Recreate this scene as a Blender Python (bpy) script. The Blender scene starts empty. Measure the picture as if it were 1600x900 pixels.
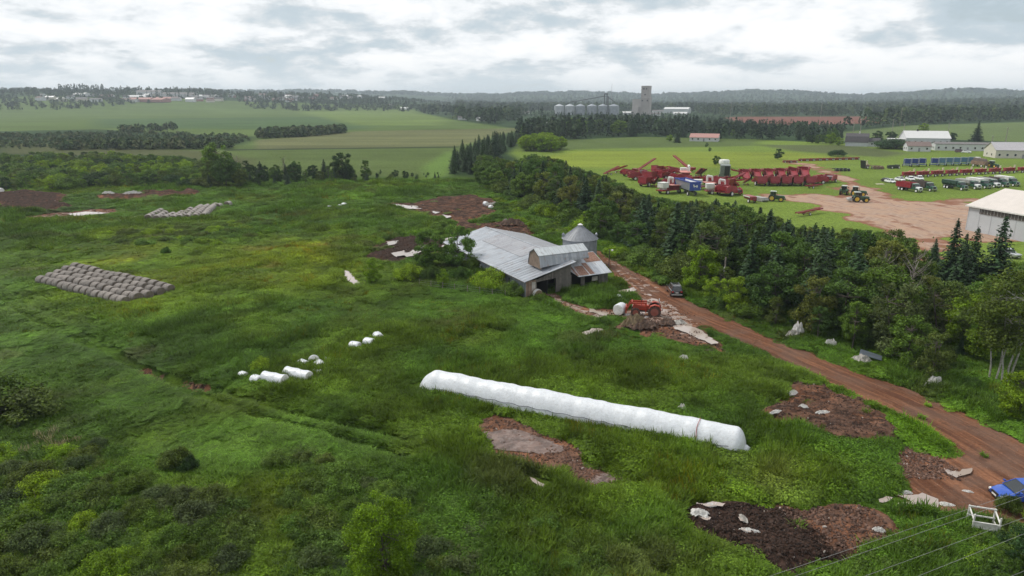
import bpy, bmesh, math, random
import numpy as np
from mathutils import Vector, Matrix
R = math.radians
rng = random.Random(7)
S = bpy.context.scene
COL = S.collection
# ---------------------------------------------------------------- camera model
H = 30.0; PITCH = R(15.5); FPX = 1066.7
CP, SP = math.cos(PITCH), math.sin(PITCH)
def P(px, py, z=0.0):
    x = (px-800)/FPX; v = (py-450)/FPX
    dy = CP - v*SP; dz = -SP - v*CP
    t = (z-H)/dz
    return Vector((x*t, dy*t, z))
def ztop(y, py):
    v = (py-450)/FPX
    return H - y*(SP+v*CP)/(CP-v*SP)
def pix(x, y, z=0.0):
    d = y*CP + (H-z)*SP
    return 800+FPX*x/d, 450+FPX*((H-z)*CP - y*SP)/d
cam = bpy.data.cameras.new('camera'); cam.lens = 24; cam.sensor_width = 36
cam.clip_start = 0.5; cam.clip_end = 40000
co = bpy.data.objects.new('camera', cam); COL.objects.link(co)
co.location = (0, 0, H); co.rotation_euler = (R(90)-PITCH, 0, 0)
S.camera = co
S.view_settings.view_transform = 'Standard'; S.view_settings.look = 'None'
S.view_settings.gamma = 1; S.view_settings.use_curve_mapping = False
S.view_settings.exposure = 0.35
S.render.engine = 'CYCLES'
S.cycles.max_bounces = 5; S.cycles.diffuse_bounces = 2; S.cycles.glossy_bounces = 2
S.cycles.transmission_bounces = 4; S.cycles.volume_bounces = 0; S.cycles.transparent_max_bounces = 6
S.cycles.use_denoising = True
S.cycles.use_adaptive_sampling = True; S.cycles.adaptive_threshold = 0.025
S.cycles.sample_clamp_indirect = 4
# ---------------------------------------------------------------- node helpers
class NT:
    def __init__(s, tree): s.t = tree; s.n = tree.nodes; s.l = tree.links
    def new(s, typ, **kw):
        n = s.n.new(typ)
        for k, v in kw.items(): setattr(n, k, v)
        return n
    def link(s, a, b): s.l.new(a, b)
    def set(s, sock, v):
        if hasattr(v, 'is_output') or isinstance(v, bpy.types.NodeSocket): s.l.new(v, sock)
        else: sock.default_value = v
    def math(s, op, a, b=0.0, c=0.0, clamp=False):
        n = s.new('ShaderNodeMath', operation=op); n.use_clamp = clamp
        s.set(n.inputs[0], a); s.set(n.inputs[1], b); s.set(n.inputs[2], c)
        return n.outputs[0]
    def vmath(s, op, a, b=(0, 0, 0), scale=None):
        n = s.new('ShaderNodeVectorMath', operation=op)
        s.set(n.inputs[0], a); s.set(n.inputs[1], b)
        if scale is not None: s.set(n.inputs[3], scale)
        return n.outputs[0]
    def mix(s, f, a, b, blend='MIX'):
        n = s.new('ShaderNodeMix', data_type='RGBA', blend_type=blend)
        s.set(n.inputs[0], f); s.set(n.inputs[6], a); s.set(n.inputs[7], b)
        return n.outputs[2]
    def noise(s, vec, scale, detail=3, rough=0.55, dist=0.0, dim='3D'):
        n = s.new('ShaderNodeTexNoise', noise_dimensions=dim)
        if vec is not None: s.link(vec, n.inputs['Vector'])
        n.inputs['Scale'].default_value = scale; n.inputs['Detail'].default_value = detail
        n.inputs['Roughness'].default_value = rough; n.inputs['Distortion'].default_value = dist
        return n.outputs['Fac']
    def ss(s, x, lo, hi, a=0.0, b=1.0):
        n = s.new('ShaderNodeMapRange', interpolation_type='SMOOTHSTEP')
        s.set(n.inputs[0], x); s.set(n.inputs[1], lo); s.set(n.inputs[2], hi); s.set(n.inputs[3], a); s.set(n.inputs[4], b)
        return n.outputs[0]
def c4(c): return (c[0], c[1], c[2], 1.0)
def new_mat(name):
    m = bpy.data.materials.new(name); m.use_nodes = True
    nt = NT(m.node_tree); nt.n.clear()
    out = nt.new('ShaderNodeOutputMaterial'); b = nt.new('ShaderNodeBsdfPrincipled')
    nt.link(b.outputs[0], out.inputs[0])
    return m, nt, b, out
MATS = {}
def mat(name, col, rough=0.6, metal=0.0, var=0.12, scale=1.5, dirt=None, dirt_amt=0.35, bump=0.0, bscale=8, spec=0.5, coat=0.0, rnd=0.0):
    """a painted or plain surface: base colour with weathering blotches and optional dirt stains"""
    if name in MATS: return MATS[name]
    m, nt, b, out = new_mat(name)
    tc = nt.new('ShaderNodeTexCoord').outputs['Object']
    n1 = nt.noise(tc, scale, 4, 0.6)
    lo = tuple(x*(1-var) for x in col); hi = tuple(min(1, x*(1+var)) for x in col)
    cc = nt.mix(nt.ss(n1, 0.3, 0.7), c4(lo), c4(hi))
    if dirt:
        n2 = nt.noise(tc, scale*2.7, 5, 0.7)
        cc = nt.mix(nt.math('MULTIPLY', nt.ss(n2, 0.45, 0.7), dirt_amt), cc, c4(dirt))
    if rnd: cc = nt.vmath('SCALE', cc, scale=nt.ss(nt.new('ShaderNodeObjectInfo').outputs['Random'], 0, 1, 1-rnd, 1+rnd))
    nt.link(cc, b.inputs['Base Color'])
    b.inputs['Roughness'].default_value = rough; b.inputs['Metallic'].default_value = metal
    b.inputs['Specular IOR Level'].default_value = spec; b.inputs['Coat Weight'].default_value = coat
    if bump:
        bn = nt.new('ShaderNodeBump'); bn.inputs['Strength'].default_value = bump; bn.inputs['Distance'].default_value = 0.1
        nt.link(nt.noise(tc, bscale, 5, 0.65), bn.inputs['Height']); nt.link(bn.outputs[0], b.inputs['Normal'])
    MATS[name] = m
    return m
# ---------------------------------------------------------------- mesh builder
class MB:
    def __init__(s): s.v = []; s.f = []
    def add(s, vs, fs):
        o = len(s.v); s.v += [tuple(v) for v in vs]; s.f += [tuple(i+o for i in f) for f in fs]; return s
    def box(s, c, d, rz=0, ry=0, rx=0):
        x, y, z = d[0]/2, d[1]/2, d[2]/2
        vs = [Vector((a*x, b*y, e*z)) for e in (-1, 1) for b in (-1, 1) for a in (-1, 1)]
        m = Matrix.Rotation(rz, 3, 'Z') @ Matrix.Rotation(ry, 3, 'Y') @ Matrix.Rotation(rx, 3, 'X')
        c = Vector(c)
        return s.add([m @ v + c for v in vs], [(0, 2, 3, 1), (4, 5, 7, 6), (0, 1, 5, 4), (2, 6, 7, 3), (0, 4, 6, 2), (1, 3, 7, 5)])
    def tube(s, p0, p1, r0, r1=None, n=8, caps=True):
        r1 = r0 if r1 is None else r1
        p0 = Vector(p0); p1 = Vector(p1); d = (p1-p0).normalized()
        u = d.orthogonal().normalized(); w = d.cross(u)
        vs = []
        for p, r in ((p0, r0), (p1, r1)):
            for i in range(n):
                a = 2*math.pi*i/n; vs.append(p + (u*math.cos(a)+w*math.sin(a))*r)
        fs = [(i, (i+1) % n, n+(i+1) % n, n+i) for i in range(n)]
        if caps: fs += [tuple(range(n-1, -1, -1)), tuple(range(n, 2*n))]
        return s.add(vs, fs)
    def path(s, pts, r, n=6):
        for a, b in zip(pts, pts[1:]): s.tube(a, b, r, r, n)
        return s
    def prism(s, prof, y0, y1, axis='y'):
        """closed profile (a,b) extruded; axis y: a=x b=z ; axis x: a=y b=z"""
        n = len(prof)
        def q(a, b, t): return (a, t, b) if axis == 'y' else (t, a, b)
        vs = [q(a, b, y0) for a, b in prof] + [q(a, b, y1) for a, b in prof]
        fs = [(i, (i+1) % n, n+(i+1) % n, n+i) for i in range(n)] + [tuple(range(n-1, -1, -1)), tuple(range(n, 2*n))]
        return s.add(vs, fs)
    def quadslab(s, a, b, c, d, t):
        """four corners (top surface) with thickness t downwards"""
        vs = [Vector(q) for q in (a, b, c, d)]; vs += [v - Vector((0, 0, t)) for v in vs]
        return s.add(vs, [(0, 1, 2, 3), (7, 6, 5, 4), (0, 4, 5, 1), (1, 5, 6, 2), (2, 6, 7, 3), (3, 7, 4, 0)])
    def lathe(s, prof, n=24, c=(0, 0, 0), axis='z'):
        vs = []
        for r, z in prof:
            for i in range(n):
                a = 2*math.pi*i/n
                p = (r*math.cos(a), r*math.sin(a), z) if axis == 'z' else (r*math.cos(a), z, r*math.sin(a))
                vs.append((p[0]+c[0], p[1]+c[1], p[2]+c[2]))
        fs = []
        for k in range(len(prof)-1):
            for i in range(n):
                fs.append((k*n+i, k*n+(i+1) % n, (k+1)*n+(i+1) % n, (k+1)*n+i))
        fs.append(tuple(range(n-1, -1, -1))); fs.append(tuple(range((len(prof)-1)*n, len(prof)*n)))
        return s.add(vs, fs)
    def mesh(s, name, m, smooth=None, bevel=0):
        me = bpy.data.meshes.new(name); me.from_pydata(s.v, [], s.f)
        bm = bmesh.new(); bm.from_mesh(me); bmesh.ops.recalc_face_normals(bm, faces=bm.faces)
        if bevel:
            bmesh.ops.bevel(bm, geom=[e for e in bm.edges if e.calc_face_angle(0) > 0.6], offset=bevel, segments=2, affect='EDGES', profile=0.6)
        bm.to_mesh(me); bm.free()
        if m: me.materials.append(m)
        if smooth is not None:
            me.shade_smooth(); me.set_sharp_from_angle(angle=R(smooth))
        return me
    def build(s, name, m, parent=None, smooth=None, bevel=0):
        o = bpy.data.objects.new(name, s.mesh(name, m, smooth, bevel)); COL.objects.link(o)
        if parent is not None: o.parent = parent
        return o
def empty(name, loc=(0, 0, 0), rz=0, scale=1):
    o = bpy.data.objects.new(name, None); COL.objects.link(o)
    o.empty_display_size = 0.3
    o.location = loc; o.rotation_euler = (0, 0, rz)
    o.scale = (scale,)*3 if not hasattr(scale, '__len__') else scale
    return o
def tag(o, label=None, cat=None, group=None, kind=None):
    for k, v in (('label', label), ('category', cat), ('group', group), ('kind', kind)):
        if v is not None: o[k] = v
    return o
def kids(o): return KIDS.get(o.name, None) or [c for c in o.children]
KIDS = {}
def copy_tree(o, parent=None):
    c = o.copy(); COL.objects.link(c)
    if parent is not None: c.parent = parent
    for ch in list(o.children): copy_tree(ch, c)
    return c
class Proto:
    """first call places the original, later calls place copies of it and of each of its parts"""
    def __init__(s, root): s.root = root; s.used = False; s.tree = s.snap(root)
    def snap(s, o): return (o, [s.snap(c) for c in o.children])
    def _cp(s, t, parent, acc=None):
        c = t[0].copy(); COL.objects.link(c)
        if parent is not None:
            c.parent = parent
            if acc is not None: acc.append(c)
        for k in t[1]: s._cp(k, c, acc)
        return c
    def place(s, loc, rz, label, group=None, scale=None, color=None):
        acc = []
        if not s.used: o = s.root; s.used = True; acc = [t[0] for t in s.tree[1]]
        else: o = s._cp(s.tree, None, acc)
        o.location = loc; o.rotation_euler = (0, 0, rz)
        if scale is not None: o.scale = (scale,)*3 if not hasattr(scale, '__len__') else scale
        if label: o['label'] = label
        if group: o['group'] = group
        elif 'group' in o: del o['group']
        if color is not None:
            for ch in acc: ch.color = color
            o.color = color
        return o
def heading(a, b):
    return math.atan2(b[1]-a[1], b[0]-a[0])
# ---------------------------------------------------------------- numpy noise
def _hash(ix, iy, seed):
    h = (ix.astype(np.int64)*374761393 + iy.astype(np.int64)*668265263 + seed*1442695041) & 0x7fffffff
    h = ((h ^ (h >> 13))*1274126177) & 0x7fffffff
    return ((h ^ (h >> 16)) & 0xffff)/65535.0
def vnoise(x, y, seed=0):
    ix = np.floor(x); iy = np.floor(y); fx = x-ix; fy = y-iy
    fx = fx*fx*(3-2*fx); fy = fy*fy*(3-2*fy)
    a = _hash(ix, iy, seed); b = _hash(ix+1, iy, seed); c = _hash(ix, iy+1, seed); d = _hash(ix+1, iy+1, seed)
    return (a*(1-fx)+b*fx)*(1-fy)+(c*(1-fx)+d*fx)*fy
def fbm(x, y, scale, seed=0, octv=4, gain=0.5):
    t = np.zeros_like(x, dtype=float); amp = 1.0; tot = 0; f = 1.0/scale
    for k in range(octv):
        t += amp*vnoise(x*f+17.3*k, y*f-9.1*k, seed+k*31); tot += amp; amp *= gain; f *= 2.03
    return t/tot
def sstep(x, a, b):
    t = np.clip((x-a)/(b-a), 0, 1); return t*t*(3-2*t)
def sdf_poly(x, y, poly):
    """signed distance, negative inside"""
    d = np.full(x.shape, 1e18); ins = np.zeros(x.shape, bool); n = len(poly)
    for i in range(n):
        ax, ay = poly[i]; bx, by = poly[(i+1) % n]
        ex, ey = bx-ax, by-ay; L = ex*ex+ey*ey+1e-12
        t = np.clip(((x-ax)*ex+(y-ay)*ey)/L, 0, 1)
        d = np.minimum(d, (x-ax-t*ex)**2+(y-ay-t*ey)**2)
        c = ((ay > y) != (by > y))
        with np.errstate(divide='ignore', invalid='ignore'):
            xx = ax+(y-ay)/(by-ay if by != ay else 1e-9)*ex
        ins ^= (c & (x < xx))
    d = np.sqrt(d)
    return np.where(ins, -d, d)
def dist_line(x, y, pts):
    d = np.full(x.shape, 1e18)
    for (ax, ay), (bx, by) in zip(pts, pts[1:]):
        ex, ey = bx-ax, by-ay; L = ex*ex+ey*ey+1e-12
        t = np.clip(((x-ax)*ex+(y-ay)*ey)/L, 0, 1)
        d = np.minimum(d, (x-ax-t*ex)**2+(y-ay-t*ey)**2)
    return np.sqrt(d)
def G(pts): return [(P(a, b).x, P(a, b).y) for a, b in pts]
# ---------------------------------------------------------------- world: overcast sky broken by blue-grey gaps
SUN_EL, SUN_AZ = R(52), R(-62)      # azimuth from +Y towards +X; the sun stands to the left
w = bpy.data.worlds.new('World'); S.world = w; w.use_nodes = True
nt = NT(w.node_tree); nt.n.clear()
wo = nt.new('ShaderNodeOutputWorld'); bg = nt.new('ShaderNodeBackground')
sky = nt.new('ShaderNodeTexSky', sky_type='NISHITA'); sky.sun_disc = False
sky.sun_elevation = SUN_EL; sky.sun_rotation = SUN_AZ; sky.air_density = 1.0; sky.dust_density = 1.5
skyc = nt.vmath('SCALE', sky.outputs[0], scale=0.085)
tc = nt.new('ShaderNodeTexCoord').outputs['Generated']
sep = nt.new('ShaderNodeSeparateXYZ'); nt.link(tc, sep.inputs[0])
zz = nt.math('MAXIMUM', sep.outputs[2], 0.0)
den = nt.math('ADD', zz, 0.27)
u = nt.math('DIVIDE', sep.outputs[0], den); v = nt.math('DIVIDE', sep.outputs[1], den)
comb = nt.new('ShaderNodeCombineXYZ'); nt.link(u, comb.inputs[0]); nt.link(v, comb.inputs[1])
cv = comb.outputs[0]
big = nt.noise(cv, 1.6, 9, 0.56, 0.1)
mid = nt.noise(nt.vmath('ADD', cv, (5.2, 1.7, 3.0)), 3.2, 9, 0.6, 0.2)
fine = nt.noise(nt.vmath('ADD', cv, (1.2, 8.7, 0.4)), 8.0, 6, 0.6, 0.3)
mass = nt.math('ADD', nt.math('MULTIPLY', big, 0.55), nt.math('ADD', nt.math('MULTIPLY', mid, 0.33), nt.math('MULTIPLY', fine, 0.12)))
shade = nt.ss(mass, 0.42, 0.565)
cr = nt.new('ShaderNodeValToRGB')
els = cr.color_ramp.elements
els[0].position = 0.0; els[0].color = (0.455, 0.53, 0.58, 1)
els[1].position = 1.0; els[1].color = (0.86, 0.86, 0.86, 1)
e = els.new(0.3); e.color = (0.61, 0.645, 0.67, 1)
e = els.new(0.55); e.color = (0.74, 0.765, 0.785, 1)
nt.link(shade, cr.inputs[0])
gap = nt.ss(mass, 0.36, 0.42, 0.35, 0.0)
cl = nt.mix(gap, cr.outputs[0], skyc)
# the deck thins to a pale even band towards the horizon
hz = nt.ss(zz, 0.0, 0.06, 0.55, 0.0)
cl = nt.mix(hz, cl, (0.70, 0.745, 0.765, 1))
nt.link(cl, bg.inputs[0]); bg.inputs[1].default_value = 1.0
nt.link(bg.outputs[0], wo.inputs[0])
sl = bpy.data.lights.new('sun', 'SUN'); sl.energy = 2.4; sl.angle = R(10); sl.color = (1.0, 0.95, 0.86)
so = bpy.data.objects.new('sun', sl); COL.objects.link(so)
so.rotation_euler = (R(90)-SUN_EL, 0, -SUN_AZ+math.pi) 
d = Vector((math.sin(SUN_AZ)*math.cos(SUN_EL), math.cos(SUN_AZ)*math.cos(SUN_EL), math.sin(SUN_EL)))
so.rotation_euler = (-d).to_track_quat('-Z', 'Y').to_euler()
# ================================================================ ground zones (outlines on the ground plane)
LANE_L = [(930, 393), (948, 412), (972, 440), (1000, 462), (1030, 480), (1062, 493), (1100, 512), (1150, 534), (1210, 560), (1300, 602), (1400, 648), (1470, 684), (1490, 705), (1480, 728), (1440, 752), (1400, 772), (1460, 800), (1560, 812), (1680, 860), (1900, 985), (2100, 1100)]
LANE_R = [(2200, 990), (1950, 866), (1700, 738), (1600, 690), (1500, 643), (1400, 601), (1300, 563), (1200, 524), (1130, 495), (1075, 470), (1040, 447), (1000, 428), (950, 401), (940, 391)]
lane_poly = G(LANE_L + LANE_R)
lane_mid = G([(930, 392), (950, 406), (985, 434), (1030, 463), (1090, 493), (1180, 530), (1300, 583), (1400, 625), (1500, 675), (1600, 735), (1700, 790), (1950, 925), (2150, 1040)])
yard_poly = G([(838, 458), (872, 458), (890, 470), (925, 482), (985, 484), (1000, 470), (985, 452), (1015, 462), (1060, 480), (1085, 500), (1120, 530), (1130, 548), (1090, 540), (1050, 520), (1000, 505), (960, 497), (930, 500), (900, 490), (860, 474)])
MUDS = {  # name: (outline, heap height, blackness, wetness)
 'plastic': ([(738, 666), (768, 656), (830, 668), (872, 690), (908, 706), (890, 722), (840, 725), (770, 716), (764, 695)], .1, .1, .35),
 'spill': ([(880, 715), (912, 728), (962, 734), (1002, 748), (1042, 770), (980, 772), (920, 757)], .05, .05, .2),
 'right': ([(1188, 650), (1215, 622), (1240, 604), (1290, 598), (1345, 628), (1372, 652), (1402, 680), (1392, 697), (1345, 702), (1310, 688), (1262, 664), (1215, 660)], .7, .45, .15),
 'muck': ([(1082, 806), (1130, 797), (1200, 812), (1232, 824), (1262, 848), (1310, 872), (1290, 884), (1220, 878), (1140, 852), (1092, 828)], .9, .95, .2),
 'redheap': ([(1228, 812), (1270, 812), (1312, 798), (1340, 804), (1384, 826), (1374, 846), (1325, 872), (1290, 852), (1262, 830)], .6, .3, .1),
 'far': ([(598, 319), (650, 318), (690, 308), (740, 303), (782, 315), (772, 330), (742, 345), (748, 366), (712, 366), (703, 345), (640, 331)], .6, .5, .2),
 'pond': ([(575, 402), (600, 378), (640, 371), (715, 370), (712, 388), (665, 402), (605, 408)], .6, .7, .2),
 'behind': ([(740, 352), (790, 347), (842, 361), (832, 375), (790, 366)], .8, .5, .1),
 'leftheap': ([(-30, 306), (40, 300), (106, 305), (102, 326), (80, 336), (40, 330), (-30, 320)], 1.2, .6, .1),
 'leftwet': ([(28, 341), (90, 330), (170, 328), (176, 335), (120, 343), (50, 346)], .2, .35, .5),
 'backheap': ([(152, 306), (230, 302), (316, 300), (312, 307), (220, 311), (165, 313)], 1.2, .5, .1),
 'tracks': ([(1385, 700), (1420, 690), (1470, 715), (1480, 745), (1430, 750), (1400, 735)], .1, .1, .0),
 'ditch': ([(228, 573), (252, 583), (250, 586), (230, 577)], .0, .6, .1), 'ditchend': ([(284, 590), (318, 602), (316, 605), (288, 596)], .0, .6, .25),
 'heapside': ([(985, 497), (1050, 505), (1080, 515), (1120, 535), (1128, 550), (1090, 545), (1040, 528), (1000, 520), (950, 515)], .5, .3, .3),
}
MUDS = {k: (G(a), b, c, d) for k, (a, b, c, d) in MUDS.items()}
lot_poly = G([(1236, 254), (1262, 256), (1300, 268), (1360, 295), (1402, 311), (1450, 321), (1520, 313), (1620, 318), (1640, 372), (1520, 378), (1478, 372), (1440, 405), (1420, 385), (1385, 352), (1330, 340), (1250, 318), (1195, 309), (1190, 302), (1300, 306), (1318, 300), (1320, 288), (1296, 274)])
lawn_poly = G([(795, 240), (820, 222), (1000, 214), (1180, 218), (1320, 224), (1620, 232), (1660, 420), (1440, 412), (1240, 372), (1110, 330), (940, 290), (850, 268)])
rfield_poly = G([(1290, 222), (1320, 206), (1420, 196), (1700, 188), (1800, 226), (1600, 222), (1420, 216)])
plough_poly = G([(1130, 184), (1150, 182.5), (1380, 182), (1378, 192), (1240, 196), (1160, 192)])
crop_poly = G([(-150, 178), (60, 173), (640, 172), (700, 186), (812, 202), (790, 210), (712, 238), (706, 262), (690, 276), (400, 276), (330, 262), (180, 238), (380, 226), (400, 214), (150, 202), (-150, 208)])
RUTS = [G([(-40, 452), (60, 505), (150, 545), (230, 585), (300, 618), (380, 645), (470, 668), (560, 690), (640, 712)]),
        G([(-20, 425), (40, 470), (110, 508), (180, 545), (240, 575), (300, 600), (370, 622), (470, 650), (580, 672), (650, 688)])]
DITCH = G([(190, 552), (235, 580), (262, 590), (300, 600), (340, 612)])
BARN_FOOT = G([(818, 466), (870, 448), (948, 448), (960, 420), (930, 392), (800, 380), (735, 385), (735, 410)])
TUBE_A, TUBE_B = P(655, 605), P(1166, 707)
def hills(x, y):
    r = np.hypot(x, y); th = np.arctan2(x, np.maximum(y, 1))
    left = sstep(-th, 0.0, 0.30)
    wob = fbm(th*14+40, r*0.0006, 1.0, 5, 3)
    hl = left*(46*sstep(r, 1500, 2500))*(0.75+0.5*wob)
    hr = 62*sstep(r, 3000, 5600)*(0.45+1.0*fbm(th*9+11, th*0+3, 1.0, 9, 3))
    h3 = 25*sstep(r, 1500, 3200)*sstep(th, 0.35, 0.75)
    return np.maximum(np.maximum(hl, hr), h3)
def mudval(x, y, poly, wid, warp=1.0, bias=.6):
    w_ = (fbm(x, y, 5.5, 301, 4)-.5)*4.2*wid+(fbm(x, y, 1.7, 305, 2)-.5)*1.2
    return np.clip(0.5 - (sdf_poly(x, y, poly)-bias+w_*warp)/(2*wid), 0, 1)
def near(x, y, poly, pad=6):
    a = np.array(poly); return (x > a[:, 0].min()-pad) & (x < a[:, 0].max()+pad) & (y > a[:, 1].min()-pad) & (y < a[:, 1].max()+pad)
def masked(x, y, poly, wid, fn=mudval):
    o = np.zeros_like(x); k = near(x, y, poly)
    if k.any(): o[k] = fn(x[k], y[k], poly, wid)
    return o
def narrow(x, y, poly, wid): return mudval(x, y, poly, wid, .22, .2)
def zone(x, y):
    """mud, gravel, black, wet, heap for any ground points"""
    mud = np.maximum(masked(x, y, lane_poly, .9, narrow), masked(x, y, yard_poly, 1.0, narrow))
    wet = np.zeros_like(x); blk = np.zeros_like(x); heap = np.zeros_like(x)
    wet = np.maximum(wet, masked(x, y, yard_poly, 1.0, narrow)*.6)
    lk = near(x, y, lane_poly)
    wet[lk] = np.maximum(wet[lk], mud[lk]*sstep(y[lk], 84, 100)*.5*sstep(-(x[lk]-28), -3, 6))
    for nm, (pl, hh, bb, ww) in MUDS.items():
        m = masked(x, y, pl, 1.2 if pl[0][1] < 110 else 2.5)
        mud = np.maximum(mud, m); blk = np.maximum(blk, m*bb); wet = np.maximum(wet, m*ww)
        k = m > 0
        if k.any(): heap[k] = np.maximum(heap[k], hh*sstep(m[k], .5, 1)*(0.15+1.3*fbm(x[k], y[k], 3.2, 77, 4)))
    grav = masked(x, y, lot_poly, 5.0)
    return mud, grav, blk, wet, heap
def terrain(x, y):
    x = np.asarray(x, float); y = np.asarray(y, float)
    shp = x.shape; x = x.ravel(); y = y.ravel()
    mud, grav, blk, wet, heap = zone(x, y)
    r = np.hypot(x, y)
    lawn = np.zeros_like(x); k = near(x, y, lawn_poly); 
    if k.any(): lawn[k] = sdf_poly(x[k], y[k], lawn_poly) < 0
    rel = (fbm(x, y, 11, 3, 4)-.5)*.9*(1-np.clip(mud*1.6, 0, 1))*(1-lawn)*(1-sstep(r, 250, 400))
    bf = np.zeros_like(x); k = near(x, y, BARN_FOOT)
    if k.any(): bf[k] = sstep(-sdf_poly(x[k], y[k], BARN_FOOT), -2, 1)
    rel *= 1-bf
    for q in RUTS: rel -= .35*(1-sstep(dist_line(x, y, q), .3, 1.0))
    rel -= .5*(1-sstep(dist_line(x, y, DITCH), .2, .9))
    mudrel = (fbm(x, y, 1.6, 21, 3)-.5)*.16*np.clip(mud*1.5, 0, 1)*(r < 400)
    z = rel+mudrel+heap+hills(x, y)
    return z.reshape(shp)
def tz(x, y): return float(terrain(np.array([float(x)]), np.array([float(y)]))[0])
def GP(px, py, dz=0.0):
    p = P(px, py); p.z = tz(p.x, p.y)+dz; return p
def sr(*c): return tuple(((v/255+.055)/1.055)**2.4 if v > 10 else v/255/12.92 for v in c)
PATCH = [  # (px, py, radius m, strength, colour multiplier) broad differences in the sward, sunlit patches painted into its colour
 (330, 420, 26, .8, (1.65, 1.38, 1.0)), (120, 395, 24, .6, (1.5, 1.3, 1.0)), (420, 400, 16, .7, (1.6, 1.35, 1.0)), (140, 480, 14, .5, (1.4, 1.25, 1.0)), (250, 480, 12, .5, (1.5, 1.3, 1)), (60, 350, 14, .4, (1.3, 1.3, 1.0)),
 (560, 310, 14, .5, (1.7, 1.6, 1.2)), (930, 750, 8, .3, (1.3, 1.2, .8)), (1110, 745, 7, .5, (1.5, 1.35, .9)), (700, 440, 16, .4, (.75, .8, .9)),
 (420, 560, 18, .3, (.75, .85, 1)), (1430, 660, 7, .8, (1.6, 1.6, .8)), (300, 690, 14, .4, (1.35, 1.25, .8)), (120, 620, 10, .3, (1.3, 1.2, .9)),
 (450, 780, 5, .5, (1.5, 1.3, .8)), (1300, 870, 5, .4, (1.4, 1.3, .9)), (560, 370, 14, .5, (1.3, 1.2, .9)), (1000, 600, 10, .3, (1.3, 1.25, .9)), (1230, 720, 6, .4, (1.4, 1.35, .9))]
def swardcol(x, y):
    n = fbm(x, y, 26, 41, 4); n2 = fbm(x, y, 7, 43, 4); n3 = fbm(x+300, y, 14, 47, 3)
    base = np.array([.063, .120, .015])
    c = base[None, :]*(0.62+.85*n+.55*(n2-.5)*2*.6)[:, None]
    yel = sstep(n3, .5, .72)[:, None]; c = c*(1-yel)+yel*np.array([.090, .145, .014])[None]*(0.6+.6*n2)[:, None]
    brn = sstep(fbm(x-90, y+50, 9, 53, 4),   .64, .8)[:, None]*.5; c = c*(1-brn)+brn*np.array([.080, .080, .034])[None]
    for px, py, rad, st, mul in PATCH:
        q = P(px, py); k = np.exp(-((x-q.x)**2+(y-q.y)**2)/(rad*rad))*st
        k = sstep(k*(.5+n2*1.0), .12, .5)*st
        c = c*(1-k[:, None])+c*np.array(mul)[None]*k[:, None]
    return c
def groundcol(x, y):
    """living ground cover colours, sunlight painted into sward and lawn: sward near, crops and fields farther out"""
    n = fbm(x, y, 60, 61, 4); n2 = fbm(x, y, 12, 63, 3); nb = .5*fbm(x*.25, y, 30, 67, 3)+.5*fbm(x*.05+y*.02, y, 8, 69, 3)
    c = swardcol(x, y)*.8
    r = np.hypot(x, y)
    far = sstep(y, 262, 285)[:, None]
    wood = np.array([.03, .055, .022])[None]*(0.6+.8*n)[:, None]
    c = c*(1-far)+far*wood
    def lay(poly, col, wid, amp=.5, strip=0.0):
        nonlocal c
        k = near(x, y, poly, 20)
        if not k.any(): return
        m = np.clip(.5-sdf_poly(x[k], y[k], poly)/(2*wid), 0, 1)[:, None]
        cc = np.array(col)[None]*(1-amp/2+amp*n[k]*.6+amp*.4*n2[k]+strip*(nb[k]-.5))[:, None]
        c[k] = c[k]*(1-m)+cc*m
    lay(crop_poly, (.088, .13, .036), 6, .5, .7)
    lay(G([(150, 186), (520, 182), (600, 190), (560, 203), (150, 200)]), (.062, .105, .038), 14, .5, .5)
    lay(G([(470, 176), (640, 174), (700, 186), (690, 196), (560, 196)]), (.12, .17, .045), 14, .5, .4)
    lay(G([(400, 219), (560, 205), (820, 200), (712, 230), (400, 233)]), (.125, .135, .058), 3, .4, .8)
    lay(G([(340, 236), (716, 230), (706, 262), (690, 276), (380, 272)]), (.085, .12, .034), 3, .5, .8)
    lay(G([(350, 233.4), (718, 228.6), (716, 230.6), (350, 235.6)]), (.035, .05, .02), 1, .3)
    lay(G([(660, 262), (700, 236), (712, 240), (700, 275), (668, 280)]), (.11, .18, .04), 3, .5)
    lay(G([(0, 222), (120, 226), (330, 236), (400, 250), (390, 262), (200, 246), (0, 240)]), (.075, .085, .035), 6, .5)
    lay(rfield_poly, (.105, .145, .05), 5, .45, .3)
    lay(plough_poly, (.17, .075, .055), 6, .3)
    lay(G([(20, 160.5), (190, 158.5), (190, 163), (20, 166)]), (.085, .13, .055), 20, .3)
    lay(G([(560, 157.8), (660, 157.2), (660, 158.6), (560, 159.5)]), (.12, .16, .07), 20, .3)
    lay(G([(1320, 169.5), (1460, 168.5), (1460, 170.5), (1320, 171.5)]), (.12, .15, .06), 12, .3)
    lay(lawn_poly, (.135, .195, .034), 3, .55, .35)  # mown grass tone, lifted to imitate sunlight against the cloud-shaded weeds
    lay(G([(830, 262), (820, 250), (900, 236), (1240, 238), (1330, 248), (1260, 262), (1000, 262)]), (.19, .24, .034), 7, .5, .6)  # sunlit stretch of the field, brightness painted into the grass colour
    lay(G([(1180, 226), (1330, 227), (1420, 240), (1380, 246), (1240, 236)]), (.085, .105, .04), 5, .5)
    lay(G([(800, 222), (1000, 214), (1190, 219), (1180, 228), (960, 232), (820, 236)]), (.085, .12, .036), 6, .5)
    return np.clip(c, 0.004, .5)
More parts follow.
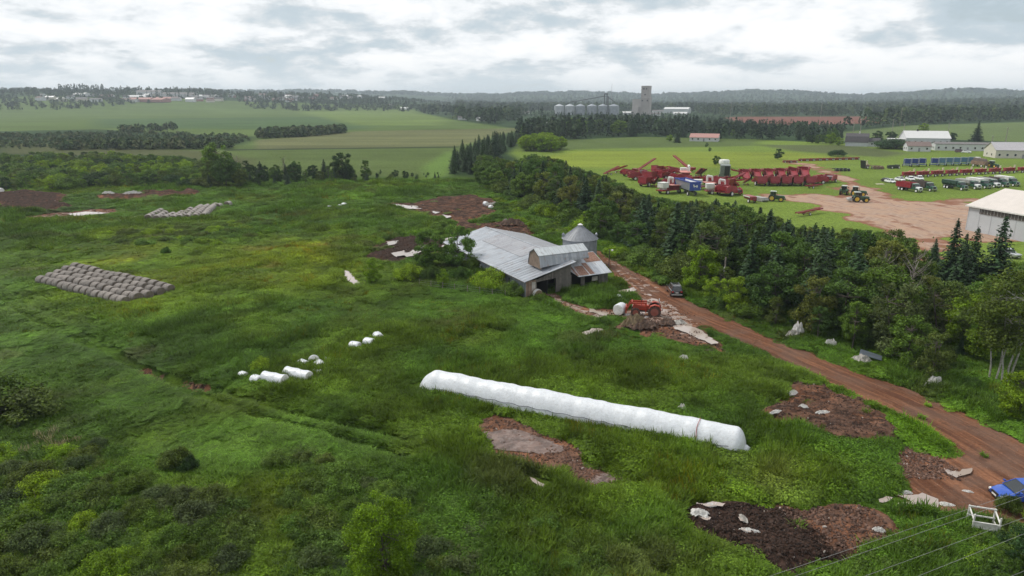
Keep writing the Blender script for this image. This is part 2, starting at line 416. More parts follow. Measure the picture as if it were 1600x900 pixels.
# ---------------------------------------------------------------- ground material
def ground_material():
    m, nt, b, out = new_mat('ground_cover')
    at = lambda n: nt.new('ShaderNodeAttribute', attribute_name=n)
    pos = nt.new('ShaderNodeNewGeometry').outputs['Position']
    col = at('veg').outputs['Color']; zn = nt.new('ShaderNodeSeparateColor'); nt.link(at('zone').outputs['Color'], zn.inputs[0])
    mudv, gravv, blk = zn.outputs[0], zn.outputs[1], zn.outputs[2]
    wet = at('wet').outputs['Fac']; lc = at('lanec').outputs['Vector']
    n_a = nt.noise(pos, 0.9, 5, 0.65); n_b = nt.noise(pos, 3.5, 4, 0.65); n_c = nt.noise(pos, 0.22, 4, 0.6)
    mottle = nt.math('MULTIPLY', nt.ss(n_b, .25, .75, .55, 1.3), nt.ss(n_a, .3, .7, .7, 1.2))
    veg = nt.vmath('SCALE', col, scale=mottle)
    # bare red earth: streaks along the lane, clods, dark wet muck
    st = nt.noise(nt.vmath('MULTIPLY', lc, (1, 1, 0)), 1.0, 4, 0.6)
    red = nt.mix(nt.ss(st, .35, .68), (.105, .047, .028, 1), (.265, .125, .072, 1))
    red = nt.mix(nt.ss(n_b, .35, .7), nt.vmath('SCALE', red, scale=.72), red)
    ls = nt.new('ShaderNodeSeparateXYZ'); nt.link(lc, ls.inputs[0])
    wob = nt.math('ADD', nt.math('ABSOLUTE', ls.outputs[0]), nt.math('MULTIPLY', nt.math('SUBTRACT', n_c, .5), 1.2))
    rut = nt.math('MULTIPLY', nt.math('MULTIPLY', nt.ss(nt.math('ABSOLUTE', nt.math('SUBTRACT', wob, 1.35)), .25, .6, 1, 0), nt.ss(n_a, .3, .6, .35, 1)), ls.outputs[2])
    red = nt.mix(nt.math('MULTIPLY', rut, .6), red, (.085, .04, .027, 1))
    black = nt.mix(nt.ss(n_b, .35, .7), (.014, .010, .008, 1), (.060, .036, .028, 1))
    red = nt.mix(nt.ss(n_c, .42, .62, 0, .55), red, (.13, .085, .066, 1)); red = nt.mix(nt.ss(nt.noise(pos, .5, 5, .7, 1.0), .56, .72, 0, .6), red, (.055, .032, .024, 1))
    bk = nt.ss(nt.math('ADD', blk, nt.math('MULTIPLY', nt.math('SUBTRACT', n_a, .5), 1.1)), .25, .62)
    earth = nt.mix(bk, red, black)
    litter = nt.ss(nt.noise(pos, 5.5, 2, .5), .66, .74)
    earth = nt.mix(nt.math('MULTIPLY', litter, .5), earth, (.26, .20, .16, 1))
    gr = nt.mix(nt.ss(n_c, .35, .65), (.36, .24, .165, 1), (.27, .195, .15, 1))
    gr = nt.mix(nt.ss(nt.noise(nt.vmath('MULTIPLY', pos, (1, .25, 1)), .35, 4, .6, 1.5), .5, .72), gr, (.19, .095, .066, 1))
    gr = nt.mix(nt.ss(n_b, .3, .7, .0, .35), gr, (.40, .29, .235, 1))
    arc = nt.new('ShaderNodeTexWave', wave_type='RINGS', rings_direction='Z'); arc.inputs['Scale'].default_value = .16; arc.inputs['Distortion'].default_value = 9; arc.inputs['Detail'].default_value = 3; arc.inputs['Detail Scale'].default_value = .5
    nt.link(nt.vmath('SUBTRACT', pos, (150, 135, 0)), arc.inputs['Vector'])
    gr = nt.mix(nt.math('MULTIPLY', nt.ss(arc.outputs['Fac'], .55, .9), nt.ss(n_c, .45, .65, .0, .38)), gr, (.42, .31, .255, 1))
    gr = nt.mix(nt.ss(nt.math('ADD', gravv, nt.math('MULTIPLY', nt.math('SUBTRACT', n_c, .5), .9)), .95, .62), gr, (.20, .095, .062, 1))
    jit = nt.math('ADD', nt.math('MULTIPLY', nt.math('SUBTRACT', n_a, .5), .9), nt.math('MULTIPLY', nt.math('SUBTRACT', n_b, .5), .5))
    mk = nt.ss(nt.math('ADD', nt.math('MULTIPLY_ADD', mudv, 1.9, -.45), jit), .40, .60)
    gk = nt.ss(nt.math('ADD', nt.math('MULTIPLY_ADD', gravv, 1.6, -.3), nt.math('MULTIPLY', jit, .9)), .40, .60)
    base = nt.mix(gk, veg, gr); base = nt.mix(mk, base, earth)
    wk = nt.ss(nt.math('ADD', nt.math('MULTIPLY', wet, mk), nt.math('MULTIPLY', nt.math('SUBTRACT', nt.noise(pos, .75, 4, .6, .8), .5), 1.1)), .55, .66)
    wk = nt.math('MULTIPLY', wk, nt.math('MULTIPLY', mk, nt.ss(wet, .08, .3)))
    base = nt.mix(wk, base, (.30, .23, .195, 1))
    nt.link(base, b.inputs['Base Color'])
    nt.link(nt.math('SUBTRACT', .95, nt.math('MULTIPLY', wk, .82)), b.inputs['Roughness'])
    nt.link(nt.math('MULTIPLY_ADD', wk, .45, .04), b.inputs['Specular IOR Level'])
    bn = nt.new('ShaderNodeBump'); bn.inputs['Distance'].default_value = .35
    nt.link(nt.math('MULTIPLY', nt.math('SUBTRACT', 1.0, wk), .7), bn.inputs['Strength'])
    nt.link(nt.math('ADD', nt.math('MULTIPLY', n_b, .5), nt.math('MULTIPLY', n_a, .6)), bn.inputs['Height'])
    nt.link(bn.outputs[0], b.inputs['Normal'])
    return m
def build_ground():
    NR, NTH = 760, 720
    ang = np.linspace(R(-66), R(66), NTH)
    rr = 50*np.exp(np.linspace(0, math.log(9000/50), NR))
    A, RR = np.meshgrid(ang, rr)
    X = (np.sin(A)*RR).ravel(); Y = (np.cos(A)*RR-38).ravel()
    Z = terrain(X, Y)
    mud, grav, blk, wet, heap = zone(X, Y)
    veg = groundcol(X, Y)
    # lane coordinates: across and along
    lat = np.zeros_like(X); alo = np.zeros_like(X); k = near(X, Y, lane_mid, 25)
    best = np.full(k.sum(), 1e9); la = np.zeros(k.sum()); al = np.zeros(k.sum()); acc = 0
    for (ax, ay), (bx, by) in zip(lane_mid, lane_mid[1:]):
        L = math.hypot(bx-ax, by-ay); ex, ey = (bx-ax)/L, (by-ay)/L
        t = np.clip((X[k]-ax)*ex+(Y[k]-ay)*ey, 0, L); dx = X[k]-ax-t*ex; dy = Y[k]-ay-t*ey; dd = np.hypot(dx, dy)
        u = dd < best; best[u] = dd[u]; la[u] = ((X[k]-ax)*ey-(Y[k]-ay)*ex)[u]; al[u] = acc+t[u]; acc += L
    inl = np.zeros_like(X, bool); inl[k] = sdf_poly(X[k], Y[k], lane_poly) < 1.5
    lat[k] = la*1.3; alo[k] = al*.06
    lat[~inl] = X[~inl]*.5+fbm(X[~inl], Y[~inl], 4, 7)*3; alo[~inl] = Y[~inl]*.5
    idx = np.arange(NR*NTH).reshape(NR, NTH)
    F = np.stack([idx[:-1, :-1], idx[:-1, 1:], idx[1:, 1:], idx[1:, :-1]], -1).reshape(-1, 4)
    cx = X[F].mean(1); cy = Y[F].mean(1)
    lab = np.zeros(len(F), int)
    def setlab(poly, v):
        q = near(cx, cy, poly, 1)
        if q.any():
            s_ = np.zeros(len(cx), bool); s_[q] = sdf_poly(cx[q], cy[q], poly) < 0; lab[s_] = v
    names = ['ground', 'crop_field', 'far_field', 'ploughed_field', 'gravel_yard', 'lawn', 'dirt_lane', 'mud', 'hills']
    setlab(crop_poly, 1); setlab(rfield_poly, 2); setlab(plough_poly, 3); setlab(lawn_poly, 5); setlab(lot_poly, 4)
    for nm, v_ in MUDS.items(): setlab(v_[0], 7)
    setlab(yard_poly, 7); setlab(lane_poly, 6)
    lab[hills(cx, cy) > 6] = 8
    gm = ground_material()
    for i, nm in enumerate(names):
        f = F[lab == i]
        if not len(f): continue
        uq, inv = np.unique(f.ravel(), return_inverse=True)
        me = bpy.data.meshes.new(nm)
        me.vertices.add(len(uq)); me.vertices.foreach_set('co', np.stack([X[uq], Y[uq], Z[uq]], -1).astype(np.float32).ravel())
        me.loops.add(len(f)*4); me.loops.foreach_set('vertex_index', inv.astype(np.int32))
        me.polygons.add(len(f)); me.polygons.foreach_set('loop_start', np.arange(0, len(f)*4, 4, dtype=np.int32))
        me.update(calc_edges=True); me.shade_smooth()
        def attr(n, typ, arr, key):
            a = me.attributes.new(n, typ, 'POINT'); a.data.foreach_set(key, arr.astype(np.float32).ravel())
        one = np.ones(len(uq))
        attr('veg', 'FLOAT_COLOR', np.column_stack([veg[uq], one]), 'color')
        attr('zone', 'FLOAT_COLOR', np.column_stack([mud[uq], grav[uq], blk[uq], one]), 'color')
        attr('wet', 'FLOAT', wet[uq], 'value')
        attr('lanec', 'FLOAT_VECTOR', np.column_stack([lat[uq], alo[uq], inl[uq]*1.0]), 'vector')
        me.materials.append(gm)
        o = bpy.data.objects.new(nm, me); COL.objects.link(o); o['kind'] = 'structure'
build_ground()
# ---------------------------------------------------------------- standing water
def water_mat():
    m, nt, b, out = new_mat('muddy_water')
    b.inputs['Base Color'].default_value = (.33, .27, .235, 1); b.inputs['Roughness'].default_value = .06
    b.inputs['IOR'].default_value = 1.45; b.inputs['Specular IOR Level'].default_value = .9
    return m
WATER = water_mat()
def puddle(pts, name='puddle', lift=.10, seed=0, jag=.35):
    """flat pool with a ragged outline lying in its hollow"""
    g = G(pts); out = []; r_ = random.Random(seed)
    for (ax, ay), (bx, by) in zip(g, g[1:]+g[:1]):
        L = math.hypot(bx-ax, by-ay); n = max(2, int(L/.45))
        for i in range(n):
            t = i/n; j = jag*min(1, L/3)
            out.append((ax+(bx-ax)*t+r_.uniform(-j, j)*.6, ay+(by-ay)*t+r_.uniform(-j, j)))
    zs = terrain([a for a, b in out], [b for a, b in out]); z = zs.max()*.5+.5*zs.mean()+lift
    me = bpy.data.meshes.new(name); bm = bmesh.new()
    f = bm.faces.new([bm.verts.new((a, b, z)) for a, b in out]); bmesh.ops.triangulate(bm, faces=[f]); bmesh.ops.recalc_face_normals(bm, faces=bm.faces)
    for q in bm.faces:
        if q.normal.z < 0: q.normal_flip()
    bm.to_mesh(me); bm.free(); me.materials.append(WATER)
    o = bpy.data.objects.new(name, me); COL.objects.link(o); o['kind'] = 'structure'
PUD = [[(536, 422), (544, 424), (552, 434), (563, 443), (556, 447), (545, 440), (538, 431)],
 [(604, 382), (622, 380), (618, 386), (606, 388)], [(610, 400), (630, 396), (640, 402), (618, 406)], [(632, 402), (650, 392), (664, 385), (662, 395), (648, 404), (634, 406)],
 [(696, 376), (712, 374), (710, 382), (700, 388), (690, 390)], [(905, 521), (925, 511), (942, 512), (938, 522), (912, 527)],
 [(1044, 509), (1064, 511), (1090, 518), (1104, 528), (1122, 542), (1112, 543), (1092, 534), (1070, 524), (1052, 518)],
 [(1372, 782), (1384, 778), (1396, 780), (1384, 788), (1374, 788)], [(1402, 776), (1440, 771), (1468, 782), (1466, 794), (1440, 790), (1414, 794), (1402, 788), (1424, 784)],
 [(1474, 733), (1488, 738), (1518, 733), (1514, 744), (1494, 748), (1480, 742)],
 [(1088, 802), (1122, 800), (1134, 804), (1104, 807)], [(1083, 814), (1096, 818), (1110, 824), (1106, 829), (1088, 822)], [(1157, 837), (1170, 840), (1182, 843), (1170, 845), (1158, 842)],
 [(1150, 818), (1162, 818), (1164, 826), (1156, 826)], [(105, 336), (135, 332), (170, 334), (150, 337), (115, 339)],
 [(615, 322), (640, 325), (660, 330), (636, 330), (620, 326)], [(674, 333), (688, 335), (680, 338)], [(690, 337), (706, 340), (698, 343)],
 [(965, 455), (990, 450), (996, 454), (972, 462)], [(920, 483), (950, 490), (948, 496), (922, 489)], [(826, 750), (852, 762), (848, 767), (836, 760)]]
for i, q in enumerate(PUD): puddle(q, seed=i)
# ================================================================ ground vegetation
def leaf_material(name, src, trans=.32, rough=.55, var=.35):
    """src: 'object' colour of each tree or 'instancer' tint of each tuft"""
    m, nt, b, out = new_mat(name)
    if src == 'object': base = nt.new('ShaderNodeObjectInfo').outputs['Color']
    else: base = nt.new('ShaderNodeAttribute', attribute_type='INSTANCER', attribute_name='tint').outputs['Color']
    ri = nt.new('ShaderNodeNewGeometry').outputs['Random Per Island']
    k = nt.ss(ri, 0, 1, 1-var, 1+var)
    if src == 'object':
        tc = nt.new('ShaderNodeTexCoord').outputs['Object']
        n = nt.noise(tc, .75, 3, .6)
        k = nt.math('MULTIPLY', k, nt.ss(n, .3, .7, .62, 1.42))
        n2 = nt.noise(tc, 1.9, 2, .6)
        base = nt.mix(nt.math('MULTIPLY', nt.ss(n2, .5, .75), .45), base, nt.vmath('MULTIPLY', base, (1.28, 1.2, .9)))
    c = nt.vmath('SCALE', base, scale=k)
    nt.link(c, b.inputs['Base Color']); b.inputs['Roughness'].default_value = rough
    b.inputs['Specular IOR Level'].default_value = .08
    if trans:
        tr = nt.new('ShaderNodeBsdfTranslucent'); nt.link(nt.vmath('MULTIPLY', c, (1.25, 1.2, .6)), tr.inputs[0])
        mx = nt.new('ShaderNodeMixShader'); mx.inputs[0].default_value = trans
        nt.link(b.outputs[0], mx.inputs[1]); nt.link(tr.outputs[0], mx.inputs[2]); nt.link(mx.outputs[0], out.inputs[0])
    return m
LEAF = leaf_material('leaves', 'object'); NEEDLE = leaf_material('needles', 'object', 0.0, .6, .3)
TUFT = leaf_material('weed_leaves', 'instancer', .25)
SEED = mat('dry_stalk', (.16, .10, .06), .8); UMBEL = mat('white_umbel', (.5, .52, .42), .8)
nr = np.random.default_rng(11)
def quads_mesh(name, cen, nor, size, asp=1.0, m=None, fold=0.0):
    """one small leaf-shaped rhombus per centre"""
    n = len(cen); nor = nor/np.maximum(np.linalg.norm(nor, axis=1, keepdims=True), 1e-6)
    r = nr.normal(size=(n, 3)); u = np.cross(nor, r); u /= np.maximum(np.linalg.norm(u, axis=1, keepdims=True), 1e-6); v = np.cross(nor, u)
    s = np.asarray(size).reshape(-1, 1)*np.ones((n, 1))
    V = np.stack([cen-u*s*asp, cen-v*s*.62+u*s*.1, cen+u*s*asp, cen+v*s*.62+u*s*.1], 1)
    return V.reshape(-1, 3)
def raw_mesh(name, V, nper, m, mats=None):
    n = len(V)//nper
    me = bpy.data.meshes.new(name); me.vertices.add(len(V)); me.vertices.foreach_set('co', V.astype(np.float32).ravel())
    me.loops.add(len(V)); me.loops.foreach_set('vertex_index', np.arange(len(V), dtype=np.int32))
    me.polygons.add(n); me.polygons.foreach_set('loop_start', np.arange(0, len(V), nper, dtype=np.int32))
    me.update(calc_edges=True); me.materials.append(m)
    return me
def blades(n, h, spread, wid, lean=.5):
    a = nr.uniform(0, 6.283, n); rad = spread*np.sqrt(nr.uniform(0, 1, n)); hh = h*nr.uniform(.55, 1.1, n)
    b = np.stack([np.cos(a)*rad, np.sin(a)*rad, np.zeros(n)-.05], 1)
    la = a+nr.normal(0, .9, n); ln = lean*hh*nr.uniform(.2, 1.2, n)
    d = np.stack([np.cos(la), np.sin(la), np.zeros(n)], 1); side = np.stack([-np.sin(la), np.cos(la), np.zeros(n)], 1)
    up = np.array([0, 0, 1.0])
    mid = b+d*(ln*.35)[:, None]+up*(hh*.62)[:, None]; tip = b+d*ln[:, None]+up*(hh*nr.uniform(.8, 1.0, n))[:, None]
    w_ = wid*nr.uniform(.7, 1.3, n)[:, None]
    q1 = np.stack([b-side*w_, b+side*w_, mid+side*w_*.8, mid-side*w_*.8], 1)
    q2 = np.stack([mid-side*w_*.8, mid+side*w_*.8, tip+side*w_*.1, tip-side*w_*.1], 1)
    return np.concatenate([q1, q2], 1).reshape(-1, 3)
def dome(n, rad, h, size, up=.6):
    a = nr.uniform(0, 6.283, n); t = nr.uniform(0, 1, n)**.6; rr_ = rad*np.sqrt(t)*nr.uniform(.8, 1.1, n)
    z = h*np.sqrt(np.maximum(0, 1-(rr_/rad/1.12)**2))*nr.uniform(.45, 1.05, n)
    c = np.stack([np.cos(a)*rr_, np.sin(a)*rr_, z], 1)
    nn = c*np.array([.8, .8, .9])+np.array([0, 0, up])*h+nr.normal(0, .35, (n, 3))*h
    return quads_mesh('', c, nn, size*nr.uniform(.6, 1.3, n))
tuftcol = bpy.data.collections.new('tuft_sources')
def tuft(name, V, m=TUFT):
    o = bpy.data.objects.new(name, raw_mesh(name, V, 4, m)); tuftcol.objects.link(o)
tuft('a_grass', blades(46, .95, .42, .035, .55)); tuft('b_grass', blades(60, .62, .55, .04, .8))
tuft('c_weed', dome(190, .55, .55, .085)); tuft('d_weed', dome(240, .78, .42, .085, .9))
tuft('e_tall', np.concatenate([blades(26, 1.25, .3, .04, .35), dome(50, .38, .8, .1)]))
tuft('f_lump', dome(560, 1.1, .75, .085, .6)); tuft('g_dock', blades(16, 1.25, .3, .03, .15))
def gn_scatter(name, xyz, kind, rot, scl, tint, col, kindprop='stuff'):
    me = bpy.data.meshes.new(name); n = len(xyz)
    me.vertices.add(n); me.vertices.foreach_set('co', xyz.astype(np.float32).ravel())
    def at(nm, typ, arr, key):
        a = me.attributes.new(nm, typ, 'POINT'); a.data.foreach_set(key, arr.ravel())
    at('kind', 'INT', kind.astype(np.int32), 'value'); at('rot', 'FLOAT_VECTOR', rot.astype(np.float32), 'vector')
    at('scl', 'FLOAT_VECTOR', scl.astype(np.float32), 'vector')
    at('tint', 'FLOAT_COLOR', np.column_stack([tint, np.ones(n)]).astype(np.float32), 'color')
    ob = bpy.data.objects.new(name, me); COL.objects.link(ob); ob['kind'] = kindprop
    ng = bpy.data.node_groups.new(name, 'GeometryNodeTree')
    ng.interface.new_socket('Geometry', in_out='INPUT', socket_type='NodeSocketGeometry')
    ng.interface.new_socket('Geometry', in_out='OUTPUT', socket_type='NodeSocketGeometry')
    N = ng.nodes; gi = N.new('NodeGroupInput'); go = N.new('NodeGroupOutput'); ip = N.new('GeometryNodeInstanceOnPoints')
    ci = N.new('GeometryNodeCollectionInfo'); ci.inputs[0].default_value = col; ci.inputs[1].default_value = True; ci.inputs[2].default_value = True
    def na(nm, typ):
        q = N.new('GeometryNodeInputNamedAttribute'); q.data_type = typ; q.inputs[0].default_value = nm; return q.outputs[0]
    L = ng.links.new
    L(gi.outputs[0], ip.inputs['Points']); L(ci.outputs[0], ip.inputs['Instance']); ip.inputs['Pick Instance'].default_value = True
    L(na('kind', 'INT'), ip.inputs['Instance Index']); L(na('rot', 'FLOAT_VECTOR'), ip.inputs['Rotation']); L(na('scl', 'FLOAT_VECTOR'), ip.inputs['Scale'])
    L(ip.outputs[0], go.inputs[0])
    md = ob.modifiers.new('scatter', 'NODES'); md.node_group = ng
    return ob
def scatter_weeds():
    N0 = 520000
    # radii drawn so that the cover is dense near and thinner far off
    rs = np.linspace(18, 285, 2000); den = np.where(rs < 60, 1.0, (60/rs)**1.15)*rs; cdf = np.cumsum(den); cdf /= cdf[-1]
    r = np.interp(nr.uniform(0, 1, N0), cdf, rs); th = nr.uniform(R(-52), R(52), N0)
    x = r*np.sin(th); y = r*np.cos(th)
    px = 800+FPX*x/(y*CP+H*SP); py = 450+FPX*(H*CP-y*SP)/(y*CP+H*SP)
    inv_ = (px > -60) & (px < 1660) & (py < 960)
    k = (py > 225) & (inv_ | (nr.uniform(0, 1, N0) < .6))
    x, y, r, px, py = x[k], y[k], r[k], px[k], py[k]
    mud, grav, blk, wet, heap = zone(x, y)
    lanem = np.maximum(masked(x, y, lane_poly, .9, narrow), masked(x, y, yard_poly, 1.0, narrow))
    isl = (fbm(x, y, 3.2, 131, 3)-.5)*1.9*(1-np.clip(lanem*3, 0, 1))
    keep = nr.uniform(0, 1, len(x)) > np.clip(mud*2.1-.35-isl, 0, .999)
    keep &= grav < .3
    for poly in (lawn_poly, crop_poly, BARN_FOOT):
        q = near(x, y, poly, 3); s_ = np.zeros(len(x), bool); s_[q] = sdf_poly(x[q], y[q], poly) < 1.0; keep &= ~s_
    for q in RUTS: keep &= dist_line(x, y, q) > nr.uniform(.6, 1.15, len(x))
    keep &= dist_line(x, y, DITCH) > nr.uniform(.2, .9, len(x))
    keep &= dist_line(x, y, [(TUBE_A.x, TUBE_A.y), (TUBE_B.x, TUBE_B.y)]) > 1.5
    for pl in PUD:
        q = G(pl); kk = near(x, y, q, 1); s_ = np.zeros(len(x), bool); s_[kk] = sdf_poly(x[kk], y[kk], q) < 1.0; keep &= ~s_
    for pl in BALE_FEET:
        kk = near(x, y, pl, 1); s_ = np.zeros(len(x), bool); s_[kk] = sdf_poly(x[kk], y[kk], pl) < .3; keep &= ~s_
    keep &= y < 258
    x, y, r = x[keep], y[keep], r[keep]; mud = mud[keep]; n = len(x)
    z = terrain(x, y)
    a = fbm(x, y, 8, 91, 3); b_ = fbm(x+50, y-20, 5, 93, 3); u = nr.uniform(0, 1, n)
    kind = np.where(a+.25*(u-.5) < .47, np.where(u < .5, 0, 1), np.where(b_ > .52, 2, 3))
    kind = np.where((b_ < .42) & (u < .55), 4, kind); kind = np.where((fbm(x, y, 4.5, 95, 3) > .55) & (u < .2), 5, kind); kind = np.where((fbm(x, y, 7, 96, 2) > .68) & (u > .9), 6, kind)
    hv = .5+.9*fbm(x, y, 13, 97, 4); short = 1-.6*np.clip(mud*1.6, 0, 1)
    patch = fbm(x, y, 20, 99, 3); meadow = sstep(patch, .5, .62)*.45
    # the pasture by the bale stack and the strip along the wheel tracks is grazed short
    q = P(220, 420); past = np.exp(-((x-q.x)**2+(y-q.y)**2)/45**2)
    lf = G([(-60, 430), (60, 450), (200, 530), (420, 630), (640, 690), (520, 730), (260, 720), (-60, 690)]); kk = near(x, y, lf, 4); lv = np.zeros(n); lv[kk] = np.clip(.5-sdf_poly(x[kk], y[kk], lf)/5, 0, 1)
    nrt = np.minimum(dist_line(x, y, RUTS[0]), dist_line(x, y, RUTS[1]))
    sh = (1-meadow)*(1-.6*past)*short*(1-.5*lv)*(.45+.55*sstep(nrt, .8, 3.0))
    s = (0.75+.5*nr.uniform(0, 1, n))*(1+.45*sstep(r, 70, 190))
    scl = np.stack([s, s, s*hv*sh*1.15], 1)
    rot = np.stack([nr.normal(0, .12, n), nr.normal(0, .12, n), nr.uniform(0, 6.283, n)], 1)
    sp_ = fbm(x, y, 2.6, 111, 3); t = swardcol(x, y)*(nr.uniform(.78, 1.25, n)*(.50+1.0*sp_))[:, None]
    t = np.where((kind == 6)[:, None], t*np.array([1.5, .95, .9])[None], t)
    dark = ((kind == 2) | (kind == 5))[:, None]; t = np.where(dark, t*np.array([1.06, 1.12, .95])[None], t)
    for a_, b_2, rad in ((80, 694, 3.0), (15, 790, 3.0)):
        q = P(a_, b_2); dd = (np.hypot(x-q.x, y-q.y) < rad) & (nr.uniform(0, 1, n) < .08); kind[dd] = 6; t[dd] = np.array([.22, .20, .14]); scl[dd, 2] *= 1.5
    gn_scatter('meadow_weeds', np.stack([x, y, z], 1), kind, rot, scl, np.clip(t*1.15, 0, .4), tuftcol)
    print('tufts', n)
# ================================================================ trees and bushes
BARK = mat('bark', (.075, .062, .05), .9, var=.35, scale=4, bump=.5); BIRCH = mat('birch_bark', (.33, .315, .285), .7, var=.3, scale=3, dirt=(.08, .07, .06), dirt_amt=.7)
def leafcloud(clumps, per, size, shell=.75):
    C = []; Nn = []
    for (c, rad) in clumps:
        n = int(per*nr.uniform(.8, 1.2)*(rad**2)/1.6)+8
        d = nr.normal(size=(n, 3)); d /= np.linalg.norm(d, axis=1, keepdims=True)
        rr_ = rad*(shell+(1-shell)*nr.uniform(-1.4, 1.25, n))
        p_ = d*rr_[:, None]*np.array([1, 1, .78])+np.array(c)
        C.append(p_); Nn.append(d+nr.normal(0, .55, (n, 3))+np.array([0, 0, .35]))
    C = np.concatenate(C); Nn = np.concatenate(Nn)
    return quads_mesh('', C, Nn, size*nr.uniform(.6, 1.35, len(C)))
def limb_mb(h, r0, clumps, base_lean=0.0, trunks=1, n=7):
    mb = MB()
    for k in range(trunks):
        a = 6.283*k/trunks+rng.random(); off = Vector((math.cos(a), math.sin(a), 0))*(.0 if trunks == 1 else .25)
        pts = [Vector((0, 0, -.4))+off]; m = 5
        for i in range(1, m+1):
            t = i/m; pts.append(Vector((off.x*(1+4*t)+rng.uniform(-.12, .12)*h*.08+base_lean*t*h*.1, off.y*(1+4*t)+rng.uniform(-.12, .12)*h*.08, h*.82*t)))
        for i in range(m): mb.tube(pts[i], pts[i+1], r0*(1-.8*i/m), r0*(1-.8*(i+1)/m), n, False)
        for (c, rad) in clumps[k::trunks]:
            z0 = max(.18*h, min(c[2]-rad*.6, .72*h)); i = min(m-1, int(z0/(h*.82)*m)); s_ = pts[i].lerp(pts[i+1], .5)
            mid_ = s_.lerp(Vector(c), .5)+Vector((0, 0, -.1*h*.2))
            mb.tube(s_, mid_, r0*.34, r0*.22, 5, False); mb.tube(mid_, Vector(c), r0*.22, r0*.07, 5, False)
    return mb
def broad(name, h, w, nclump, per, size, base=.22, trunks=1, birch=False, top=1.0, label='leafy tree', cat='tree', seed=0, cl=1.0):
    global rng
    rng = random.Random(seed*13+5)
    clumps = []
    for i in range(nclump):
        t = rng.random()**.85; z = h*(base+(.93-base)*t); prof = math.sin(math.pi*min(1, (.18+.72*((z/h-base)/(1-base)))))**.8
        rad = w*.5*prof*math.sqrt(rng.uniform(.08, 1)); a = rng.uniform(0, 6.283)
        clumps.append(((math.cos(a)*rad, math.sin(a)*rad, z), w*cl*rng.uniform(.13, .24)*(1.1-.35*t)))
    clumps.append(((rng.uniform(-.1, .1)*w, rng.uniform(-.1, .1)*w, h*.93), w*.13*top))
    root = empty(name); tag(root, label, cat)
    limb_mb(h, max(.05, h*(.008 if birch else .016)), clumps, 0, trunks).build('trunk', BIRCH if birch else BARK, root, smooth=60)
    cr_ = bpy.data.objects.new('crown', raw_mesh(name+'_crown', leafcloud(clumps, per, size), 4, LEAF)); COL.objects.link(cr_); cr_.parent = root
    return Proto(root)
def spruce(name, h, w, seed=0, ragged=.2, label='spruce'):
    g = random.Random(seed*7+3); root = empty(name); tag(root, label, 'spruce')
    MB().tube((0, 0, -.4), (0, 0, h*.97), h*.016, .02, 7, False).build('trunk', BARK, root, smooth=60)
    C = []; Nn = []; Sz = []
    z = h*.05; 
    while z < h*.985:
        t = z/h; rad = w*.5*((1-t)**.82)*g.uniform(1-ragged, 1+ragged)+.10; nb = max(4, int(11*(1-t)+4)); a0 = g.random()*6
        for b in range(nb):
            a = a0+6.283*b/nb+g.uniform(-.2, .2); L = rad*g.uniform(.7, 1.12); ns = max(2, int(L/.26))
            for i in range(ns):
                q = (i+.7)/ns; rr_ = L*q; dz = -.32*rr_*(1-.35*q)+.12*L*q*q
                for _ in range(2 if q > .3 else 1):
                    C.append((math.cos(a)*rr_+g.gauss(0, .07)*L, math.sin(a)*rr_+g.gauss(0, .07)*L, z+dz+g.gauss(0, .05)))
                    Nn.append((math.cos(a)*.45+g.gauss(0, .35), math.sin(a)*.45+g.gauss(0, .35), .9)); Sz.append(g.uniform(.20, .36)*(1-.35*t))
        z += h*.034*(1-.35*t)
    for i in range(8): C.append((g.gauss(0, .05), g.gauss(0, .05), h*(.95+.055*i/7))); Nn.append((g.gauss(0, 1), g.gauss(0, 1), .2)); Sz.append(.12)
    V = quads_mesh('', np.array(C), np.array(Nn), np.array(Sz)*h/9.0*.95)
    cr_ = bpy.data.objects.new('crown', raw_mesh(name+'_crown', V, 4, NEEDLE)); COL.objects.link(cr_); cr_.parent = root
    return Proto(root)
def bush(name, h, w, n, per, size, seed=0, label='bush'):
    global rng
    rng = random.Random(seed+77); clumps = []
    for i in range(n):
        a = rng.uniform(0, 6.283); q = math.sqrt(rng.random()); rad = w*.42*q
        clumps.append(((math.cos(a)*rad, math.sin(a)*rad, h*(.28+.5*rng.random()*(1-.55*q*q))), w*rng.uniform(.12, .22)))
    root = empty(name); tag(root, label, 'bush')
    limb_mb(h*.8, h*.012+.02, clumps, 0, 3, 5).build('stem', BARK, root, smooth=60)
    cr_ = bpy.data.objects.new('foliage', raw_mesh(name+'_foliage', leafcloud(clumps, per, size), 4, LEAF)); COL.objects.link(cr_); cr_.parent = root
    return Proto(root)
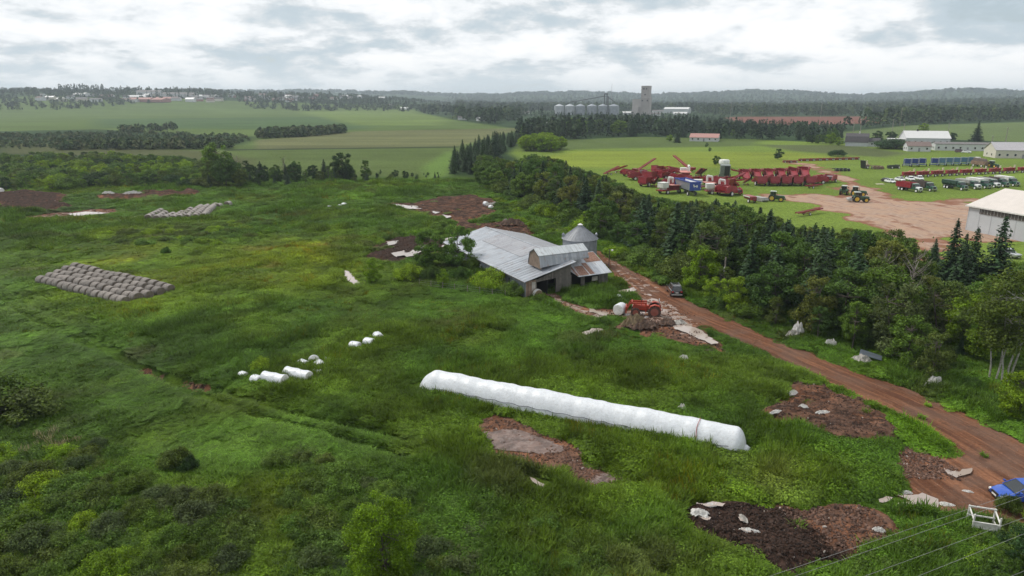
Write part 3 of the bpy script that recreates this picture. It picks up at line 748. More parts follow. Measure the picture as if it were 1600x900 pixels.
def bare(name, h, w, seed):
    g = random.Random(seed); mb = MB(); root = empty(name); tag(root, 'dead tree', 'tree')
    mb.tube((0, 0, -.4), (.2, 0, h*.9), h*.013, .02, 6, False)
    for i in range(26):
        z = h*g.uniform(.25, .85); a = g.uniform(0, 6.28); L = w*.5*(1.1-z/h)*g.uniform(.6, 1.3)+.4
        p0 = Vector((.2*z/h, 0, z)); p1 = p0+Vector((math.cos(a)*L*.6, math.sin(a)*L*.6, L*.7)); p2 = p1+Vector((math.cos(a+.4)*L*.4, math.sin(a+.4)*L*.4, L*.6))
        mb.tube(p0, p1, .05, .03, 5, False); mb.tube(p1, p2, .03, .012, 4, False)
        for _ in range(3):
            q = p1.lerp(p2, g.random()); mb.tube(q, q+Vector((g.gauss(0, .4), g.gauss(0, .4), g.uniform(.2, .7))), .014, .008, 3, False)
    mb.build('trunk', mat('grey_dead_wood', (.20, .175, .15), .9, var=.3), root, smooth=60)
    n = 160; C = nr.normal(size=(n, 3))*np.array([w*.22, w*.22, h*.2])+np.array([0, 0, h*.58])
    cr_ = bpy.data.objects.new('crown', raw_mesh(name+'_crown', quads_mesh('', C, nr.normal(size=(n, 3)), .16*np.ones(n)), 4, LEAF)); COL.objects.link(cr_); cr_.parent = root
    return Proto(root)
# unit prototypes (real heights, then scaled a little per copy)
MAPLE = [broad('maple_tree', 9, 7.0, 44, 430, .155, .16, seed=i, cl=.75) for i in (1, 2, 3)]
FINEMAPLE = [broad('maple_tree', 9, 7.0, 85, 640, .10, .05, seed=31, cl=.78)]
ALDER = [broad('alder_tree', 8, 5.2, 34, 520, .125, .12, trunks=2, seed=i, cl=.8) for i in (4, 5)]
ASPEN = [broad('poplar_tree', 11, 4.6, 36, 480, .13, .24, seed=i, cl=.85) for i in (6, 7)]
BIRCHES = [broad('birch_tree', 11, 5.5, 40, 280, .12, .36, trunks=3, birch=True, seed=i) for i in (8, 9)]
SPRUCE = [spruce('spruce_tree', 10, w_, seed=i) for i, w_ in ((1, 4.6), (2, 5.2), (3, 4.0), (4, 5.6))]
BUSH = [bush('bush', 2.4, 4.2, 34, 750, .085, i) for i in (1, 2, 3)]
LOWBUSH = [bush('low_shrub', 1.3, 3.0, 24, 1000, .075, i) for i in (4, 5)]
DEAD = [bare('dead_tree', 10, 4.5, i) for i in (1, 2)]
GREENS = {'dark': (.064, .118, .026), 'mid': (.090, .155, .026), 'olive': (.084, .120, .026), 'bright': (.16, .25, .018), 'lime': (.15, .24, .014), 'grey': (.080, .112, .044),
 'spruce': (.028, .053, .023), 'spruce2': (.038, .068, .025), 'thick': (.088, .145, .028), 'birch': (.10, .135, .026), 'yolive': (.11, .13, .028), 'deep': (.034, .068, .022)}
def jitc(c, s=.18):
    k = rng.uniform(1-s, 1+s); return (c[0]*k*rng.uniform(.92, 1.06), c[1]*k, c[2]*k*rng.uniform(.9, 1.1), 1)
PROTOH = {}
for l, h_ in ((MAPLE, 9), (FINEMAPLE, 9), (ALDER, 8), (ASPEN, 11), (BIRCHES, 11), (SPRUCE, 10), (BUSH, 2.4), (LOWBUSH, 1.3), (DEAD, 10)):
    for q in l: PROTOH[id(q)] = h_
def plant(plist, x, y, h, col, label, group=None, wide=1.0):
    p_ = rng.choice(plist); s = h/PROTOH[id(p_)]
    return p_.place((x, y, tz(x, y)-.05), rng.uniform(0, 6.28), label, group, (s*wide, s*wide, s), jitc(GREENS[col]))
def poisson(poly, d, seed=0, nmax=4000):
    g = np.random.default_rng(seed); a = np.array(poly); x0, x1, y0, y1 = a[:, 0].min(), a[:, 0].max(), a[:, 1].min(), a[:, 1].max()
    n = int(min(60000, 14*(x1-x0)*(y1-y0)/(d*d)))+200
    X = g.uniform(x0, x1, n); Y = g.uniform(y0, y1, n); k = sdf_poly(X, Y, poly) < 0
    cell = {}; pts = []
    for x, y in zip(X[k].tolist(), Y[k].tolist()):
        i, j = int(x//d), int(y//d)
        if any((x-q[0])**2+(y-q[1])**2 < d*d for u in (-1, 0, 1) for v in (-1, 0, 1) for q in cell.get((i+u, j+v), ())): continue
        cell.setdefault((i, j), []).append((x, y)); pts.append((x, y))
        if len(pts) >= nmax: break
    return pts
def interp(tbl, v):
    xs = [a for a, b in tbl]; ys = [b for a, b in tbl]; return float(np.interp(v, xs, ys))
# ---- the wood between the lane and the machinery yard
rng = random.Random(21)
WOOD = G([(752, 268), (790, 262), (850, 270), (940, 296), (1040, 320), (1110, 336), (1235, 374), (1330, 388), (1440, 402), (1490, 410), (1620, 440), (1800, 520), (1800, 740), (1620, 668), (1530, 628), (1440, 592), (1330, 552), (1230, 518), (1140, 488), (1080, 458), (1050, 436), (1000, 415), (925, 372), (860, 345), (800, 312), (752, 290)])
TOPS = [(700, 246), (745, 236), (800, 252), (830, 240), (870, 246), (900, 262), (950, 274), (1000, 302), (1050, 312), (1110, 312), (1160, 318), (1200, 330), (1235, 350), (1300, 356), (1340, 352), (1400, 360), (1435, 385), (1480, 362), (1545, 358), (1580, 405), (1700, 420)]
for (x, y) in poisson(WOOD, 3.8, 3):
    px, py = pix(x, y); room = ztop(y, interp(TOPS, px))-tz(x, y)
    front = min(1.0, dist_line(np.array([x]), np.array([y]), G([(752, 290), (800, 312), (925, 372), (1000, 415), (1050, 436), (1080, 458), (1140, 488), (1230, 518), (1330, 552), (1440, 592), (1530, 628), (1620, 668)]))[0]/9)
    u_ = rng.random()
    if 1425 < px < 1590 and u_ > .12: room = min(room, ztop(y, 428)-tz(x, y))
    if px > 1485 and py > 540: room = min(room, 2.4)
    spz = .22 if px < 1000 else (.40 if 1010 < px < 1290 and front > .5 else .12)
    if 1440 < px < 1580: spz = .12
    if u_ < spz and front > .3:
        h = min(rng.uniform(8.5, 13), room*rng.uniform(.88, 1.06))
        if h < 2: continue
        plant(SPRUCE, x, y, h, rng.choice(['spruce', 'spruce', 'spruce2']), 'dark pointed spruce in the tree belt beside the red lane', 'spruces in the tree belt beside the lane', rng.uniform(1.05, 1.4))
    else:
        h = min(rng.uniform(6, 12.5)*(.68+.32*front), room*rng.uniform(.85, 1.03))
        if h < 1.2: continue
        if (front < .25 and rng.random() < .55) or h < 3.5:
            plant(BUSH+ALDER[:1], x, y, max(1.6, h*.55), rng.choice(['mid', 'olive', 'bright', 'mid', 'dark']), 'low leafy bush on the wood edge along the red lane', 'bushes on the wood edge', 1.1)
            continue
        pl, cl, nm = rng.choice([(MAPLE, 'mid', 'mid green'), (MAPLE, 'dark', 'dark green'), (ALDER, 'olive', 'olive green'), (ASPEN, 'dark', 'dark green'), (ALDER, 'grey', 'greyish green'), (ASPEN, 'mid', 'mid green'), (MAPLE, 'dark', 'dark green'), (ALDER, 'yolive', 'yellowish green'), (MAPLE, 'mid', 'mid green'), (ALDER, 'olive', 'olive green')])
        plant(pl, x, y, h, cl, nm+' broadleaf tree in the wood beside the red lane', nm+' broadleaf trees of the wood', rng.uniform(.9, 1.2))
for px, py, h, pl, cl, lab in [
 (1092, 455, 7.2, MAPLE, 'bright', 'bright green maple behind the small utility pole by the lane'), (1150, 488, 5.6, MAPLE, 'bright', 'bright green rounded maple in front of the utility pole by the lane'),
 (1118, 478, 4.6, MAPLE, 'bright', 'small bright maple at the lane edge left of the pole'),
 (1265, 520, 8.0, ALDER, 'yolive', 'yellowish tree over the white rubble beside the lane'), (1395, 560, 9.5, ALDER, 'grey', 'grey green willow leaning out of the wood'),
 (1335, 540, 5.0, MAPLE, 'mid', 'fresh green spreading tree low on the wood edge'), (1450, 600, 6.0, ALDER, 'olive', 'pointed olive shrub tree standing out from the wood edge'),
 (1590, 660, 5.2, MAPLE, 'lime', 'lime green bush tree right of the white sack by the lane'), (1520, 560, 8, MAPLE, 'bright', 'bright yellow green tree left of the white birches'),
 (1570, 610, 13.5, BIRCHES, 'birch', 'tall birch with white stems at the right edge of the wood'), (1550, 600, 12.5, BIRCHES, 'birch', 'birch with pale leaning stems left of the tallest birch'),
 (1410, 520, 12.0, DEAD, 'olive', 'bare grey dead tree standing in the middle of the wood'), (1262, 500, 9.5, DEAD, 'olive', 'thin bare dead tree behind the pole at the wood edge'), (1370, 500, 11.0, DEAD, 'olive', 'grey leafless tree left of the taller dead tree'),
 (1180, 410, 6, DEAD, 'olive', 'small bare tree among the dark spruces'),
 (1478, 458, 12.0, SPRUCE, 'spruce', 'ragged dark spruce left of the white shed corner'), (1510, 464, 11.0, SPRUCE, 'spruce', 'dark spruce below the gravel yard, second of three'), (1548, 468, 13.0, SPRUCE, 'spruce', 'tallest dark spruce in front of the white shed wall')]:
    q = P(px, py); plant(pl, q.x, q.y, h, cl, lab, None, 1.05)
# ---- bushes around the barn
for px, py, h, w_, cl, lab, pl in [
 (672, 424, 7.6, 1.0, 'mid', 'large dark green tree left of the barn, nearer the muck heap', MAPLE), (716, 424, 8.2, .9, 'mid', 'large green tree against the far end of the barn wall', MAPLE),
 (583, 444, 4.6, .9, 'bright', 'rounded bright green bush beside the little pool', MAPLE), (693, 450, 3.4, .8, 'bright', 'yellow green bush in the grass before the barn', MAPLE),
 (640, 438, 2.8, 1.0, 'bright', 'low dark bush between the round bush and the barn trees', BUSH), (745, 426, 3.2, .8, 'mid', 'bush growing against the barn wall', BUSH),
 (768, 452, 3.6, .9, 'bright', 'bush with yellowish top in front of the barn wall', BUSH), (800, 462, 2.4, .9, 'mid', 'low dark bush at the barn corner', BUSH), (675, 438, 2.6, .8, 'dark', 'dark bush under the barn trees', BUSH),
 (720, 437, 2.2, .9, 'dark', 'dark low bush beside the barn fence', BUSH), (846, 472, 1.4, .8, 'mid', 'small bush at the barn doorway', LOWBUSH),
 (410, 585, 2.0, .75, 'bright', 'bright green shrub behind the white wrapped bales', BUSH), (25, 648, 3.2, 1.5, 'olive', 'large dark shrub at the left edge beside the wheel tracks', BUSH), (-8, 640, 3.6, 1.2, 'mid', 'shrub cut by the left edge of the view', BUSH),
 (338, 385, 1.7, .8, 'bright', 'small bright bush alone in the pasture', BUSH), (260, 398, 1.8, .6, 'dark', 'small dark bush alone in the pasture', BUSH),
 (650, 360, 2.2, 1.6, 'mid', 'broad green bush beside the far red track', BUSH), (690, 362, 2.6, 1.3, 'mid', 'dense green bush at the bend of the far red track', BUSH), (775, 345, 2.2, 1.3, 'mid', 'bush behind the barn beside the red heap', BUSH),
 (635, 345, 1.5, 1.0, 'bright', 'low bright bush left of the far red track', BUSH), (600, 905, 6.4, .92, 'lime', 'large lime green maple at the bottom of the view', FINEMAPLE),
 (1592, 905, 3.4, .9, 'thick', 'green bushy tree below the blue car at the right edge', MAPLE), (1600, 935, 5.6, 1.0, 'deep', 'dark tree in the bottom right corner', ALDER), (1560, 930, 3.0, .9, 'mid', 'bushy tree under the lowest power line', MAPLE), (1575, 800, 1.8, .55, 'olive', 'small olive bush below the blue car', BUSH), (1560, 895, 2.0, .9, 'mid', 'leafy bush under the power lines', BUSH),
 (275, 728, 2.0, .8, 'olive', 'brownish bush alone in the long grass', BUSH), (295, 735, 1.6, .6, 'deep', 'dark bush alone in the long grass', BUSH)]:
    q = P(px, py); plant(pl, q.x, q.y, h, cl, lab, None, w_)
# ---- thicket at the bottom left
THK = G([(-60, 720), (60, 715), (150, 700), (230, 745), (262, 790), (360, 790), (400, 840), (360, 940), (-60, 940)])
for (x, y) in poisson(THK, 1.75, 5):
    h = rng.uniform(1.0, 2.1); plant(BUSH if h > 1.4 else LOWBUSH, x, y, h, rng.choice(['thick', 'thick', 'olive', 'mid', 'grey', 'bright']), 'bush of the dense thicket in the bottom left corner', 'bushes of the bottom left thicket', rng.uniform(.8, 1.1))
THK2 = G([(430, 730), (500, 722), (560, 740), (620, 770), (700, 780), (800, 800), (900, 850), (960, 900), (960, 940), (420, 940), (460, 850)])
for (x, y) in poisson(THK2, 1.55, 6):
    h = rng.uniform(.7, 1.35); plant(LOWBUSH, x, y, h, rng.choice(['thick', 'olive', 'thick', 'grey', 'mid']), 'low wild rose bush around the lime green maple', 'low bushes around the lime maple', rng.uniform(.8, 1.1))
for (x, y) in poisson(G([(1380, 870), (1500, 840), (1640, 830), (1640, 950), (1330, 950)]), 2.2, 8):
    plant(LOWBUSH, x, y, rng.uniform(.8, 1.5), rng.choice(['mid', 'bright', 'mid']), 'low bush under the power lines in the bottom right', 'low bushes under the power lines')
for (x, y) in poisson(G([(160, 370), (300, 352), (420, 350), (420, 372), (300, 385), (200, 390)]), 3.2, 9):
    plant(LOWBUSH, x, y, rng.uniform(.8, 1.6), rng.choice(['mid', 'olive', 'bright']), 'low bush in the pasture behind the big bale stack', 'low bushes behind the big bale stack', 1.2)
for (x, y) in poisson(G([(800, 345), (870, 380), (925, 385), (985, 420), (1040, 450), (1050, 440), (1000, 415), (925, 372), (860, 345), (800, 312), (770, 310)]), 3.4, 10):
    plant(LOWBUSH+BUSH, x, y, rng.uniform(.9, 2.0), rng.choice(['mid', 'mid', 'bright']), 'low bush on the bank between the barn and the wood', 'bushes on the bank behind the barn', 1.1)
# ---- hedge trees across the middle of the left side
HT = [(0, 246), (100, 240), (240, 250), (320, 258), (335, 232), (360, 236), (385, 245), (430, 250), (470, 250), (535, 244), (560, 262), (620, 262), (660, 262), (690, 268)]
for (x, y) in poisson(G([(318, 296), (330, 274), (500, 276), (690, 272), (690, 281), (500, 290)]), 4.3, 11):
    px, py = pix(x, y); room = ztop(y, interp(HT, px))
    h = room*rng.choice([.95, .6, .45, .8, .55])*rng.uniform(.85, 1.05)
    if rng.random() < .3: plant(SPRUCE, x, y, h, 'spruce', 'dark spruce in the hedge row across the far pasture edge', 'spruces of the far hedge row', 1.2)
    else: plant(ASPEN+MAPLE, x, y, h, rng.choice(['dark', 'deep', 'deep', 'olive', 'dark']), 'dark leafy tree in the hedge row across the far pasture edge', 'leafy trees of the far hedge row')
for px, h, lab, pl, cl in [(343, 14.5, 'tall round tree at the left end of the hedge row', MAPLE, 'mid'), (537, 11, 'tall spreading dark tree in the hedge row', MAPLE, 'deep'), (572, 8.5, 'slender tree with narrow crown in the hedge row', ASPEN, 'dark'), (445, 10, 'bare greyish tree in the hedge row', DEAD, 'olive'), (372, 10, 'bare brownish tree near the left end of the hedge row', DEAD, 'olive')]:
    q = P(px, 284); plant(pl, q.x, q.y, h, cl, lab)
for (x, y) in poisson(G([(-60, 300), (-60, 262), (60, 250), (200, 250), (330, 262), (335, 294), (200, 298)]), 4.4, 12):
    px, py = pix(x, y)
    plant(BUSH+ALDER+ALDER, x, y, rng.uniform(2.5, 5.5), rng.choice(['mid', 'mid', 'olive', 'dark', 'bright', 'deep']), 'leafy shrub of the broad thicket left of the hedge row', 'shrubs of the left thicket', 1.25)
# ---- spruce belt towards the feed mill
BT = [(700, 232), (715, 222), (760, 206), (800, 204), (815, 215)]
for (x, y) in poisson(G([(704, 272), (712, 250), (750, 228), (790, 216), (812, 214), (806, 226), (770, 250), (752, 274)]), 6.2, 13):
    px, py = pix(x, y); room = ztop(y, interp(BT, px))
    if rng.random() < .2: continue
    plant(SPRUCE, x, y, max(5, min(17, room)*rng.uniform(.5, 1.05)), rng.choice(['spruce', 'spruce2', 'deep']), 'dark spruce in the belt between the green fields and the lawn', 'spruces of the field belt', 1.1)
for (x, y) in poisson(G([(812, 236), (820, 226), (850, 224), (878, 234), (860, 238)]), 5, 14):
    plant(MAPLE, x, y, rng.uniform(6, 9), 'lime', 'rounded lime green tree at the far left corner of the bright field', 'lime trees at the bright field corner', 1.3)
# ================================================================ farm: materials
def sheet_metal(name, axis, width, cols, rust=0.0, rough=.42, metal=.35, seed=0.0):
    """corrugated sheets: ribs run across `axis`, each sheet slightly its own tone"""
    m, nt, b, out = new_mat(name)
    tc = nt.new('ShaderNodeTexCoord').outputs['Object']; sp = nt.new('ShaderNodeSeparateXYZ'); nt.link(tc, sp.inputs[0])
    a = sp.outputs[axis]; o_ = sp.outputs[1-axis]
    k = nt.math('FLOOR', nt.math('DIVIDE', a, width)); k2 = nt.math('FLOOR', nt.math('DIVIDE', o_, 3.4))
    wn = nt.new('ShaderNodeTexWhiteNoise', noise_dimensions='3D'); cb = nt.new('ShaderNodeCombineXYZ'); nt.link(k, cb.inputs[0]); nt.link(k2, cb.inputs[1]); cb.inputs[2].default_value = seed; nt.link(cb.outputs[0], wn.inputs[0])
    base = nt.mix(wn.outputs[0], c4(cols[0]), c4(cols[1]))
    fr = nt.math('FRACT', nt.math('DIVIDE', a, width)); seam = nt.math('LESS_THAN', fr, .07)
    base = nt.mix(nt.math('MULTIPLY', seam, .45), base, (.10, .105, .115, 1))
    n1 = nt.noise(tc, .8, 5, .65); base = nt.mix(nt.ss(n1, .45, .75, 0, .35), base, (.20, .205, .22, 1))
    st = nt.noise(nt.vmath('MULTIPLY', tc, (.25 if axis == 1 else 4, 4 if axis == 1 else .25, 1)), 1.2, 4, .6)
    base = nt.mix(nt.ss(st, .5, .75, 0, .5), base, (.17, .155, .15, 1)); base = nt.mix(nt.ss(nt.math('MULTIPLY', st, n1), .30, .42, 0, .55), base, (.24, .15, .11, 1))
    if rust > 0:
        rn = nt.math('ADD', nt.math('MULTIPLY', st, .6), nt.math('MULTIPLY', wn.outputs[0], .7))
        rk = nt.ss(rn, 1.0-rust, 1.0-rust+.15)
        rc = nt.mix(nt.ss(nt.noise(tc, 5, 3), .35, .65), (.16, .065, .035, 1), (.28, .15, .10, 1))
        base = nt.mix(rk, base, rc)
    nt.link(base, b.inputs['Base Color']); b.inputs['Roughness'].default_value = rough; b.inputs['Metallic'].default_value = metal
    bn = nt.new('ShaderNodeBump'); bn.inputs['Strength'].default_value = .5; bn.inputs['Distance'].default_value = .04
    wv = nt.math('SINE', nt.math('MULTIPLY', a, 6.283/.22)); nt.link(nt.math('ADD', wv, nt.math('MULTIPLY', n1, 3)), bn.inputs['Height']); nt.link(bn.outputs[0], b.inputs['Normal'])
    return m
def boards(name, cols, axis=0, width=.22, stain=(.05, .045, .04), rough=.85):
    m, nt, b, out = new_mat(name)
    tc = nt.new('ShaderNodeTexCoord').outputs['Object']; sp = nt.new('ShaderNodeSeparateXYZ'); nt.link(tc, sp.inputs[0])
    a = sp.outputs[axis]; k = nt.math('FLOOR', nt.math('DIVIDE', a, width))
    wn = nt.new('ShaderNodeTexWhiteNoise', noise_dimensions='1D'); nt.link(k, wn.inputs[1])
    base = nt.mix(wn.outputs[0], c4(cols[0]), c4(cols[1]))
    fr = nt.math('FRACT', nt.math('DIVIDE', a, width)); base = nt.mix(nt.math('MULTIPLY', nt.math('LESS_THAN', fr, .12), .6), base, c4(stain))
    n = nt.noise(tc, 1.3, 5, .65); base = nt.mix(nt.ss(n, .45, .72, 0, .6), base, c4(stain))
    nt.link(base, b.inputs['Base Color']); b.inputs['Roughness'].default_value = rough
    return m
GREYMETAL = ((.31, .335, .375), (.42, .445, .485))
M_ROOF = sheet_metal('barn_roof_sheets', 1, 1.02, GREYMETAL)
M_ROOF2 = sheet_metal('old_roof_sheets', 1, 1.02, ((.29, .295, .325), (.36, .365, .39)), seed=3)
M_WING = sheet_metal('wing_roof_sheets', 0, .9, ((.42, .44, .48), (.56, .58, .61)), seed=2)
M_RUST = sheet_metal('rusty_roof_sheets', 0, .62, ((.40, .41, .44), (.52, .52, .54)), rust=.68, seed=5)
M_LOFT = sheet_metal('loft_sheets', 0, .8, ((.42, .45, .47), (.52, .55, .57)), seed=7)
M_LOFTW = sheet_metal('loft_side_shaded_sheets', 0, .5, ((.22, .24, .265), (.33, .35, .375)), seed=8)  # darker than the loft roof: shade of the steep side put into the colour
M_WALL = boards('grey_barn_boards', ((.16, .18, .205), (.26, .28, .30)), 1, .24)
M_OLD = boards('weathered_boards', ((.085, .078, .07), (.16, .145, .13)), 0, .25, (.035, .03, .027))
M_BROWN = boards('brown_boards', ((.20, .135, .10), (.30, .21, .155)), 0, .3, (.08, .055, .04))
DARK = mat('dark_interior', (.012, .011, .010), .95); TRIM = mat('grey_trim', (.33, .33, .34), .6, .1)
WHITE = mat('white_paint', (.60, .60, .58), .5, dirt=(.35, .30, .26), dirt_amt=.35); GLASS = mat('dark_glass', (.015, .02, .024), .08, spec=.8, var=.02)
TYRE = mat('tyre_rubber', (.022, .021, .020), .85, dirt=(.12, .07, .05), dirt_amt=.4, scale=3); STEEL = mat('bare_steel', (.30, .30, .31), .45, .6)
BLACK = mat('black_paint', (.016, .016, .018), .4); WOOD_GREY = mat('grey_wood', (.23, .20, .175), .85, var=.3, scale=3, bump=.3)
WHITEFILM = mat('white_film', (.56, .585, .62), .38, var=.05, scale=2.5, dirt=(.38, .37, .36), dirt_amt=.5, bump=.55, bscale=2.6)
# ================================================================ the barn (local x across, y along its ridge, origin at the front left corner)
AX = Vector((-.457, .889, 0)); PER = Vector((.889, .457, 0)); B0 = P(821, 465.5); RZ = math.atan2(PER.y, PER.x)
def make_barn():
    r = empty('barn', (B0.x, B0.y, 0), RZ); tag(r, 'old grey barn with wide metal roof, raised loft and rust patched lean-to wing', 'barn')
    E, T, HW, LEN = 2.75, 5.0, 8.9, 33.5
    inv = lambda p_: (Vector((p_.x-B0.x, p_.y-B0.y, 0)).dot(PER), Vector((p_.x-B0.x, p_.y-B0.y, 0)).dot(AX))
    # walls: left long wall with gaps, front wall, rear wall
    w_ = MB()
    gaps = [(8.4, 9.3, 0, 1.9), (11.5, 12.1, .8, 1.6), (2.4, 3.2, .1, 1.7), (5.4, 6.1, .0, 1.9), (16, 16.6, .9, 1.6), (22, 22.6, .9, 1.6)]
    ys = sorted(set([0, LEN]+[g[0] for g in gaps]+[g[1] for g in gaps]))
    for a, b in zip(ys, ys[1:]):
        g = [q for q in gaps if q[0] == a and q[1] == b]
        if g:
            if g[0][2] > 0: w_.box((.1, (a+b)/2, g[0][2]/2-.3), (.16, b-a, g[0][2]+.6))
            w_.box((.1, (a+b)/2, (g[0][3]+E)/2-.05), (.16, b-a, E-g[0][3]-.1))
        else: w_.box((.1, (a+b)/2, E/2-.35), (.16, b-a, E+.6))
    w_.build('wall', M_WALL, r)
    MB().box((9, LEN-.1, 1.4), (17.6, .16, 3.2)).build('wall', M_WALL, r)
    MB().box((17.5, 18.5, 1.2), (.16, 29.8, 2.9)).build('wall', M_WALL, r)
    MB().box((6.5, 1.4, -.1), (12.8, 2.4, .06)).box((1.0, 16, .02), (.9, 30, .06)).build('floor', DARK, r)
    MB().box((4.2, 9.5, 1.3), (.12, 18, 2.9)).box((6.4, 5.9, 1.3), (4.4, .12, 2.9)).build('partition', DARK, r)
    # front: brown boarded bay, doorway, dark weathered wall
    MB().box((.95, .06, 1.2), (1.75, .14, 3.0)).build('wall', M_BROWN, r).__setitem__('label', 'brown boarded front corner wall')
    d_ = MB().box((1.42, -.06, 1.35), (.62, .08, 2.1)).build('door', mat('pale_door', (.42, .40, .37), .7, dirt=(.2, .16, .13)), r)
    MB().box((1.65, -.12, 1.3), (.05, .06, .16)).build('handle', STEEL, d_)
    MB().box((1.9, .1, 1.3), (.2, .2, 3.0)).box((5.6, .1, 1.3), (.2, .2, 3.0)).build('post', M_OLD, r)
    MB().prism([(1.8, E-.15), (2.0, E-.45), (8.2, 2.75), (8.3, 4.75)], .02, .14).build('gable', M_OLD, r)
    MB().box((7.0, .06, 1.15), (2.8, .14, 3.1)).build('wall', M_OLD, r).__setitem__('label', 'dark weathered board wall')
    # main roof: two great slopes
    o_ = .55
    roof = MB().quadslab((-o_, -o_, E-.02), (HW, -o_, T), (HW, LEN+.4, T), (-o_, LEN+.4, E-.02), .09)
    rf = roof.build('roof', M_ROOF, r)
    MB().quadslab((HW+.01, 5.6, T), (HW*2+.4, 5.6, E), (HW*2+.4, LEN+.4, E), (HW+.01, LEN+.4, T), .09).build('roof', M_ROOF2, r)
    sl = (T-E)/(HW+o_)
    MB().quadslab((4.6, 10.2, E+sl*5.15+.05), (HW-.03, 10.2, T+.035), (HW-.03, 26.0, T+.035), (4.6, 26.0, E+sl*5.15+.05), .04).build('roof_section', M_ROOF2, rf).__setitem__('label', 'duller grey upper roof sheets')
    MB().box((HW, 20, T+.03), (.36, 27.5, .07)).build('ridge_cap', M_ROOF, rf)
    MB().box((-o_+.02, LEN/2, E-.09), (.06, LEN+.8, .16)).build('fascia', M_OLD, rf)
    for i in range(11):
        y_ = 1.02*i+.2
        MB().box((4.2, y_, (E+T)/2+.04), (9.3, .035, .035), ry=-math.atan(sl)).build('roof_rib', M_ROOF, rf)
    # lean-to wing facing the yard
    wx0, wx1, wy, wt, wy1 = 7.4, 15.6, -.9, 4.95, 4.75
    MB().quadslab((9.2, wy, 2.55), (wx1, wy, 2.55), (wx1, wy1, wt), (6.9, wy1, wt), .08).build('wing_roof', M_WING, r)
    sw = (wt-2.55)/(wy1-wy)
    for (x0, x1, y0, y1) in ((9.0, 11.3, -.75, 1.5), (12.6, 15.5, 2.2, 4.55), (7.5, 9.2, 1.6, 3.0), (11.5, 12.4, -.7, 2.1)):
        z0 = 2.55+sw*(y0-wy)+.045; z1 = 2.55+sw*(y1-wy)+.045
        MB().quadslab((x0, y0, z0), (x1, y0, z0), (x1, y1, z1), (x0, y1, z1), .03).build('rusty_sheet', M_RUST, r)
    MB().quadslab((6.9, wy1, wt), (wx1, wy1, wt), (wx1, wy1+5.2, 2.6), (HW+4, wy1+5.2, 2.6), .08).build('wing_roof', M_WING, r)
    MB().box((14.6, .1, .95), (1.8, .14, 2.7)).box((10.6, .1, .95), (.7, .14, 2.7)).box((12.2, .1, .2), (2.6, .12, 1.1)).build('wing_wall', M_OLD, r)
    MB().box((12.9, .0, 1.6), (1.1, .08, .7)).build('shutter', mat('pale_boards', (.34, .32, .29), .8, var=.25), r)
    MB().prism([(.1, -.3), (.1, 2.45), (wy1, 4.55), (wy1+5, 2.45), (wy1+5, -.3)], wx1-.25, wx1-.1, 'x').build('wing_wall', M_OLD, r)
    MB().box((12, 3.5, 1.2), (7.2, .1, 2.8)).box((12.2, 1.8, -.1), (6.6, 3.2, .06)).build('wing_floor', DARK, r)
    # gambrel loft riding over the ridge
    gl = [inv(P(833.5, 388, 7.0)), inv(P(909.5, 380.2, 7.0))]
    gx0, gx1 = gl[0][0]+.2, gl[1][0]; gy = (gl[0][1]+gl[1][1])/2
    ap, kn, kz, bt, bz = 7.0, 1.55, 6.1, 2.1, 4.3
    for sg in (-1, 1):
        MB().quadslab((gx0-.25, gy, ap), (gx1+.25, gy, ap), (gx1+.25, gy+sg*(kn+.1), kz), (gx0-.25, gy+sg*(kn+.1), kz), .07).build('loft_roof', M_LOFT, r)
        MB().quadslab((gx0-.15, gy+sg*kn, kz-.03), (gx1+.15, gy+sg*kn, kz-.03), (gx1+.15, gy+sg*bt, 5.05), (gx0-.15, gy+sg*bt, bz), .06).build('loft_side', M_LOFTW, r)
    for xx, bz_ in ((gx0, bz), (gx1, 5.1)):
        MB().prism([(gy-bt, bz_-.3), (gy-bt+.05, bz_), (gy-kn+.05, kz-.1), (gy, ap-.12), (gy+kn-.05, kz-.1), (gy+bt-.05, bz_), (gy+bt, bz_-.3)], xx-.06, xx+.06, 'x').build('loft_gable', mat('brown_plywood', (.17, .125, .095), .85, var=.25, dirt=(.07, .05, .04)), r)
    MB().box((gx0-.2, gy-kn*.5, (ap+kz)/2-.1), (.1, kn*1.2, .14), rx=math.atan((ap-kz)/kn)).build('loft_trim', DARK, r)
    # pale patches on the long wall
    for y_, z_ in ((13.4, 1.1), (16.8, 1.5), (9.9, .8)): MB().box((-.02, y_, z_), (.06, .6, .7)).build('wall_patch', mat('pale_patch', (.5, .49, .47), .8), r)
    return r
make_barn()
bq = Vector((B0.x, B0.y, 0))+PER*1.6+AX*-.9
hb = empty('hay_bale', (bq.x, bq.y, tz(bq.x, bq.y)), RZ); tag(hb, 'broken brown bale slumped against the brown front corner of the barn', 'bale')
STRAW = mat('old_straw', (.20, .145, .085), .95, var=.3, scale=3, dirt=(.07, .06, .05), bump=.8, bscale=6)
MB().lathe([(.3, -.6), (.72, -.55), (.78, 0), (.7, .55), (.3, .62)], 16, axis='y', c=(0, 0, .7)).build('straw', STRAW, hb, 50)
MB().lathe([(.74, -.5), (.8, -.3), (.8, .1), (.75, .12)], 16, axis='y', c=(0, 0, .7)).build('net_wrap', mat('grey_net', (.40, .39, .38), .7), hb, 50)
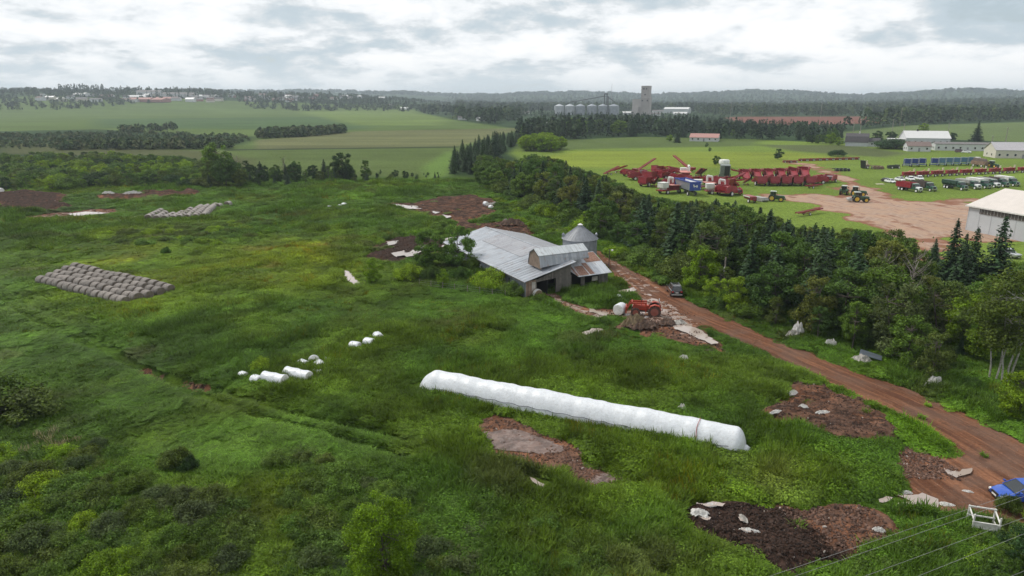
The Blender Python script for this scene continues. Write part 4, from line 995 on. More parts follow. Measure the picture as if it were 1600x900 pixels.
# ---- grain bin
def make_bin():
    c = P(898, 402); c = Vector((12.6, 124.5, 0))
    r = empty('grain_bin', c, 0); tag(r, 'round grey steel grain bin with cone roof behind the barn loft', 'grain bin')
    prof = []; z = -.3
    while z < 5.15: prof += [(3.12, z), (3.16, z+.12), (3.12, z+.24)]; z += .26
    MB().lathe(prof, 48).build('wall', mat('galvanised', (.24, .26, .285), .55, .25, var=.18, scale=1.2), r, 50)
    for k in range(24):
        a = 6.283*k/24; MB().box((3.17*math.cos(a), 3.17*math.sin(a), 2.4), (.05, .09, 5.4), rz=a).build('stiffener', MATS['galvanised'], r)
    rf = MB().lathe([(3.4, 5.05), (3.36, 5.12), (.32, 7.45), (.30, 7.6)], 48).build('roof', mat('galvanised_roof', (.19, .20, .22), .55, .2, var=.15), r, 30)
    for k in range(32):
        a = 6.283*k/32; MB().tube((3.36*math.cos(a), 3.36*math.sin(a), 5.16), (.33*math.cos(a), .33*math.sin(a), 7.48), .03, .02, 4).build('roof_rib', MATS['galvanised'], rf)
    MB().lathe([(.45, 7.5), (.5, 7.62), (.1, 7.85)], 16).build('cap', WHITE, r, 40)
    for a in (R(178), R(4)):
        p_ = (3.0*math.cos(a), 3.0*math.sin(a)); MB().tube((p_[0], p_[1], 5.3), (p_[0], p_[1], 5.75), .22).tube((p_[0], p_[1], 5.7), (p_[0]+.25*math.cos(a), p_[1]+.25*math.sin(a), 5.85), .26, .3).build('vent', MATS['galvanised'], r)
make_bin()
# ---- wire fence before the barn
f0, f1 = P(655, 448), P(790, 466)
fr_ = empty('wire_fence', (f0.x, f0.y, 0)); tag(fr_, 'thin post and wire fence in the grass in front of the barn', 'fence')
for i in range(8):
    q = f0.lerp(f1, i/7)-f0; MB().tube((q.x, q.y, -.3), (q.x+rng.uniform(-.08, .08), q.y, 1.35), .06, .05, 6).build('post', WOOD_GREY, fr_)
for h in (.45, .8, 1.15):
    q = f1-f0; MB().tube((0, 0, h), (q.x, q.y, h), .012, .012, 4).build('wire', STEEL, fr_)
# ---- pole lamp by the bin and utility pole by the lane
def utility_pole(x, y, h, label, arm=True, rz=0, r0=.14, transformer=False, group=None):
    r = empty('utility_pole', (x, y, tz(x, y)), rz); tag(r, label, 'utility pole', group)
    MB().tube((0, 0, -.5), (0, 0, h), r0, r0*.65, 10).build('pole', WOOD_GREY, r, 60)
    if arm:
        a = MB().box((0, 0, h-.5), (2.2, .1, .12)).build('crossarm', WOOD_GREY, r)
        for q in (-1, -.35, .35, 1): MB().lathe([(.05, 0), (.08, .06), (.05, .16), (.02, .2)], 8, (q, 0, h-.43)).build('insulator', WHITE, a, 40)
    if transformer:
        t = MB().lathe([(.02, 0), (.25, .03), (.26, .75), (.2, .85), (.03, .88)], 14, (-.05, -.38, h-2.4)).build('transformer', mat('grey_tank', (.42, .43, .44), .5), r, 40)
        MB().box((0, -.2, h-1.9), (.1, .3, .1)).build('bracket', STEEL, t)
    return r
lp = P(951, 425); q_ = empty('yard_lamp', (lp.x, lp.y, 0)); tag(q_, 'thin yard pole with white lamp beside the rusty wing of the barn', 'lamp post')
MB().tube((0, 0, -.3), (0, 0, 4.2), .09, .06, 8).build('pole', mat('dark_pole', (.06, .05, .045), .8), q_)
MB().box((.2, 0, 4.1), (.6, .05, .05)).build('arm', STEEL, q_); MB().lathe([(.05, 0), (.2, .05), (.18, .25), (.05, .32)], 12, (.5, 0, 3.85)).build('lamp_head', WHITE, q_, 40)
up = P(1130, 452); utility_pole(up.x, up.y, ztop(up.y, 402), 'short grey utility pole with transformer among bright maples by the lane', False, 0, .17, True)
# ================================================================ silage bag
def make_tube():
    d = (TUBE_B-TUBE_A); L = d.length; a = math.atan2(d.y, d.x)
    r = empty('silage_bag', (TUBE_A.x, TUBE_A.y, 0), a); tag(r, 'very long white plastic silage bag lying across the weeds', 'silage bag')
    NS, NC = 260, 26; V = []; F = []
    cs = lambda t: min(1, max(0, t))
    for i in range(NS+1):
        s_ = i/NS*L; e0 = cs(s_/2.4); e1 = cs((L-s_)/1.0)
        k = (math.sin(e0*math.pi/2)**.8)*(math.sin(e1*math.pi/2)**.5); k = max(k, .04)
        wob = 1+.012*abs(math.sin(s_*2.1))+.018*math.sin(s_*.55)+.014*math.sin(s_*1.3+1)+.008*math.sin(s_*3.1)
        for j in range(NC+1):
            th = math.pi*(j/NC)*1.12-math.pi*.06
            hw, hh = 1.55*k*wob, 2.3*k*wob
            wr = 1+.006*math.sin(s_*4+2*math.sin(th*3+s_*.7))+.005*math.sin(th*9+s_*2.1)
            y_ = -math.cos(th)*hw*wr; z_ = .1+math.sin(th)*hh*wr if math.sin(th) >= 0 else .1+math.sin(th)*.8
            V.append((s_, y_, z_-.15))
    for i in range(NS):
        for j in range(NC):
            o = i*(NC+1)+j; F.append((o, o+1, o+NC+2, o+NC+1))
    F.append(tuple(range(NC, -1, -1))); F.append(tuple(NS*(NC+1)+j for j in range(NC+1)))
    MB().add(V, F).build('film', WHITEFILM, r, 60)
    zt = [tz(*(TUBE_A+d*(i/40)).xy) for i in range(41)]; r.location.z = sum(zt)/41+.03
    pts = []
    for i in range(61):
        s_ = 1.6+(L-3.0)*i/60; th = R(24)+.03*math.sin(i*1.7)
        k = min(1, s_/2.4)
        pts.append((s_, -math.cos(th)*1.61*k, -.03+math.sin(th)*2.38*k))
    MB().path(pts, .03, 5).build('seam', mat('dark_seam', (.10, .11, .13), .7), r)
    for s_, c in ((1.9, 'dark_seam'), (L-4.2, None)):
        k = min(1, s_/2.4); pts = [(s_+.05*math.sin(j), -math.cos(math.pi*j/16)*1.60*k, -.02+math.sin(math.pi*j/16)*2.37*k) for j in range(17)]
        MB().path(pts, .028, 5).build('band', MATS['dark_seam'] if c else mat('red_rope', (.30, .06, .05), .8), r)
    MB().lathe([(.05, 0), (.45, .05), (.5, .35), (.2, .6)], 10, (L-.1, -.2, .15)).build('knot', WHITEFILM, r, 60)
make_tube()
# ================================================================ hay bales
BALE_SIDE = mat('grey_hay', (.185, .165, .150), .95, rnd=.16, var=.22, scale=2.2, dirt=(.075, .066, .06), dirt_amt=.6, bump=.7, bscale=7)
BALE_END = mat('hay_end', (.14, .115, .09), .95, var=.3, scale=5, dirt=(.09, .075, .06), bump=.8, bscale=9)
def make_bale(name, side, end, label, rad=.76, ln=1.3):
    r = empty(name); tag(r, label, 'bale'); g = rng
    prof = [(rad*.93, -ln/2), (rad, -ln/2+.1), (rad*1.015, -.2), (rad*.985, .05), (rad*1.01, .3), (rad, ln/2-.1), (rad*.93, ln/2)]
    mb = MB(); n = 20; vs = []
    for k, (q, z) in enumerate(prof):
        for i in range(n):
            a = 6.283*i/n; rr_ = q*(1+.02*math.sin(3*a+k)+.012*g.uniform(-1, 1)); zz_ = math.sin(a)*rr_
            if zz_ < -rad*.86: zz_ = -rad*.86
            vs.append((math.cos(a)*rr_, z, zz_+rad*.86))
    fs = [(k*n+i, k*n+(i+1) % n, (k+1)*n+(i+1) % n, (k+1)*n+i) for k in range(len(prof)-1) for i in range(n)]
    mb.add(vs, fs).build('side', side, r, 50)
    e = MB()
    for sg, k in ((-1, 0), (1, len(prof)-1)):
        ring = vs[k*n:(k+1)*n]; e.add([(0, sg*(ln/2+.03), rad*.86)]+ring, [(0, 1+i, 1+(i+1) % n) for i in range(n)])
    e.build('end', end, r, 50)
    return Proto(r)
BALE = make_bale('hay_bale', BALE_SIDE, BALE_END, 'grey round hay bale', .80, 1.42)
BALE_FEET = []
rows = [((68, 444), (193, 473.5), 15, 'nearest'), ((82, 438), (213, 468), 15, 'second nearest'), ((95, 433), (231, 464.5), 15, 'middle'), ((107, 427.5), (248, 460), 15, 'fourth'), ((121, 423), (265, 456.5), 15, 'farthest')]
BALE_FEET.append(G([(55, 444), (193, 478), (272, 458), (120, 418)]))
for (a, b, n, nm) in rows:
    A, B = P(*a), P(*b); hd = heading(A, B)-math.pi/2
    for i in range(n):
        q = A.lerp(B, i/(n-1)); q += Vector((rng.uniform(-.1, .1), rng.uniform(-.1, .1), 0))
        BALE.place((q.x, q.y, tz(q.x, q.y)-.1), hd+rng.uniform(-.07, .07), f'grey round hay bale in the {nm} row of the big five row stack', f'bales of the {nm} row of the big stack', (rng.uniform(.95, 1.05), 1, rng.uniform(.88, 1.03)))
OLD = make_bale('hay_bale', mat('bleached_hay', (.27, .245, .23), .95, var=.22, scale=2, dirt=(.17, .14, .12), bump=.6), BALE_END, 'bleached bale', .74, 1.45)
back = [((233, 345), (251, 335.5), 5), ((246, 345.5), (258, 338.5), 4), ((259, 345), (270, 340), 3), ((272, 344.5), (284, 338), 4), ((282, 343.5), (298, 334), 5), ((294, 343), (314, 330), 7), ((306, 342.5), (325, 328.5), 8), ((319, 342), (337, 326), 9), ((343, 327), (357, 323.5), 2)]
for k, (a, b, n) in enumerate(back):
    A, B = P(*a), P(*b); hd = heading(A, B)-math.pi/2
    n = max(n, int((B-A).length/1.7))
    for i in range(n):
        q = A.lerp(B, i/max(1, n-1)); OLD.place((q.x, q.y, tz(q.x, q.y)+.1), hd+rng.uniform(-.1, .1), 'bleached round bale in the stepped rows far behind the big stack', 'bleached bales of the stepped rows', 1.2)
A, B = P(203, 345), P(240, 336); t_ = empty('silage_bag', (A.x, A.y, tz(A.x, A.y)), heading(A, B)); tag(t_, 'long dull greenish plastic covered row beside the bleached bales', 'silage bag')
L_ = (B-A).length; MB().lathe([(.1, 0), (.75, .6), (.8, L_*.5), (.75, L_-.6), (.1, L_)], 16, (0, 0, 0), 'y').build('film', mat('greenish_film', (.40, .43, .41), .6, dirt=(.2, .22, .18)), t_, 60).rotation_euler.z = -math.pi/2
# white wrapped bales
WB = make_bale('wrapped_bale', WHITEFILM, mat('wrapped_end', (.66, .65, .63), .5, dirt=(.3, .26, .22), var=.15, bump=.4), 'white wrapped bale', .72, 1.35)
def wrapped(px, py, hx, hy, label, s=1.0, tilt=0):
    q = GP(px, py, .05); q.z -= .15; o = WB.place(q, heading(P(px, py), P(hx, hy))-math.pi/2, label, None, s*.92)
    o.rotation_euler.x = tilt; return o
def long_wrapped(p0, p1, label):
    A, B = P(*p0), P(*p1); L = (B-A).length; r = empty('wrapped_bale', (A.x, A.y, tz(A.x, A.y)), heading(A, B)); tag(r, label, 'wrapped bales')
    NS, n = 30, 18; vs = []
    for i in range(NS+1):
        s_ = L*i/NS; k = 1-.08*abs(math.sin(s_*2.3)); 
        for j in range(n):
            a = 6.283*j/n; q = .74*k*(1+.02*math.sin(5*a+s_*3)); vs.append((s_, math.cos(a)*q, max(-.6, math.sin(a)*q)+.62))
    MB().add(vs, [(i*n+j, i*n+(j+1) % n, (i+1)*n+(j+1) % n, (i+1)*n+j) for i in range(NS) for j in range(n)]).build('film', WHITEFILM, r, 60)
    e = MB(); e.add([(-.05, 0, .6)]+vs[:n], [(0, 1+j, 1+(j+1) % n) for j in range(n)]); e.add([(L+.04, 0, .6)]+vs[-n:], [(0, 1+j, 1+(j+1) % n) for j in range(n)])
    e.build('end', MATS['wrapped_end'], r, 50)
long_wrapped((449, 592), (484, 600), 'longest white wrapped bale row, right of the broken wrapped heap'); long_wrapped((414, 601), (446, 607), 'white wrapped bale row with dark open end, left of the longest one')
wrapped(577, 541, 592, 543, 'white wrapped bale with dark end, middle of three in the long grass'); wrapped(555, 546, 572, 548, 'half sunken white wrapped bale, lowest of three in the long grass'); wrapped(591, 533, 596, 538, 'clean white wrapped bale, topmost of three in the long grass')
wrapped(491, 569, 496, 578, 'white wrapped bale leaning at the top of the broken heap', 1, .5); wrapped(500, 577, 505, 582, 'white wrapped bale at the right of the broken heap'); wrapped(474, 574, 482, 577, 'torn white wrapped bale at the left of the broken heap', .9); wrapped(510, 566, 516, 568, 'pale wrapped bale scrap right of the broken heap', .7)
wrapped(497, 588, 505, 590, 'brown stained bale at the foot of the broken heap', .8); wrapped(402, 603, 410, 605, 'dirty white wrapped bale left of the wrapped row', .9); wrapped(381, 594, 388, 596, 'small white wrapped bale alone by the bright shrub', .7)
wrapped(967, 470, 971, 474, 'white bale with torn film in the grass island behind the tractor', .85)
wrapped(538, 323, 545, 324, 'white wrapped bale far off in the grass, right one of the pair', 1.0); wrapped(531, 324, 534, 325, 'white wrapped bale far off in the grass, left one of the pair', .8); wrapped(515, 325, 520, 325, 'flat white scrap bale far off in the grass', .8)
wrapped(759, 324, 764, 325, 'white wrapped bale on the far mud heap, left of two', 1); wrapped(767, 326, 772, 327, 'white wrapped bale on the far mud heap, right of two', .9)
wrapped(3, 305, 9, 306, 'white wrapped bale at the left edge by the brown heap', 1.1)
# ---- crumpled plastic and rubble
def crumple(px, py, wx, wy, hz, label, m, name='plastic_sheet', cat='plastic sheet', seed=0, rz=0.0):
    g = random.Random(seed); q = GP(px, py); r = empty(name, (q.x, q.y, q.z-.05), rz); tag(r, label, cat)
    n = 14; vs = []; fs = []
    for i in range(n+1):
        for j in range(n+1):
            u_, v_ = i/n*2-1, j/n*2-1; e_ = max(0, 1-(u_*u_+v_*v_)*.75)
            vs.append((u_*wx/2*(1+.12*math.sin(5*v_+seed)), v_*wy/2*(1+.15*math.sin(4*u_+seed*2)), hz*(e_**.7)*(.55+.9*g.random())+.02))
    for i in range(n):
        for j in range(n):
            o = i*(n+1)+j; u_, v_ = (i+.5)/n*2-1, (j+.5)/n*2-1
            if u_*u_+v_*v_ < 1.05: fs.append((o, o+1, o+n+2, o+n+1))
    fs2 = MB().add(vs, fs).build('sheet', m, r)
    me = fs2.data; bm = bmesh.new(); bm.from_mesh(me); ex = bmesh.ops.extrude_face_region(bm, geom=bm.faces[:])
    bmesh.ops.translate(bm, verts=[v for v in ex['geom'] if isinstance(v, bmesh.types.BMVert)], vec=(0, 0, .012)); bmesh.ops.recalc_face_normals(bm, faces=bm.faces)
    loose = [v for v in bm.verts if not v.link_faces]; bmesh.ops.delete(bm, geom=loose); bm.to_mesh(me); bm.free()
    return r
PLW = mat('dirty_white_plastic', (.52, .51, .49), .5, var=.12, scale=2, dirt=(.28, .22, .18), dirt_amt=.5); SOIL = mat('dug_soil', (.10, .062, .045), .95, var=.4, scale=3, bump=.8)
MAUVE = mat('muddy_film', (.115, .075, .062), .55, var=.45, scale=1.0, dirt=(.27, .22, .20), dirt_amt=.55)
STONE = mat('pale_rubble', (.36, .34, .31), .9, var=.25, scale=3)
for a in [
 (812, 692, 7.5, 3.6, .16, 'muddy mauve plastic sheet spread over the brown patch below the silage bag', MAUVE), (950, 747, 4.0, 1.4, .1, 'small muddy sheet on the thin brown patch right of the big one', MAUVE),
 (1068, 566, 1.5, 1.1, .75, 'white plastic lump on a low dirt mound right of the mud heap', PLW), (1090, 566, .9, .7, .3, 'small pale plastic scrap right of the white lump', PLW), (878, 543, 1.2, .7, .35, 'lone white plastic scrap in the grass left of the heap', PLW),
 (1065, 646, 1.0, .9, .8, 'white plastic rag behind the right part of the silage bag', PLW), (908, 806, 1.0, .8, .5, 'pale stone coloured plastic lump in the foreground grass', PLW), (742, 653, 1.3, .5, .2, 'pale scrap at the left tip of the brown plastic patch', PLW),
 (1238, 527, 2.6, 1.4, .9, 'pale broken concrete rubble beside the lane, first along the wood', STONE), (1246, 524, 1.4, 1.2, 1.5, 'torn white sheet leaning on the first rubble', PLW), (1297, 542, 1.6, 1.0, .9, 'pointed white plastic scrap beside the lane in the grass', PLW),
 (1345, 568, 2.4, 1.6, 1.0, 'mossy pale mound beside the lane under the dark metal sheet', STONE), (1459, 612, 2.2, 1.4, 1.2, 'white plastic sack with brown end beside the lane', PLW), (1496, 622, 1.5, .7, .35, 'small white plastic scrap right of the white sack', PLW),
 (1236, 617, 2.2, .9, .4, 'white plastic strip on the black part of the right mud heap', PLW), (1254, 646, .9, .5, .3, 'small white scrap at the left of the right mud heap', PLW), (1284, 655, 1.4, .5, .25, 'pale plastic strip on the right mud heap', PLW), (1210, 655, 1.6, .5, .2, 'flat white strip left of the right mud heap', PLW),
 (1092, 818, 1.3, .8, .35, 'crumpled white plastic at the left end of the black muck', PLW), (1110, 803, 1.7, .5, .15, 'flat white film along the top of the black muck', PLW), (1160, 822, .5, .9, .3, 'pale grey lump standing on the black muck', STONE), (1170, 841, 1.4, .5, .25, 'white curl of film in the middle of the black muck', PLW),
 (1372, 836, .8, .4, .3, 'white scrap at the right end of the brown heap', PLW), (1416, 770, .9, .4, .2, 'small pale scrap above the muddy pools', PLW), (1512, 768, .8, .3, .12, 'white scrap on the earth left of the blue car', PLW), (1505, 805, .7, .4, .2, 'white scrap beside the broken white frame', PLW),
 (1478, 788, 1.2, .5, .15, 'pinkish white film right of the muddy pools', PLW), (990, 515, 3.4, 1.8, 1.4, 'tan heap of old straw in front of the tractor', STRAW), (1005, 517, 4.2, 2.0, 1.1, 'grey brown muck heap right of the tan straw', SOIL), (1040, 512, 2.6, 1.6, .7, 'brown soil heap right of the tractor rear wheel', SOIL),
 (840, 542, 1.2, .9, .7, 'brown clod in the grass above the silage bag', SOIL), (1108, 552, 1.6, 1.1, .5, 'dark soil clump at the end of the white plastic strip', SOIL), (1060, 510, 2.2, 1.3, .5, 'grey plastic covered lump at the top of the white strip', STONE),
 (800, 358, 5.5, 2.4, 1.4, 'red brown soil heap behind the barn', SOIL), (790, 357, 1.6, 1.1, 1.3, 'pale boulder on the red heap behind the barn', STONE), (752, 293, 3.0, 1.4, .6, 'grey slab heap at the foot of the spruce belt', STONE), (773, 321, 4.5, 1.2, .8, 'pale grey log at the right of the far mud heap', STONE),
 (690, 283, 2.2, .8, .4, 'white scrap at the end of the hedge row', PLW), (622, 288, 1.4, .7, .5, 'white scrap in the grass below the hedge row', PLW), (170, 309, 4, 1.0, .8, 'pale torn film on the far brown heap, left one', PLW), (208, 309, 5, 1.0, .9, 'yellowish film on the far brown heap', PLW), (645, 325, 3.2, 1.2, .15, 'flat white film beside the far red track', PLW), (140, 335, 8, 1.0, .25, 'long white film on the wet brown patch at the left', PLW)]:
    crumple(a[0], a[1], a[2], a[3], a[4], a[5], a[6], 'plastic_sheet' if a[6] in (PLW, MAUVE) else ('rubble_heap' if a[6] is STONE else 'soil_heap'), 'plastic sheet' if a[6] in (PLW, MAUVE) else 'heap', seed=int(a[0]), rz=(a[0] % 7)*.15-.4)
q = GP(1358, 565); ms = empty('metal_sheet', (q.x, q.y, q.z+.9), R(-25)); tag(ms, 'dark bent metal sheet resting on the mossy mound by the lane', 'metal sheet')
MB().quadslab((-1.2, -.7, .3), (1.2, -.8, -.1), (1.3, .6, .0), (-1.0, .7, .45), .04).build('sheet', mat('blue_grey_sheet', (.16, .19, .23), .4, .5), ms)
MB().box((.9, .0, -.45), (.08, .08, .9)).box((-.8, 0, -.3), (.08, .08, 1.1)).build('leg', STEEL, ms)
# ---- broken white wooden frame near the blue car
q = GP(1533, 832); fr = empty('wooden_frame', q, R(-18)); tag(fr, 'broken white box frame with open top standing below the blue car', 'wooden frame')
PW = mat('old_white_wood', (.60, .59, .56), .75, var=.15, dirt=(.2, .17, .14))
MB().box((0, -.6, .55), (1.55, .05, .42)).box((0, -.6, .98), (1.55, .05, .36)).build('front_panel', PW, fr)
MB().box((.8, 0, .6), (.05, 1.1, .6)).build('side_panel', PW, fr)
for x_ in (-.8, .8):
    for y_ in (-.6, .6): MB().box((x_, y_, .85), (.09, .09, 1.9)).build('post', PW, fr)
for y_, z_ in ((-.6, 1.22), (-.6, .77), (.6, 1.75), (.6, 1.05)): MB().box((0, y_-.035, z_), (1.75, .08, .09)).build('rail', PW, fr)
for x_ in (-.8, .8): MB().box((x_, 0, 1.5), (.08, 1.25, .08), rx=.25).build('rail', PW, fr)
# ---- overhead wires crossing the bottom right corner
for i, (a, b) in enumerate([((1185, 900), (1600, 760)), ((1225, 900), (1600, 770)), ((1335, 900), (1600, 803)), ((1480, 876), (1600, 828)), ((1566, 900), (1600, 886))]):
    z_ = 9.5-.25*i; A, B = P(a[0], a[1], z_), P(b[0], b[1], z_); d_ = (B-A).normalized(); A2 = A-d_*40; B2 = B+d_*50; L = (B2-A2).length
    mb = MB(); pts = []
    for k in range(41):
        t = k/40; p_ = A2.lerp(B2, t); p_.z += ((t-.5)**2*4-.5)*.5; pts.append(p_)
    o = mb.path(pts, .009, 5).build('power_line', mat('wire_grey', (.20, .20, .195), .6, .2), None)
    tag(o, ['upper of the two close power lines crossing the black muck', 'lower of the two close power lines crossing the black muck', 'third power line crossing below the broken frame', 'fourth power line running above the bottom right bushes', 'lowest power line cutting the bottom right corner'][i], 'power line')
# ================================================================ vehicles and machinery (local +X is forward)
def wheel(par, x, y, rad, w_, rim, name='wheel', lug=False, tyre=None):
    rr = rad*.62
    o = MB().lathe([(rr, -w_*.42), (rad*.93, -w_*.5), (rad, -w_*.3), (rad, w_*.3), (rad*.93, w_*.5), (rr, w_*.42)], 22, (0, 0, 0), 'y')
    if lug:
        for k in range(18):
            a = 6.283*k/18
            for sg in (-1, 1): o.box((rad*1.0*math.cos(a+sg*.09), sg*w_*.24, rad*1.0*math.sin(a+sg*.09)), (.10, w_*.46, .11), ry=-a)
    o = o.build(name, tyre or TYRE, par, 40); o.location = (x, y, rad)
    MB().lathe([(rr*1.03, -w_*.40), (rr*1.0, -w_*.47), (rr*.4, -w_*.44), (.07, -w_*.5)], 18, (0, 0, 0), 'y').lathe([(.07, w_*.5), (rr*.4, w_*.44), (rr*1.0, w_*.47), (rr*1.03, w_*.40)], 18, (0, 0, 0), 'y').build('rim', rim, o, 40)
    return o
YEL = mat('yellow_rim', (.55, .36, .03), .5, dirt=(.2, .13, .05)); GRN = mat('green_paint', (.018, .075, .022), .4, var=.1, coat=.3, dirt=(.10, .07, .05), dirt_amt=.25)
DGRN = mat('truck_green', (.020, .085, .055), .35, coat=.4, dirt=(.12, .09, .07), dirt_amt=.25); REDP = mat('machine_red', (.235, .010, .020), .42, var=.15, dirt=(.16, .06, .05), dirt_amt=.4)
REDD = mat('machine_dark_red', (.17, .012, .016), .5, var=.2, dirt=(.10, .05, .04), dirt_amt=.4); PINK = mat('faded_red', (.52, .20, .17), .55, var=.12, dirt=(.30, .14, .12)); BLUEP = mat('machine_blue', (.02, .05, .28), .4, var=.15, dirt=(.10, .09, .10), dirt_amt=.3)
LBLUE = mat('faded_blue', (.10, .22, .36), .5, var=.15, dirt=(.15, .13, .12)); RUSTP = mat('rusty_orange', (.26, .10, .055), .75, var=.3, dirt=(.10, .05, .04)); BROWNP = mat('brown_machine', (.20, .13, .09), .8, var=.3)
GREYP = mat('grey_machine', (.28, .28, .27), .55, var=.2); CHROME = mat('chrome', (.55, .55, .55), .2, .9); LAMP = mat('lamp_glass', (.65, .65, .62), .15); SIGNAL = mat('red_lamp', (.35, .02, .02), .3); CREAM = mat('cream_paint', (.55, .50, .40), .6, dirt=(.3, .22, .16))
ROOFG = mat('cab_roof', (.42, .47, .43), .45)
def make_tractor(mower=False, old=False):
    r = empty('tractor'); tag(r, 'green tractor with yellow wheels', 'tractor')
    b = MB().prism([(.9, .85), (3.55, .9), (3.62, 1.15), (3.55, 1.62), (3.2, 1.78), (.9, 1.85)], -.44, .44).box((1.3, 0, .85), (3.4, .6, .5)).box((0, 0, .95), (1.2, 1.0, .6))
    b.box((2.65, 0, .75), (.3, 1.7, .25)).box((3.75, 0, .8), (.35, .8, .45))
    b.build('body', GRN, r, 35, .04)
    MB().box((3.6, 0, 1.3), (.06, .6, .5)).build('grille', BLACK, r)
    for sg in (-1, 1):
        MB().box((3.56, sg*.3, 1.58), (.08, .18, .12)).build('headlight', LAMP, r)
        MB().prism([(-.95, 1.45), (-.75, 1.9), (-.1, 2.02), (.5, 1.88), (.7, 1.5), (.62, 1.5), (.42, 1.80), (-.1, 1.94), (-.7, 1.83), (-.88, 1.45)], sg*.55, sg*1.25).build('fender', GRN, r)
        wheel(r, 0, sg*.98, .97, .55, YEL, lug=True); wheel(r, 2.65, sg*.92, .70, .44, YEL, lug=True)
    c = MB()
    for x_, y_ in ((-.55, -.7), (-.55, .7), (1.0, -.62), (1.0, .62), (.3, -.74), (.3, .74)): c.tube((x_, y_, 1.55), (x_*.94, y_*.95, 2.9), .05)
    c.box((.2, 0, 1.5), (1.6, 1.45, .3)); cab = c.build('cab', GRN, r)
    MB().prism([(-.56, 1.6), (1.02, 1.6), (.96, 2.86), (-.5, 2.86)], -.68, .68).build('windows', GLASS, cab)
    MB().prism([(-.72, 2.88), (1.12, 2.88), (1.05, 3.06), (-.62, 3.08)], -.8, .8).build('cab_roof', ROOFG, cab, bevel=.05)
    MB().tube((1.35, -.45, 1.6), (1.35, -.45, 2.75), .06).build('exhaust', BLACK, r)
    for sg in (-1, 1): MB().box((1.15, sg*1.05, 2.35), (.06, .22, .35)).tube((1.0, sg*.66, 2.4), (1.15, sg*1.0, 2.4), .02, n=5).build('mirror', BLACK, cab)
    if mower:
        m_ = MB().box((-1.9, 0, .75), (1.1, 2.6, .55)).box((-1.0, 0, .9), (1.1, .2, .2)).prism([(-2.4, .4), (-1.3, .4), (-1.5, 1.3), (-2.2, 1.3)], -.9, .9).build('mower', GREYP, r, bevel=.05)
        MB().box((-2.2, 0, 1.05), (.5, 2.2, .1)).build('deck', WHITE, m_)
    return Proto(r)
def L(px, py, qx, qy):
    a, b = P(px, py), P(qx, qy); return (a.x, a.y, tz(a.x, a.y)), heading(a, b)
TR = make_tractor(); TRM = make_tractor(True)
p_, h_ = L(1206, 314, 1230, 315.5); TR.place(p_, h_, 'green tractor with yellow wheels standing alone on the mown grass by the red spreader')
p_, h_ = L(1337, 315.5, 1356, 316); TRM.place(p_, h_, 'green tractor with yellow wheels and grey rear mower, front one on the gravel')
p_, h_ = L(1334, 306, 1352, 307); TR.place(p_, h_, 'green tractor with pale cab roof half hidden behind the mower tractor')
p_, h_ = L(1318, 304.5, 1326, 299); TR.place(p_, h_, 'dark tractor seen from behind at the left of the three on the gravel')
p_, h_ = L(1548, 261.5, 1562, 263); TR.place(p_, h_, 'green tractor hitched before the brown load at the end of the blue machines')
